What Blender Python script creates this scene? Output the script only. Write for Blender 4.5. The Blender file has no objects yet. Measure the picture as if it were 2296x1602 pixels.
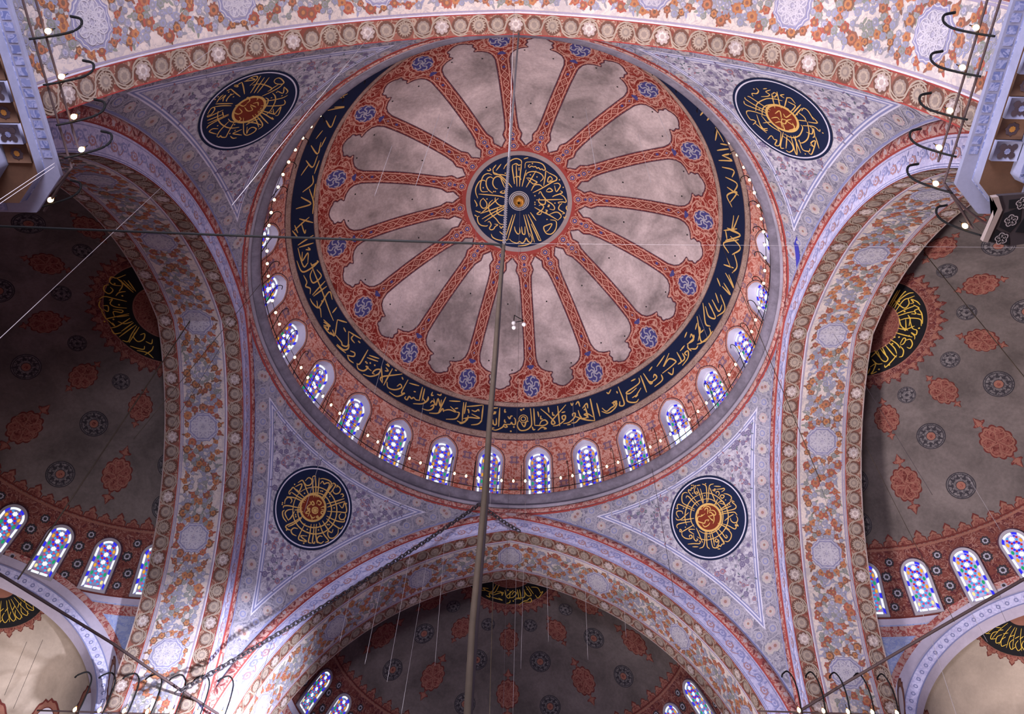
import bpy, math
import numpy as np
from mathutils import Matrix, Vector
from mathutils.geometry import delaunay_2d_cdt

rng = np.random.default_rng(11)
SC = bpy.context.scene
COL = SC.collection
PI = math.pi
rad = math.radians

# ------------------------------------------------------------------ camera
CAM_F, CX, CY, CZ, PITCH, YAW, ROLL = 1813.643, 0.620, -17.797, 1.700, 1.01478, -0.03246, 0.04914
fwd = np.array([math.sin(YAW) * math.cos(PITCH), math.cos(YAW) * math.cos(PITCH), math.sin(PITCH)])
rt = np.cross(fwd, [0, 0, 1]); rt /= np.linalg.norm(rt)
up = np.cross(rt, fwd)
rt, up = math.cos(ROLL) * rt + math.sin(ROLL) * up, -math.sin(ROLL) * rt + math.cos(ROLL) * up
cam = bpy.data.cameras.new('camera')
cam.sensor_width = 36.0; cam.sensor_fit = 'HORIZONTAL'; cam.lens = CAM_F * 36.0 / 2296.0
cam.clip_start = 0.1; cam.clip_end = 500
camo = bpy.data.objects.new('camera', cam); COL.objects.link(camo)
camo.matrix_world = Matrix([[rt[0], up[0], -fwd[0], CX], [rt[1], up[1], -fwd[1], CY], [rt[2], up[2], -fwd[2], CZ], [0, 0, 0, 1]])
SC.camera = camo

# ------------------------------------------------------------------ light and exposure
SC.view_settings.view_transform = 'Standard'
SC.view_settings.look = 'None'
SC.view_settings.gamma = 1.0
SC.view_settings.use_curve_mapping = False
SC.view_settings.exposure = -0.25
wd = bpy.data.worlds.new('daylight'); SC.world = wd; wd.use_nodes = True
bg = wd.node_tree.nodes['Background']
bg.inputs[0].default_value = (0.86, 0.84, 1.0, 1); bg.inputs[1].default_value = 0.62

def area_light(name, loc, target, size, energy, color):
    l = bpy.data.lights.new(name, 'AREA'); l.shape = 'DISK'; l.size = size; l.energy = energy; l.color = color
    o = bpy.data.objects.new(name, l); COL.objects.link(o); o.location = loc
    o.rotation_euler = (Vector(target) - Vector(loc)).to_track_quat('-Z', 'Y').to_euler()
    return o
# daylight through the lower windows, warm low chandelier glow, two added soffit fills
area_light('window_daylight_entrance', (-3.0, -30.0, 15.0), (-2.0, 12.0, 33.0), 9.0, 17000, (0.84, 0.85, 1.0))
l_ = area_light('near_soffit_fill', (0.0, -17.5, 5.0), (0.0, -15.5, 33.0), 9.0, 1800, (1.0, 0.90, 0.86)); l_.data.spread = rad(75)  # added fill from below, placed to brighten the near arch soffit
l_ = area_light('window_daylight_left', (-15.0, 1.0, 4.0), (13.0, -1.0, 28.0), 5.0, 5200, (1.0, 0.94, 0.93)); l_.data.spread = rad(76)  # fill light added under the left semidome to lift the right arch soffit
for sx_, nm_ in ((1, 'right'), (-1, 'left')):
    l_ = area_light('niche_window_daylight_' + nm_, (sx_ * 20.5, 9.0, 15.0), (sx_ * 22.0, 12.0, 27.0), 3.0, 250, (1.0, 0.93, 0.86)); l_.data.spread = rad(80)
l_ = area_light('window_daylight_side', (16.0, -8.0, 9.0), (-11.0, 12.2, 21.0), 1.4, 1500, (0.86, 0.90, 1.0)); l_.data.spread = rad(19)
l_ = area_light('chandelier_glow', (0.0, -3.0, 4.5), (0.0, -1.0, 40.0), 5.0, 820, (1.0, 0.92, 0.93)); l_.data.spread = rad(46)

# ------------------------------------------------------------------ helpers
def lin(c):
    if isinstance(c, str):
        c = [int(c[i:i + 2], 16) for i in (0, 2, 4)]
    c = np.array(c, float) / 255.0
    return tuple(np.where(c <= 0.04045, c / 12.92, ((c + 0.055) / 1.055) ** 2.4)) + (1.0,)

MATS = {}
def _new(name):
    m = bpy.data.materials.new(name); m.use_nodes = True
    nt = m.node_tree
    b = nt.nodes['Principled BSDF']
    b.inputs['Roughness'].default_value = 0.85
    if 'Specular IOR Level' in b.inputs: b.inputs['Specular IOR Level'].default_value = 0.15
    MATS[name] = m
    return m, nt, b
def _noise(nt, scale, detail=3, dist=0.0, rough=0.55, vec=None):
    n = nt.nodes.new('ShaderNodeTexNoise'); n.inputs['Scale'].default_value = scale
    n.inputs['Detail'].default_value = detail; n.inputs['Distortion'].default_value = dist
    n.inputs['Roughness'].default_value = rough
    if vec is not None: nt.links.new(vec, n.inputs['Vector'])
    return n.outputs['Fac']
def _coord(nt):
    return nt.nodes.new('ShaderNodeTexCoord').outputs['Object']
def _math(nt, op, a, b=None, c=None):
    n = nt.nodes.new('ShaderNodeMath'); n.operation = op
    for i, v in enumerate((a, b, c)):
        if v is None: continue
        if isinstance(v, (int, float)): n.inputs[i].default_value = v
        else: nt.links.new(v, n.inputs[i])
    return n.outputs[0]
def _mix(nt, fac, a, b, mode='MIX'):
    n = nt.nodes.new('ShaderNodeMix'); n.data_type = 'RGBA'; n.blend_type = mode
    ins = (n.inputs[0], n.inputs[6], n.inputs[7])
    for s, v in zip(ins, (fac, a, b)):
        if isinstance(v, (int, float)): s.default_value = v
        elif isinstance(v, tuple): s.default_value = v
        else: nt.links.new(v, s)
    return n.outputs[2]
def _ramp(nt, fac, lo, hi):
    n = nt.nodes.new('ShaderNodeMapRange'); n.inputs[1].default_value = lo; n.inputs[2].default_value = hi
    n.clamp = True
    nt.links.new(fac, n.inputs[0])
    return n.outputs[0]
def _worn(nt, col, vec, amount=0.3, scale=0.45):
    """soot, damp patches and brush texture on old plaster paint"""
    a = _ramp(nt, _noise(nt, scale, 5, 0.4, 0.62, vec), 0.36, 0.66)
    b = _ramp(nt, _noise(nt, 7.0, 4, 0.0, 0.7, vec), 0.3, 0.72)
    f = _math(nt, 'MULTIPLY_ADD', a, amount, 1.0 - amount)
    f2 = _math(nt, 'MULTIPLY_ADD', b, amount * 0.5, 1.0 - amount * 0.35)
    f = _math(nt, 'MULTIPLY', f, f2)
    g = nt.nodes.new('ShaderNodeCombineColor')
    for i in range(3): nt.links.new(f, g.inputs[i])
    return _mix(nt, 1.0, col, g.outputs[0], 'MULTIPLY')
def plain(name, col, worn=0.2, rough=0.85, wscale=0.45, metallic=0.0):
    if name in MATS: return MATS[name]
    m, nt, b = _new(name)
    b.inputs['Roughness'].default_value = rough; b.inputs['Metallic'].default_value = metallic
    vec = _coord(nt)
    nt.links.new(_worn(nt, lin(col), vec, worn, wscale), b.inputs['Base Color'])
    return m
def scroll(name, ground, pat, scale=3.0, width=0.05, worn=0.2, blobs=None, dist=1.6, mid=None):
    """curling painted foliage: contour lines and leaf blots of a twisted noise"""
    if name in MATS: return MATS[name]
    m, nt, b = _new(name)
    vec = _coord(nt)
    f = _noise(nt, scale, 2.0, dist, 0.5, vec)
    d = _math(nt, 'ABSOLUTE', _math(nt, 'SUBTRACT', f, 0.5))
    k = _ramp(nt, d, width, width * 0.6)
    col = lin(ground)
    if blobs:
        f3 = _noise(nt, scale * blobs[1], 2.0, dist * 0.8, 0.5, vec)
        k3 = _ramp(nt, f3, blobs[2], blobs[2] + 0.025)
        col = _mix(nt, k3, col, lin(blobs[0]))
    if mid:
        f4 = _noise(nt, scale * 0.55, 2.0, dist, 0.5, vec)
        d4 = _math(nt, 'ABSOLUTE', _math(nt, 'SUBTRACT', f4, 0.47))
        col = _mix(nt, _ramp(nt, d4, mid[1], mid[1] * 0.6), col, lin(mid[0]))
    col = _mix(nt, k, col, lin(pat))
    nt.links.new(_worn(nt, col, vec, worn), b.inputs['Base Color'])
    return m
def emit(name, col, strength, sample=False):
    if name in MATS: return MATS[name]
    m, nt, b = _new(name)
    b.inputs['Base Color'].default_value = tuple(0.12 * x for x in lin(col)[:3]) + (1.0,)
    b.inputs['Emission Color'].default_value = lin(col)
    b.inputs['Emission Strength'].default_value = strength * 1.2
    if not sample: m.cycles.emission_sampling = 'NONE'
    return m

class MB:
    """collects triangles with material slots; build() links ONE mesh object"""
    def __init__(self):
        self.V, self.F, self.M, self.n, self.mats = [], [], [], 0, []
    def add(self, V, F, mat):
        V = np.asarray(V, float).reshape(-1, 3); F = np.asarray(F, int).reshape(-1, 3)
        if mat not in self.mats: self.mats.append(mat)
        self.V.append(V); self.F.append(F + self.n)
        self.M.append(np.full(len(F), self.mats.index(mat))); self.n += len(V)
    def build(self, name, parent=None, smooth=True, origin=None):
        V = np.concatenate(self.V); F = np.concatenate(self.F); M = np.concatenate(self.M)
        if origin is not None: V = V - np.asarray(origin)
        me = bpy.data.meshes.new(name)
        me.vertices.add(len(V)); me.vertices.foreach_set('co', V.ravel())
        me.loops.add(len(F) * 3); me.loops.foreach_set('vertex_index', F.ravel().astype(np.int32))
        me.polygons.add(len(F)); me.polygons.foreach_set('loop_start', np.arange(0, len(F) * 3, 3, dtype=np.int32))
        me.polygons.foreach_set('material_index', M.astype(np.int32))
        me.polygons.foreach_set('use_smooth', np.full(len(F), smooth))
        for m in self.mats: me.materials.append(m)
        me.update(calc_edges=True)
        o = bpy.data.objects.new(name, me); COL.objects.link(o)
        if parent is not None: o.parent = parent
        elif origin is not None: o.location = origin
        return o

def tag(o, label, cat, group=None, kind=None):
    o['label'] = label; o['category'] = cat
    if group: o['group'] = group
    if kind: o['kind'] = kind
    return o
def thing(name, loc=(0, 0, 0), rz=0.0):
    o = bpy.data.objects.new(name, None); COL.objects.link(o)
    o.location = loc; o.rotation_euler = (0, 0, rz); o.empty_display_size = 0.3
    return o
def copy_tree(o, parent=None):
    c = o.copy(); COL.objects.link(c)
    if parent is not None: c.parent = parent
    for ch in list(o.children): copy_tree(ch, c)
    return c

def grid_faces(nu, nv, closed=False):
    i, j = np.meshgrid(np.arange(nu - (0 if closed else 1)), np.arange(nv - 1), indexing='ij')
    a = (i * nv + j).ravel(); b = (((i + 1) % nu) * nv + j).ravel()
    return np.concatenate([np.stack([a, b, b + 1], 1), np.stack([a, b + 1, a + 1], 1)])
def mesh_grid(fn, us, vs):
    U, Vv = np.meshgrid(us, vs, indexing='ij')
    return fn(U.ravel(), Vv.ravel()), grid_faces(len(us), len(vs))

# ---- 2D shapes: (verts, tris)
def fan(r, n=24, rfun=None, rings=(0.5, 1.0), sx=1.0, sy=1.0, rot=0.0):
    t = np.linspace(0, 2 * PI, n, endpoint=False)
    rr = np.full(n, r) if rfun is None else r * rfun(t)
    P = [np.zeros((1, 2))]
    for k in rings: P.append(np.stack([rr * k * np.cos(t + rot) * sx, rr * k * np.sin(t + rot) * sy], 1))
    F = [[0, 1 + i, 1 + (i + 1) % n] for i in range(n)]
    for q in range(len(rings) - 1):
        a = 1 + q * n; b = a + n
        for i in range(n):
            j = (i + 1) % n
            F += [[a + i, b + i, b + j], [a + i, b + j, a + j]]
    return np.concatenate(P), np.array(F)
def annulus(r0, r1, n=48, rfun=None, sx=1.0, sy=1.0):
    t = np.linspace(0, 2 * PI, n, endpoint=False)
    k = np.ones(n) if rfun is None else rfun(t)
    e = np.stack([np.cos(t) * k * sx, np.sin(t) * k * sy], 1)
    V = np.concatenate([e * r0, e * r1]); i = np.arange(n); j = (i + 1) % n
    return V, np.concatenate([np.stack([i, i + n, j + n], 1), np.stack([i, j + n, j], 1)])
def smooth_line(P, step=None, sub=4, closed=False):
    P = np.asarray(P, float)
    if len(P) < 3: return np.stack([np.linspace(P[0][k], P[-1][k], 4) for k in range(P.shape[1])], 1)
    Q = np.concatenate([P[-1:], P, P[:2]]) if closed else np.concatenate([2 * P[:1] - P[1:2], P, 2 * P[-1:] - P[-2:-1]])
    out = []
    for i in range(len(Q) - 3):
        p0, p1, p2, p3 = Q[i:i + 4]
        for t in np.arange(sub) / sub:
            out.append(0.5 * ((2 * p1) + (p2 - p0) * t + (2 * p0 - 5 * p1 + 4 * p2 - p3) * t * t + (3 * p1 - p0 - 3 * p2 + p3) * t ** 3))
    if not closed: out.append(Q[-2])
    return np.array(out)
def ribbon(P, w, closed=False, taper=0.0):
    P = np.asarray(P, float); n = len(P)
    d = (np.roll(P, -1, 0) - np.roll(P, 1, 0)) if closed else np.gradient(P, axis=0)
    d /= np.linalg.norm(d, axis=1)[:, None] + 1e-9
    nn = np.stack([-d[:, 1], d[:, 0]], 1)
    w = np.full(n, w) if np.isscalar(w) else np.asarray(w)
    if taper:
        t = np.linspace(0, 1, n); w = w * (1 - taper * np.abs(2 * t - 1) ** 3)
    V = np.concatenate([P - nn * w[:, None] / 2, P + nn * w[:, None] / 2])
    i = np.arange(n if closed else n - 1); j = (i + 1) % n
    return V, np.concatenate([np.stack([i, i + n, j + n], 1), np.stack([i, j + n, j], 1)])
def moved(sh, x=0, y=0, rot=0.0, s=1.0):
    V, F = sh; c, q = math.cos(rot) * s, math.sin(rot) * s
    return V @ np.array([[c, q], [-q, c]]) + [x, y], F
def lobes(n, d, sharp=1.0):
    return lambda t: 1 - d + d * np.abs(np.cos(n * t / 2)) ** sharp
def tube(mb, P, r, mat, n=8, closed=False):
    P = np.asarray(P, float); m = len(P)
    d = (np.roll(P, -1, 0) - np.roll(P, 1, 0)) if closed else np.gradient(P, axis=0)
    d /= np.linalg.norm(d, axis=1)[:, None] + 1e-9
    ref = np.where(np.abs(d[:, 2:3]) > 0.9, np.array([[1.0, 0, 0]]), np.array([[0, 0, 1.0]]))
    u = np.cross(d, ref); u /= np.linalg.norm(u, axis=1)[:, None] + 1e-9
    v = np.cross(d, u)
    rr = np.full(m, r) if np.isscalar(r) else np.asarray(r)
    t = np.linspace(0, 2 * PI, n, endpoint=False)
    V = P[:, None] + rr[:, None, None] * (u[:, None] * np.cos(t)[None, :, None] + v[:, None] * np.sin(t)[None, :, None])
    V = V.reshape(-1, 3)
    i, j = np.meshgrid(np.arange(m if closed else m - 1), np.arange(n), indexing='ij')
    i = i.ravel(); j = j.ravel(); i2 = (i + 1) % m; j2 = (j + 1) % n
    F = np.concatenate([np.stack([i * n + j, i2 * n + j, i2 * n + j2], 1), np.stack([i * n + j, i2 * n + j2, i * n + j2], 1)])
    if not closed:
        for e in (0, (m - 1) * n):
            F = np.concatenate([F, [[e, e + k, e + k + 1] for k in range(1, n - 1)]])
    mb.add(V, F, mat)
def lathe(mb, prof, c, mat, n=16):
    prof = np.asarray(prof, float); t = np.linspace(0, 2 * PI, n, endpoint=False)
    V = np.stack([c[0] + np.outer(np.cos(t), prof[:, 0]), c[1] + np.outer(np.sin(t), prof[:, 0]), c[2] + np.outer(np.ones(n), prof[:, 1])], 2)
    mb.add(V.reshape(-1, 3), grid_faces(n, len(prof), True), mat)
def box(mb, lo, hi, mat):
    x0, y0, z0 = lo; x1, y1, z1 = hi
    V = [(x0, y0, z0), (x1, y0, z0), (x1, y1, z0), (x0, y1, z0), (x0, y0, z1), (x1, y0, z1), (x1, y1, z1), (x0, y1, z1)]
    Q = [(0, 3, 2, 1), (4, 5, 6, 7), (0, 1, 5, 4), (1, 2, 6, 5), (2, 3, 7, 6), (3, 0, 4, 7)]
    mb.add(V, [t for q in Q for t in ((q[0], q[1], q[2]), (q[0], q[2], q[3]))], mat)

# ------------------------------------------------------------------ surfaces of the place (metres)
A = 12.24            # half side of the central square
RING_Z = 34.24
DC, DR = np.array([0, 0, 35.4]), 12.93      # main dome
AB, AC, AZ = 11.3, 2.5, 19.3                # arch: half span, centre offset, springing height
SOF = 3.64                                  # soffit depth
SR, SZ = 11.3, 22.27                        # semidomes

def sph(c, R):
    def f(az, th, lift=0.0):
        az = np.asarray(az, float); th = np.asarray(th, float)
        d = np.stack([np.sin(th) * np.sin(az), np.sin(th) * np.cos(az), np.cos(th) * np.ones_like(az)], -1)
        return np.asarray(c) + (R - lift) * d
    return f
def sph_local(c, R, az, th, rot=0.0):
    er = np.array([math.sin(th) * math.sin(az), math.sin(th) * math.cos(az), math.cos(th)])
    ex = np.array([math.cos(az), -math.sin(az), 0])
    ey = np.array([-math.cos(th) * math.sin(az), -math.cos(th) * math.cos(az), math.sin(th)])
    cr, sr_ = math.cos(rot), math.sin(rot)
    def f(P, lift):
        P = np.asarray(P); x = cr * P[:, 0] - sr_ * P[:, 1]; y = sr_ * P[:, 0] + cr * P[:, 1]
        v = R * er + x[:, None] * ex + y[:, None] * ey
        v /= np.linalg.norm(v, axis=1)[:, None]
        return np.asarray(c) + (R - lift) * v
    return f
dome = sph(DC, DR)
def prof_z(w, b):
    rho = b + AC
    return AZ + np.sqrt(np.maximum(rho ** 2 - (np.abs(w) + AC) ** 2, 0))
def prof_s(s, b):
    """arch profile by arc length from the crown; below the springing it runs straight down"""
    rho = b + AC; ap = math.acos(AC / rho); L = rho * ap
    s = np.asarray(s, float); a = np.clip(ap - np.abs(s) / rho, 0, None)
    w = np.sign(s) * (rho * np.cos(a) - AC); z = AZ + rho * np.sin(a) - np.maximum(np.abs(s) - L, 0)
    nw = -np.sign(s) * np.cos(a); nz = -np.sin(a)
    return w, z, nw, nz
SIDES = {'far': ((0, 1), (1, 0)), 'right': ((1, 0), (0, -1)), 'left': ((-1, 0), (0, 1)), 'near': ((0, -1), (-1, 0))}
AXIS = {'far': 0.0, 'right': PI / 2, 'left': -PI / 2, 'near': PI}
def to_world(side, w, out, z):
    n, e = SIDES[side]
    w, out, z = np.broadcast_arrays(np.asarray(w, float), np.asarray(out, float), np.asarray(z, float))
    return np.stack([e[0] * w + n[0] * out, e[1] * w + n[1] * out, z], -1)
LIFT = 0.007

# ------------------------------------------------------------------ paints
plaster = plain('dome_plaster', 'baa6a9', 0.62, wscale=0.34)
red_rib = scroll('rib_red', '82302a', 'b9857a', 2.6, 0.030, 0.28, ('74221e', 1.0, 0.58))
rib_flat = plain('rib_red_flat', '77302b', 0.25)
pink = plain('rib_pink', 'b68478', 0.2)
dark_line = plain('outline_plum', '4b2f3c', 0.1)
navy = plain('navy_ground', '131c3a', 0.16)
navy_spot = plain('navy_spot', '403c70', 0.1)
gold = plain('gold_letter', 'c79e5e', 0.15)
gold_dim = plain('gold_letter_pale', 'a99a7c', 0.12)
beige_spk = scroll('speckled_border', '9d8078', 'b7a096', 9.0, 0.03, 0.3, ('84685f', 0.7, 0.55))
drum_red = scroll('drum_scroll', 'cb988d', 'ab5d50', 2.5, 0.03, 0.18, ('a4554a', 1.15, 0.53), 2.2)
lav_dark = plain('palmette_plum', '7f6076', 0.1)
lilac = plain('lilac_plaster', 'aa9fb4', 0.2)
white_pl = plain('white_plaster', 'c9c3d4', 0.1)
corn_stone = plain('cornice_stone', '776e7e', 0.4, wscale=1.4)
corn_lilac = plain('cornice_lilac', '8f8696', 0.3)
corn_dark = plain('cornice_groove', '5a5260', 0.3)
bead_red = scroll('red_bead', 'a9837f', '8f4a48', 2.6, 0.055, 0.2, ('7b3a3c', 1.3, 0.60), 1.6)
red_line = plain('red_line', '8a3a37', 0.15)
pend_border = scroll('pendentive_border', '858094', 'a39ca8', 3.4, 0.035, 0.28, ('716c80', 1.0, 0.55), 2.0)
pend_field = scroll('pendentive_field', 'b2abb9', '8f889c', 3.6, 0.03, 0.24, ('8b8496', 1.0, 0.54), 1.5)
line_white = plain('painted_white_line', 'bdb7cb', 0.12)
line_blue = plain('painted_blue_line', '77789f', 0.12)
ros_cream = plain('rosette_cream', 'a89ea0', 0.2)
ros_pink = plain('rosette_pink', 'a8959c', 0.2)
ros_grey = plain('rosette_grey', '9a93a2', 0.2)
ros_eye = plain('rosette_eye', '8d6a66', 0.2)
spr_dark = plain('sprig_plum', '6c6080', 0.2)
spr_red = plain('sprig_red', '8f6472', 0.2)
spr_green = plain('sprig_green', '5d6470', 0.2)
face_lilac = scroll('face_lilac', 'bdb8d8', 'a9a5cc', 3.0, 0.05, 0.14, ('b0a9cb', 1.3, 0.56), 1.5)
face_rose = plain('face_rose', 'a8828a', 0.2)
face_blue = plain('face_blue', '8f90bd', 0.2)
sof_cream = scroll('soffit_cream', 'c6b4b0', 'b0a3a6', 3.0, 0.035, 0.25, ('b2a5a8', 0.9, 0.57), 1.4)
sof_border = scroll('soffit_border', '825248', 'a08678', 2.2, 0.04, 0.28, ('733f36', 1.0, 0.56), 1.8)
sof_line = plain('soffit_line', '8f8399', 0.15)
fl_red = plain('garland_red', '9a5349', 0.25)
fl_orange = plain('garland_orange', 'a56a51', 0.25)
fl_rust = plain('garland_rust', '84584c', 0.25)
fl_brown = plain('garland_brown', '74564b', 0.25)
fl_grey = plain('garland_grey', '8b858e', 0.25)
fl_blue = plain('garland_blue', '8b88a2', 0.25)
fl_green = plain('garland_green', '7f7f78', 0.25)
fl_eye = plain('garland_eye', 'a8714f', 0.2)
brd_beige = plain('border_beige', '9c897e', 0.3)
brd_olive = plain('border_olive', '867570', 0.3)
brd_pink = plain('border_pink', 'a49190', 0.3)
brd_dark = plain('border_dark', '60433b', 0.2)
oct_lilac = scroll('octagon_lace', '938c9f', 'aaa2b2', 5.0, 0.05, 0.2, None, 1.2)
oct_lace = plain('octagon_lace_pale', 'b4acb8', 0.2)
oct_line = plain('octagon_line', '817c9a', 0.15)
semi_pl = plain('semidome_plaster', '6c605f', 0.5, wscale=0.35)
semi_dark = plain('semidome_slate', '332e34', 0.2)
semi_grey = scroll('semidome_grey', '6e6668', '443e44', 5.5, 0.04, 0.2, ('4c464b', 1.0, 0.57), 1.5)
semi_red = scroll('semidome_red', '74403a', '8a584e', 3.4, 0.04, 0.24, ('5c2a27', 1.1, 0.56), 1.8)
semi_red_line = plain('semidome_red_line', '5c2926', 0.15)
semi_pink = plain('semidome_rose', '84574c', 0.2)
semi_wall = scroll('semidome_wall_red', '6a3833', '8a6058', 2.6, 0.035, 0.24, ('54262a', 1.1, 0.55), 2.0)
black_pl = plain('black_ground', '17151a', 0.2)
gold_yel = plain('gold_letter_yellow', 'c9a446', 0.12)
exe_pl = plain('exedra_plaster', 'a08f85', 0.28)
blue_tri = scroll('blue_triangle', '9499b8', '7d86b4', 3.0, 0.05, 0.15, ('868cb2', 1.0, 0.55), 1.6)
crown_red = plain('crown_red', '6e2a1c', 0.2)
brass = plain('brass', 'c08a45', 0.15, 0.35, 2.0, 0.7)
iron = plain('black_iron', '121114', 0.1, 0.7)
iron_brown = plain('brown_rod', '4a3a3c', 0.2, 0.7)

# ------------------------------------------------------------------ lettering strokes (filled by the tables below)
def letters(mb, f, strokes, mat, lift, wscale=1.0):
    for st in strokes:
        w, P = st[0], st[1]
        if len(P) == 1:
            V, F = fan(w * 0.75 * wscale, 4, rings=(1.0,)); mb.add(f(V + np.array(P[0]), lift), F, mat); continue
        Q = smooth_line(P, sub=5)
        V, F = ribbon(Q, w * wscale, taper=0.55)
        mb.add(f(V, lift), F, mat)
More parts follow.
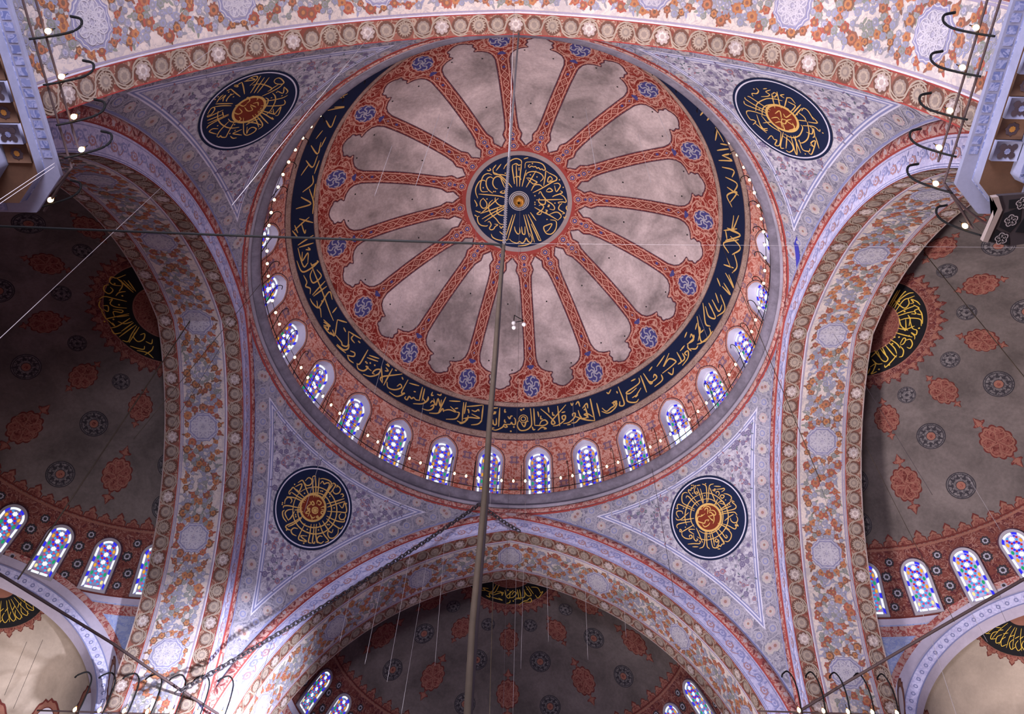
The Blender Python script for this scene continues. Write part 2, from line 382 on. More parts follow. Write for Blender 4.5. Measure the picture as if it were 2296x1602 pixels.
# traced lettering: width, then points on the painted surface (metres or degrees)
LET = {
'crown': [(.075,[(.328,2.136),(.374,2.503),(.649,2.571),(1.102,2.569),(1.406,2.449),(1.562,2.151),(1.462,2.059),(1.359,2.135),(1.258,2.1),(1.156,2.205),(1.056,2.171),(.954,2.277),(.853,2.243),(.727,2.292),(.603,2.202),(.527,2.311),(.651,2.401)]),(.075,[(.776,2.464)]),(.075,[(1.589,2.042),(1.569,1.706),(1.479,1.042)]),(.075,[(1.589,2.042),(1.821,1.894),(2.132,1.757),(2.29,1.606),(2.19,1.43),(1.934,1.351),(1.729,1.307),(1.75,1.555),(1.876,1.677),(2.008,1.496),(1.83,1.397)]),(.075,[(.409,1.64),(.457,1.807),(.757,1.931),(1.11,1.895),(1.365,1.746),(1.444,1.531),(1.271,1.3)]),(.075,[(.411,1.476),(.612,1.483),(.916,1.334),(1.069,1.233),(.869,1.114),(.717,1.215),(.487,1.424)]),(.075,[(.726,.676),(.921,1.035),(1.224,1.08),(1.431,.931)]),(.075,[(.83,.546),(1.381,.873),(1.986,1.301),(2.293,1.468)]),(.075,[(2.092,1.201),(2.35,1.281),(2.51,1.133),(2.412,.904),(2.261,.726),(2.146,1.097)]),(.075,[(2.52,.806),(2.655,.71),(2.475,.583),(2.165,.447),(2.038,.355)]),(.075,[(2.475,.583),(2.744,.447),(2.915,.193),(2.866,.08),(2.705,.091),(2.416,.037),(2.499,-.063)]),(.075,[(1.64,.729),(1.841,.907),(2.026,.76),(1.848,.664),(1.641,.675)]),(.075,[(1.186,.484),(1.284,.651),(1.444,.393),(1.71,.089),(2.028,-.103),(2.193,-.305),(2.147,-.469),(1.884,-.435)]),(.075,[(1.043,.102),(1.657,.139),(2.699,.253)]),(.075,[(1.244,.22),(1.198,.004),(1.356,-.148),(1.588,-.134),(1.604,.189),(1.444,.393)]),(.075,[(1.206,-.263),(1.358,-.201),(1.516,-.298),(1.42,-.517),(1.219,-.688),(1.119,-.799),(1.326,-.816),(1.423,-.624)]),(.075,[(.953,-.381),(1.423,-.624),(1.954,-.858),(2.444,-1.119)]),(.075,[(2.444,-1.119),(2.645,-.86),(2.472,-.632),(2.207,-.626),(1.847,-.812)]),(.075,[(2.656,.005),(2.504,-.171),(2.461,-.39),(2.681,-.533),(2.847,-.626),(2.689,-.694)]),(.075,[(1.966,-1.126),(2.286,-1.158),(2.377,-1.367),(2.319,-1.75),(2.066,-2.038),(1.743,-2.001),(1.567,-1.633),(1.823,-1.457),(2.085,-1.387),(1.892,-1.777),(1.738,-1.893)]),(.075,[(-.213,-.84),(-.668,-2.453)]),(.075,[(-.366,-.895),(-.774,-2.236)]),(.075,[(.299,-.883),(.698,-2.317)]),(.075,[(.427,-.853),(1.027,-2.633)]),(.075,[(.58,-.848),(1.448,-2.506)]),(.075,[(.705,-.711),(1.081,-1.228)]),(.075,[(-.563,-2.452),(-.403,-2.614),(-.085,-2.718),(.072,-2.606),(.233,-2.711),(.389,-2.598),(.489,-2.378),(.627,-2.591),(.814,-2.64),(.858,-2.366),(.69,-2.047)]),(.075,[(1.448,-2.506),(1.286,-2.458),(1.111,-2.085),(.777,-1.453)]),(.075,[(-.029,-2.909),(.448,-2.843),(.816,-2.695)]),(.075,[(-.256,-1.64),(-.201,-1.907),(-.041,-2.119),(.088,-2.009),(.056,-1.688)]),(.075,[(.185,-1.631),(.245,-2.059),(.403,-2.109),(.392,-1.626)]),(.075,[(-1.191,-1.59),(-1.088,-1.751),(-.983,-1.644),(-.879,-1.751)]),(.075,[(-1.194,-1.966),(-.984,-2.129),(-.774,-2.074)]),(.075,[(-1.725,-2.124),(-1.622,-2.343),(-1.304,-2.509),(-.88,-2.563),(-.615,-2.463)]),(.075,[(-1.924,-1.364),(-1.818,-1.313),(-1.715,-1.53),(-1.824,-1.743),(-1.72,-1.853),(-1.561,-1.801),(-1.454,-1.641),(-1.296,-1.535),(-1.505,-1.479)]),(.075,[(-2.446,-.944),(-2.581,-1.019),(-2.536,-1.345),(-2.353,-1.541),(-2.034,-1.604),(-1.927,-1.552)]),(.075,[(-.728,-.313),(-1.446,-.678),(-2.29,-1.138)]),(.075,[(-.728,-.419),(-1.395,-.839),(-2.134,-1.305)]),(.075,[(-.805,-.259),(-1.601,-.541),(-2.389,-.784)]),(.075,[(-1.598,.073),(-1.805,-.135),(-1.86,-.454),(-1.707,-.833),(-1.397,-1.159),(-1.139,-1.483),(-.775,-1.483)]),(.075,[(-1.444,.23),(-1.444,.016),(-1.29,-.201),(-1.086,-.31),(-.779,-.366)]),(.075,[(-1.291,-.414),(-1.343,-.733),(-1.189,-.895),(-.879,-.95)]),(.075,[(-2.166,.202),(-2.35,.049),(-2.38,-.219),(-2.225,-.441),(-2.015,-.396),(-1.961,-.183),(-2.063,.036),(-2.218,.204)]),(.075,[(-2.477,.488),(-1.906,.406),(-1.189,.305),(-.833,.194)]),(.075,[(-1.239,.172),(-1.599,-.141),(-2.017,-.503),(-2.336,-.759)]),(.075,[(-2.533,.22),(-2.66,.608),(-2.632,.934),(-2.422,1.305),(-2.163,1.371),(-2.034,1.282)]),(.075,[(-1.905,.622),(-2.267,.639),(-2.371,.918),(-2.318,1.298),(-2.164,1.676),(-1.908,1.8),(-1.652,1.704)]),(.075,[(-1.597,.503),(-1.751,.616),(-1.905,.784),(-2.008,1.116),(-1.957,1.443),(-1.753,1.57),(-1.549,1.424)]),(.075,[(-1.292,.764),(-1.444,.822),(-1.598,1.098),(-1.549,1.424),(-1.347,1.582),(-1.144,1.522),(-.941,1.299),(-.685,.863)]),(.075,[(-1.551,1.866),(-1.145,1.632),(-.79,1.297),(-.434,.863)]),(.075,[(-1.604,2.092),(-1.5,1.753),(-.994,1.683),(-.591,1.569)]),(.075,[(-1.604,2.092),(-1.404,2.365)]),(.075,[(-1.4,1.972),(-1.102,2.412)]),(.075,[(-.947,2.071),(-.8,2.349),(-.453,2.687),(-.153,2.775),(.098,2.637),(.125,2.411)]),(.075,[(-.424,2.347),(-.421,2.067),(-.34,1.515),(-.285,1.08)]),(.075,[(-.199,2.348),(-.133,.92)]),(.075,[(.125,2.411),(.058,1.74),(.018,.922)]),(.075,[(-.399,2.347),(-.2,2.433),(-.049,2.322),(.101,2.382)]),(.075,[(.247,2.755),(.396,2.818),(.521,2.852)]),(.075,[(-1.144,1.522),(-.887,.864)]),(.075,[(-.29,1.515),(-.04,1.573),(.112,1.358)]),(.075,[(1.007,2.0),(.42,.879)]),(.075,[(.405,2.027),(.168,.926)]),(.075,[(-.987,.65),(-1.139,.545),(-.935,.489),(-.835,.595),(-.936,.65)]),(.075,[(1.063,1.589)]),(.075,[(.659,1.705)]),(.075,[(-.022,2.127)]),(.075,[(-.02,2.015)]),(.075,[(2.449,1.512)]),(.075,[(2.697,1.043)]),(.075,[(.96,.365)]),(.075,[(2.209,-.035)]),(.075,[(-2.189,.88)]),(.075,[(-1.444,.606)]),(.075,[(-1.959,.139)]),(.075,[(1.755,-1.112)]),(.075,[(-1.546,.609)]),(.075,[(.97,-.061)]),(.075,[(.974,-.194)]),(.075,[(-.844,1.791)]),(.075,[(-2.745,.125),(-2.591,-.209),(-2.646,-.314)]),(.075,[(-2.705,-.581),(-2.441,-.701),(-2.387,-.65)]),(.075,[(-2.765,-.849),(-2.606,-.964)]),(.075,[(2.983,-.126),(2.938,-.293),(3.025,-.42)]),(.075,[(2.806,-.846),(2.866,-.95),(2.991,-.776)]),(.075,[(1.77,-.175),(1.875,-.194),(1.774,-.282),(1.879,-.301)]),(.075,[(1.626,-.505),(1.758,-.55),(1.658,-.663),(1.764,-.71)]),(.075,[(-1.961,2.054),(-1.858,1.993),(-1.731,2.042),(-1.808,2.158)])],
'far_left': [(.105,[(-1.021,.207),(-.881,.495),(-.695,.717),(-.449,.92),(-.185,1.036),(.126,1.082),(.444,1.052),(.738,.926),(.991,.732),(1.169,.491),(1.284,.212),(1.326,-.111),(1.272,-.414),(1.155,-.678),(.964,-.89),(.738,-1.048),(.441,-1.156),(.138,-1.193),(-.18,-1.146),(-.476,-1.012),(-.704,-.816),(-.864,-.576),(-.98,-.307),(-1.026,-.029),(-1.016,.229)]),(.105,[(-.68,.082),(-.567,.41),(-.339,.638),(-.124,.759),(.098,.807),(.368,.785),(.604,.681),(.824,.507),(.953,.277),(1.008,.0),(.985,-.285),(.859,-.536),(.572,-.791),(.207,-.923),(-.085,-.916),(-.359,-.786),(-.528,-.628),(-.663,-.37),(-.704,-.127),(-.674,.106)]),(.105,[(-1.087,.848),(-1.036,1.08),(-.856,1.103),(-.748,.978),(-.769,.825),(-.907,.713),(-1.07,.761)]),(.105,[(-.888,1.24),(-.61,.872),(-.249,.442)]),(.105,[(-.737,1.303),(-.458,.934),(-.161,.499)]),(.105,[(-.565,1.399),(-.341,1.012),(-.101,.538)]),(.105,[(-.888,1.24),(-.819,1.327),(-.731,1.327)]),(.105,[(-.498,1.365),(-.359,1.479),(-.074,1.569),(.11,1.551),(.173,1.393),(.163,1.027),(.207,.898),(.103,.672)]),(.105,[(-.342,1.17),(-.313,1.349),(-.165,1.288),(-.089,1.398),(.039,1.464),(.118,1.316),(.126,1.082)]),(.105,[(.133,1.007),(.178,.563)]),(.105,[(.255,1.527),(.214,1.14),(.255,.574)]),(.105,[(.177,1.515),(.248,1.603),(.381,1.53),(.355,.994)]),(.105,[(.386,1.333),(.459,1.221),(.633,1.215),(.745,1.368),(.713,1.548),(.549,1.601),(.449,1.495)]),(.105,[(1.148,1.269),(.834,.908),(.494,.532)]),(.105,[(1.25,1.175),(.937,.816),(.614,.412)]),(.105,[(.859,1.322),(.93,1.408),(1.029,1.352),(.992,1.248)]),(.105,[(1.073,.863),(1.313,.819),(1.272,1.11),(1.597,.761),(1.271,.556),(.723,.248)]),(.105,[(1.396,.556),(1.379,.389),(1.527,.286),(1.674,.377),(1.674,.574),(1.556,.696)]),(.105,[(1.704,.397),(1.745,.266),(1.355,.101),(.819,.036)]),(.105,[(1.82,.079),(1.773,-.105),(1.421,-.13),(.89,-.074)]),(.105,[(1.684,-.159),(1.794,-.4),(1.72,-.675),(1.545,-.781),(1.37,-.698),(1.314,-.542),(1.494,-.507),(1.467,-.332)]),(.105,[(.768,-.267),(1.121,-.431),(1.389,-.533)]),(.105,[(.674,-.441),(1.131,-.769),(1.555,-.927),(1.459,-1.099)]),(.105,[(1.188,-.923),(1.054,-.967),(1.006,-1.148),(1.121,-1.266),(1.3,-1.233),(1.367,-1.079)]),(.105,[(.592,-.568),(.809,-.967),(1.059,-1.266),(1.154,-1.321)]),(.105,[(.49,-.632),(.706,-1.03),(.887,-1.408),(1.008,-1.409),(.972,-1.319)]),(.105,[(.359,-.714),(.58,-1.183),(.712,-1.515),(.891,-1.48)]),(.105,[(.498,-1.309),(.209,-1.486),(.608,-1.541),(.388,-1.638),(.19,-1.647),(.122,-1.353),(.079,-.852)]),(.105,[(.034,-1.594),(-.192,-1.622),(-.338,-1.526),(-.291,-1.347),(-.101,-1.266)]),(.105,[(-.383,-1.517),(-.517,-1.563),(-.691,-1.485),(-.451,-1.109),(-.206,-.613)]),(.105,[(-.586,-1.457),(-.397,-1.188),(-.21,-.73)]),(.105,[(-.769,-1.31),(-1.037,-1.218),(-1.211,-1.028),(-1.179,-.895)]),(.105,[(-.718,-1.203),(-.959,-1.093),(-1.077,-.98),(-1.035,-.801),(-.851,-.644)]),(.105,[(-.736,-1.177),(-.693,-.998),(-.709,-.667)]),(.105,[(-1.291,-.853),(-1.317,-.757),(-1.124,-.612),(-.732,-.453),(-.452,-.311)]),(.105,[(-.746,-.615),(-.426,-.409)]),(.105,[(-.604,-.638),(-.324,-.439)]),(.105,[(-1.102,-.463),(-1.118,-.321),(-1.249,-.253),(-1.383,-.303),(-1.425,-.484),(-1.343,-.659)]),(.105,[(-1.459,-.315),(-1.047,-.12),(-.512,-.041)]),(.105,[(-1.388,.002),(-.891,.021),(-.507,.079)]),(.105,[(-1.466,-.127),(-1.493,-.03),(-1.463,.107),(-1.432,.243),(-1.193,.209),(-.83,.178),(-.515,.151)]),(.105,[(-1.466,-.127),(-1.389,-.115),(-1.416,-.017)]),(.105,[(-1.364,.328),(-1.149,.629),(-1.059,.26),(-1.231,.262)]),(.105,[(-1.36,.565),(-1.252,.776),(-1.099,.741),(-.709,.491),(-.509,.389)]),(.105,[(-1.458,.402)]),(.105,[(-1.466,-.664)]),(.105,[(-1.435,-.738)]),(.105,[(1.373,1.115)]),(.105,[(-.116,.903)]),(.105,[(-.034,.937)]),(.105,[(-.575,-.772)]),(.105,[(-.508,-.843)]),(.105,[(1.093,-.294)]),(.105,[(1.167,-.249)]),(.105,[(.542,-1.692)]),(.105,[(-.556,-1.625)]),(.105,[(.392,1.578)]),(.105,[(.477,1.614)]),(.105,[(-.769,.335)]),(.105,[(.439,.93)]),(.105,[(.942,.583)]),(.105,[(.838,-.759)]),(.105,[(.325,-1.039)]),(.105,[(.299,.036),(.324,-.084),(.251,-.176),(.136,-.204),(.035,-.133),(.01,-.013),(.085,.074),(.197,.107),(.293,.044)]),(.105,[(.085,.074),(.251,-.176)]),(.105,[(.035,-.133),(.299,.036)]),(.105,[(.013,-.019),(.32,-.079)]),(.105,[(.132,-.198),(.201,.102)]),(.105,[(-.204,.004),(-.197,.242),(-.051,.18),(-.096,.093),(-.314,.166)]),(.105,[(.053,.248),(.02,.422),(.222,.435),(.212,.291),(.111,.285)]),(.105,[(.338,.197),(.449,.346),(.584,.237),(.404,.161)]),(.105,[(.637,.154),(.487,.097),(.513,-.002),(.694,.035)]),(.105,[(.584,-.112),(.549,-.25),(.414,-.297),(.437,-.205),(.613,-.345)]),(.105,[(.337,-.307),(.286,-.416),(.162,-.417),(.079,-.355),(.328,-.542)]),(.105,[(-.045,-.357),(-.162,-.432),(-.157,-.313),(-.041,-.239),(.017,-.51)]),(.105,[(-.212,.076),(-.267,-.153),(-.135,-.222),(-.112,-.13),(-.248,-.179)])],
'far_right': [(.085,[(.097,1.211),(.332,1.161),(.539,1.066),(.717,.928),(.862,.734),(.977,.5),(1.06,.212),(1.056,-.08),(.994,-.337),(.886,-.536),(.745,-.715),(.521,-.876),(.232,-.986),(-.07,-1.017),(-.364,-.982),(-.628,-.893),(-.845,-.72),(-.982,-.522)]),(.085,[(-1.184,.24),(-1.141,.455),(-1.055,.646),(-.899,.857),(-.69,1.039),(-.413,1.18),(-.156,1.225),(.097,1.211)]),(.085,[(.176,.906),(.414,.809),(.569,.686),(.672,.534),(.765,.315),(.793,.047),(.759,-.169),(.662,-.376),(.497,-.572),(.274,-.705),(-.008,-.748),(-.219,-.731),(-.429,-.656),(-.625,-.502),(-.748,-.301)]),(.085,[(-.874,-.053),(-.891,.193),(-.836,.43),(-.718,.632),(-.526,.822),(-.3,.931),(-.057,.954),(.176,.906)]),(.085,[(.269,1.657),(.452,1.576)]),(.085,[(.239,1.553),(.167,1.108),(.1,.726)]),(.085,[(.357,1.42),(.25,1.028),(.137,.733)]),(.085,[(.564,1.568),(.67,1.442),(.662,1.294),(.457,.933),(.282,.647)]),(.085,[(1.103,1.251),(.919,1.304),(.784,1.219),(.541,.883),(.357,.663)]),(.085,[(.819,1.198),(.762,.84),(.683,.289)]),(.085,[(.244,1.673),(.076,1.56),(-.005,1.424),(.053,1.298),(.141,1.337),(.082,1.402),(-.019,1.402)]),(.085,[(-.109,.759),(-.21,1.303),(-.259,1.608),(-.205,1.699),(-.121,1.617),(-.036,1.704),(.03,1.649),(.157,1.695),(.244,1.673)]),(.085,[(-.335,1.592),(-.444,1.688),(-.619,1.669),(-.775,1.454),(-.795,1.252),(-.583,.946),(-.408,.693)]),(.085,[(-.54,1.408),(-.463,1.484),(-.38,1.404),(-.316,1.122),(-.208,.757)]),(.085,[(-1.278,1.258),(-1.193,1.179),(-1.152,1.308),(-1.034,1.346),(-.826,1.088),(-.602,.806),(-.471,.64)]),(.085,[(-1.366,.763),(-1.385,.955),(-1.32,1.07),(-1.197,1.06),(-1.065,.953),(-1.081,.812)]),(.085,[(-1.511,.846),(-1.489,.712),(-1.308,.64),(-1.023,.688),(-.776,.726)]),(.085,[(-1.333,.594),(-1.017,.474),(-.679,.34)]),(.085,[(-1.67,.335),(-1.667,.453),(-1.543,.503),(-1.216,.408),(-.901,.289)]),(.085,[(-1.627,.073),(-1.31,.073),(-.835,.073)]),(.085,[(-1.66,.18),(-1.587,.229),(-1.552,.15),(-1.643,.126),(-1.66,.18)]),(.085,[(-1.565,.068),(-1.641,-.068),(-1.582,-.248),(-1.417,-.398),(-1.248,-.432),(-1.208,-.308),(-1.317,-.276),(-1.344,-.379)]),(.085,[(-.901,-.156),(-1.166,-.007),(-1.192,-.11),(-1.063,-.33)]),(.085,[(-.814,-.117),(-.837,-.486),(-.881,-.898)]),(.085,[(-1.101,-.338),(-1.177,-.53),(-1.13,-.673),(-1.022,-.645),(-1.08,-.584)]),(.085,[(-1.588,-.596),(-1.289,-.731),(-1.05,-.862),(-.951,-.801),(-1.011,-.739)]),(.085,[(-1.435,-.825),(-1.172,-.969)]),(.085,[(-1.161,-1.062),(-.956,-1.087),(-.773,-.929),(-.599,-.677),(-.46,-.464)]),(.085,[(-.401,-.497),(-.59,-.827),(-.754,-1.17),(-.696,-1.345)]),(.085,[(-.267,-.543),(-.4,-.934),(-.516,-1.301),(-.458,-1.418),(-.303,-1.475),(-.207,-1.414),(-.159,-1.497),(-.038,-1.45),(.068,-1.481),(.107,-1.36),(.067,-1.051)]),(.085,[(-.197,-.583),(-.279,-.943),(-.409,-1.331)]),(.085,[(-.104,-1.185),(-.175,-1.088),(-.271,-1.149),(-.202,-1.245),(-.104,-1.185),(-.144,-1.306),(-.375,-1.436)]),(.085,[(.01,-.613),(.044,-1.038),(.068,-1.481)]),(.085,[(.152,-.694),(.227,-.997),(.278,-1.285),(.374,-1.281),(.355,-1.156)]),(.085,[(.155,-1.387),(.285,-1.488),(.465,-1.447),(.614,-1.302),(.609,-1.099),(.507,-.897)]),(.085,[(.282,-.477),(.488,-.77),(.658,-1.07)]),(.085,[(.458,-.608),(.692,-.858),(.897,-1.149),(1.019,-1.105),(1.024,-.992),(1.132,-1.127),(1.119,-.99),(1.196,-.92)]),(.085,[(1.294,-.66),(1.285,-.827),(1.16,-.927),(1.006,-.867),(.94,-.713),(.982,-.592)]),(.085,[(.648,-.558),(.961,-.522),(1.216,-.526)]),(.085,[(.538,-.157),(.935,-.302),(1.269,-.441),(1.336,-.539),(1.353,-.665)]),(.085,[(.578,-.092),(.988,-.216),(1.396,-.342),(1.533,-.278),(1.506,-.115),(1.462,-.029),(1.526,.02),(1.57,-.065)]),(.085,[(.631,-.005),(1.007,-.081),(1.335,-.13)]),(.085,[(.682,.024),(1.075,.026),(1.531,.076)]),(.085,[(1.302,.571),(1.444,.455),(1.554,.268),(1.51,.148),(1.398,.127)]),(.085,[(.892,.522),(.638,.376),(.54,.374)]),(.085,[(1.052,1.146),(1.357,.942)]),(.085,[(.872,1.045),(.953,.934),(1.031,1.008),(.894,1.001)]),(.085,[(1.067,.955),(1.318,.831),(1.452,.778),(1.423,.706),(1.237,.7)]),(.085,[(.957,.781),(.998,.847),(1.108,.81),(1.1,.695),(.997,.638)]),(.085,[(.991,.522),(1.13,.587),(1.25,.513),(1.233,.434),(1.097,.427),(1.079,.558)]),(.085,[(.784,.348),(.982,.349),(1.073,.235),(1.044,.133),(.857,.305)]),(.085,[(-.109,1.441)]),(.085,[(.043,1.811)]),(.085,[(.117,1.765)]),(.085,[(.374,1.014)]),(.085,[(.968,.327)]),(.085,[(1.175,-.019)]),(.085,[(1.292,-.015)]),(.085,[(-.451,-.804)]),(.085,[(-1.295,.184)]),(.085,[(1.222,.263)]),(.085,[(-.913,1.047)]),(.085,[(-.317,-1.553)]),(.085,[(-.257,-1.586)]),(.085,[(.729,1.482)]),(.085,[(-.001,.395),(.1,.455),(.182,.377),(.039,.164)]),(.085,[(-.381,.408),(-.24,.565),(-.057,.517)]),(.085,[(-.021,.527),(.129,.558),(.285,.436),(.303,.306),(.165,.238)]),(.085,[(.238,.255),(.407,.156),(.435,-.008),(.335,-.068),(.223,.175),(.149,.159)]),(.085,[(-.057,.249),(-.289,.235),(-.447,.297),(-.576,.133),(-.447,-.03),(-.315,-.135),(-.203,-.051),(-.046,-.112),(-.133,-.151)]),(.085,[(.011,.091),(.108,-.23),(.124,-.151)]),(.085,[(.046,.041),(.154,.008),(.286,-.039),(.193,-.25),(.054,-.376)]),(.085,[(-.437,-.124),(-.405,-.289),(-.199,-.318),(-.063,-.25)]),(.085,[(-.35,.241),(-.216,.253),(-.287,.293)])],
'near_left': [(.085,[(-1.098,-.796),(-1.232,-.559),(-1.248,-.153),(-1.17,.177),(-1.003,.106)]),(.085,[(.345,-1.316),(.623,-1.125),(.852,-.816),(.983,-.391),(.964,-.076),(.871,.185)]),(.085,[(.602,-.606),(.695,-.394),(.664,-.118),(.508,-.021),(.409,-.184)]),(.085,[(.333,-1.114),(.529,-.905)]),(.085,[(-.993,.373),(-.888,.616),(-.656,.832),(-.232,.982),(.063,.948)]),(.085,[(-.704,.266),(-.643,.466),(-.392,.605),(-.17,.628),(-.11,.509)]),(.085,[(-1.515,-.04),(-1.452,.136),(-1.498,.38),(-1.602,.422),(-1.708,.202),(-1.736,.0),(-1.619,-.084),(-1.493,-.019)]),(.085,[(-1.602,.422),(-1.333,.424),(-1.02,.261),(-.729,.045)]),(.085,[(-1.098,.131),(-1.433,.271)]),(.085,[(-1.418,.606),(-1.128,.829),(-1.146,.488)]),(.085,[(-1.418,.606),(-1.283,.944),(-1.116,.988)]),(.085,[(-.512,.296),(-.706,.698),(-.912,1.006),(-1.098,1.124)]),(.085,[(-.302,.37),(-.406,.826),(-.583,1.316),(-.735,1.323),(-.838,1.165)]),(.085,[(-.1,.458),(-.084,.965),(-.069,1.363)]),(.085,[(-.304,1.034),(-.08,1.295),(-.259,1.314),(-.493,1.31),(-.105,1.513),(-.022,1.406)]),(.085,[(-.035,.43),(.028,.859),(.169,1.454),(.087,1.322)]),(.085,[(.012,.471),(.233,.947),(.412,1.395)]),(.085,[(.132,.429),(.357,.907),(.499,1.143),(.621,1.215),(.779,1.14)]),(.085,[(.206,.349),(.442,.776),(.678,1.085)]),(.085,[(.414,.043),(.808,.36),(1.107,.623),(1.142,.85),(.939,1.036),(.776,1.02),(.744,.793),(.873,.693),(1.082,.745),(.772,.529)]),(.085,[(.578,.287),(.528,.759),(.557,1.133)]),(.085,[(.713,.424),(.622,.465),(.418,.64),(.261,.825)]),(.085,[(1.196,.577),(1.206,.388),(1.206,.109),(1.076,.232),(.94,.379)]),(.085,[(1.36,.421),(1.414,.265),(1.345,.075)]),(.085,[(1.426,-.085),(1.352,-.113),(.97,-.181),(.711,-.218)]),(.085,[(1.478,-.537),(1.201,-.578),(.713,-.49)]),(.085,[(1.473,-.513),(1.48,-.4),(1.404,-.401),(1.459,-.28),(1.431,-.108),(1.379,-.12)]),(.085,[(1.363,-.619),(1.347,-.847),(1.301,-1.04),(1.16,-.957),(1.121,-.719)]),(.085,[(1.184,-1.256),(1.055,-1.246),(.822,-1.078),(.438,-.707)]),(.085,[(.971,-1.362),(.686,-1.05),(.392,-.743)]),(.085,[(.839,-1.487),(.703,-1.302),(.438,-.976)]),(.085,[(.634,-1.643),(.672,-1.562),(.51,-1.372),(.254,-1.124)]),(.085,[(.561,-1.675),(.311,-1.712),(.219,-1.628),(.329,-1.514),(.562,-1.515),(.606,-1.639)]),(.085,[(.191,-1.625),(.081,-1.317),(.002,-.926)]),(.085,[(.059,-1.679),(-.017,-1.344),(-.104,-.934)]),(.085,[(-.005,-1.677),(-.263,-1.707),(-.404,-1.668)]),(.085,[(-.104,-1.442),(-.244,-1.532),(-.4,-1.558),(-.145,-1.634)]),(.085,[(-.137,-1.284),(-.205,-1.34),(-.415,-1.357),(-.544,-1.253)]),(.085,[(-.719,-1.566),(-.6,-1.249),(-.472,-.867)]),(.085,[(-.589,-1.665),(-.719,-1.566)]),(.085,[(-.905,-1.57),(-.938,-1.439),(-.875,-1.355),(-.862,-1.533)]),(.085,[(-1.119,-1.359),(-.911,-1.091),(-.627,-.783)]),(.085,[(-.965,-1.437),(-1.119,-1.359)]),(.085,[(-1.165,-1.294),(-1.271,-1.092),(-1.375,-.915),(-1.39,-1.176)]),(.085,[(-1.17,-1.271),(-1.464,-1.109),(-1.535,-.958),(-1.394,-.851),(-1.046,-.885)]),(.085,[(-1.6,-.825),(-1.106,-.666),(-.735,-.577)]),(.085,[(-1.577,-.608),(-1.067,-.489),(-.777,-.421)]),(.085,[(-1.635,-.411),(-1.197,-.332),(-.811,-.283)]),(.085,[(-.564,-1.539)]),(.085,[(-.403,-1.159)]),(.085,[(-.492,-1.369)]),(.085,[(-1.081,.52)]),(.085,[(-.772,.521)]),(.085,[(-.998,.893)]),(.085,[(-.167,1.068)]),(.085,[(.989,-.844)]),(.085,[(1.05,.102)]),(.085,[(.798,-.122)]),(.085,[(1.233,-.036)]),(.085,[(-.186,.47)]),(.085,[(-.268,-1.816)]),(.085,[(-.13,-1.859)]),(.085,[(-.548,-.439),(-.639,-.296),(-.589,-.056),(-.485,-.019)]),(.085,[(-.033,-.766),(-.113,-.642),(-.093,-.378),(-.217,-.318)]),(.085,[(.078,-.646),(.252,-.585),(.304,-.324),(.176,-.235),(.042,-.485)]),(.085,[(-.057,-.291),(.071,-.017),(-.024,.155),(-.185,-.094)]),(.085,[(-.365,-.499),(-.526,-.53),(-.411,-.319),(-.24,-.338)]),(.085,[(-.232,-.135),(-.18,.219)]),(.085,[(-.307,-.061),(-.406,.106),(-.272,.253)])],
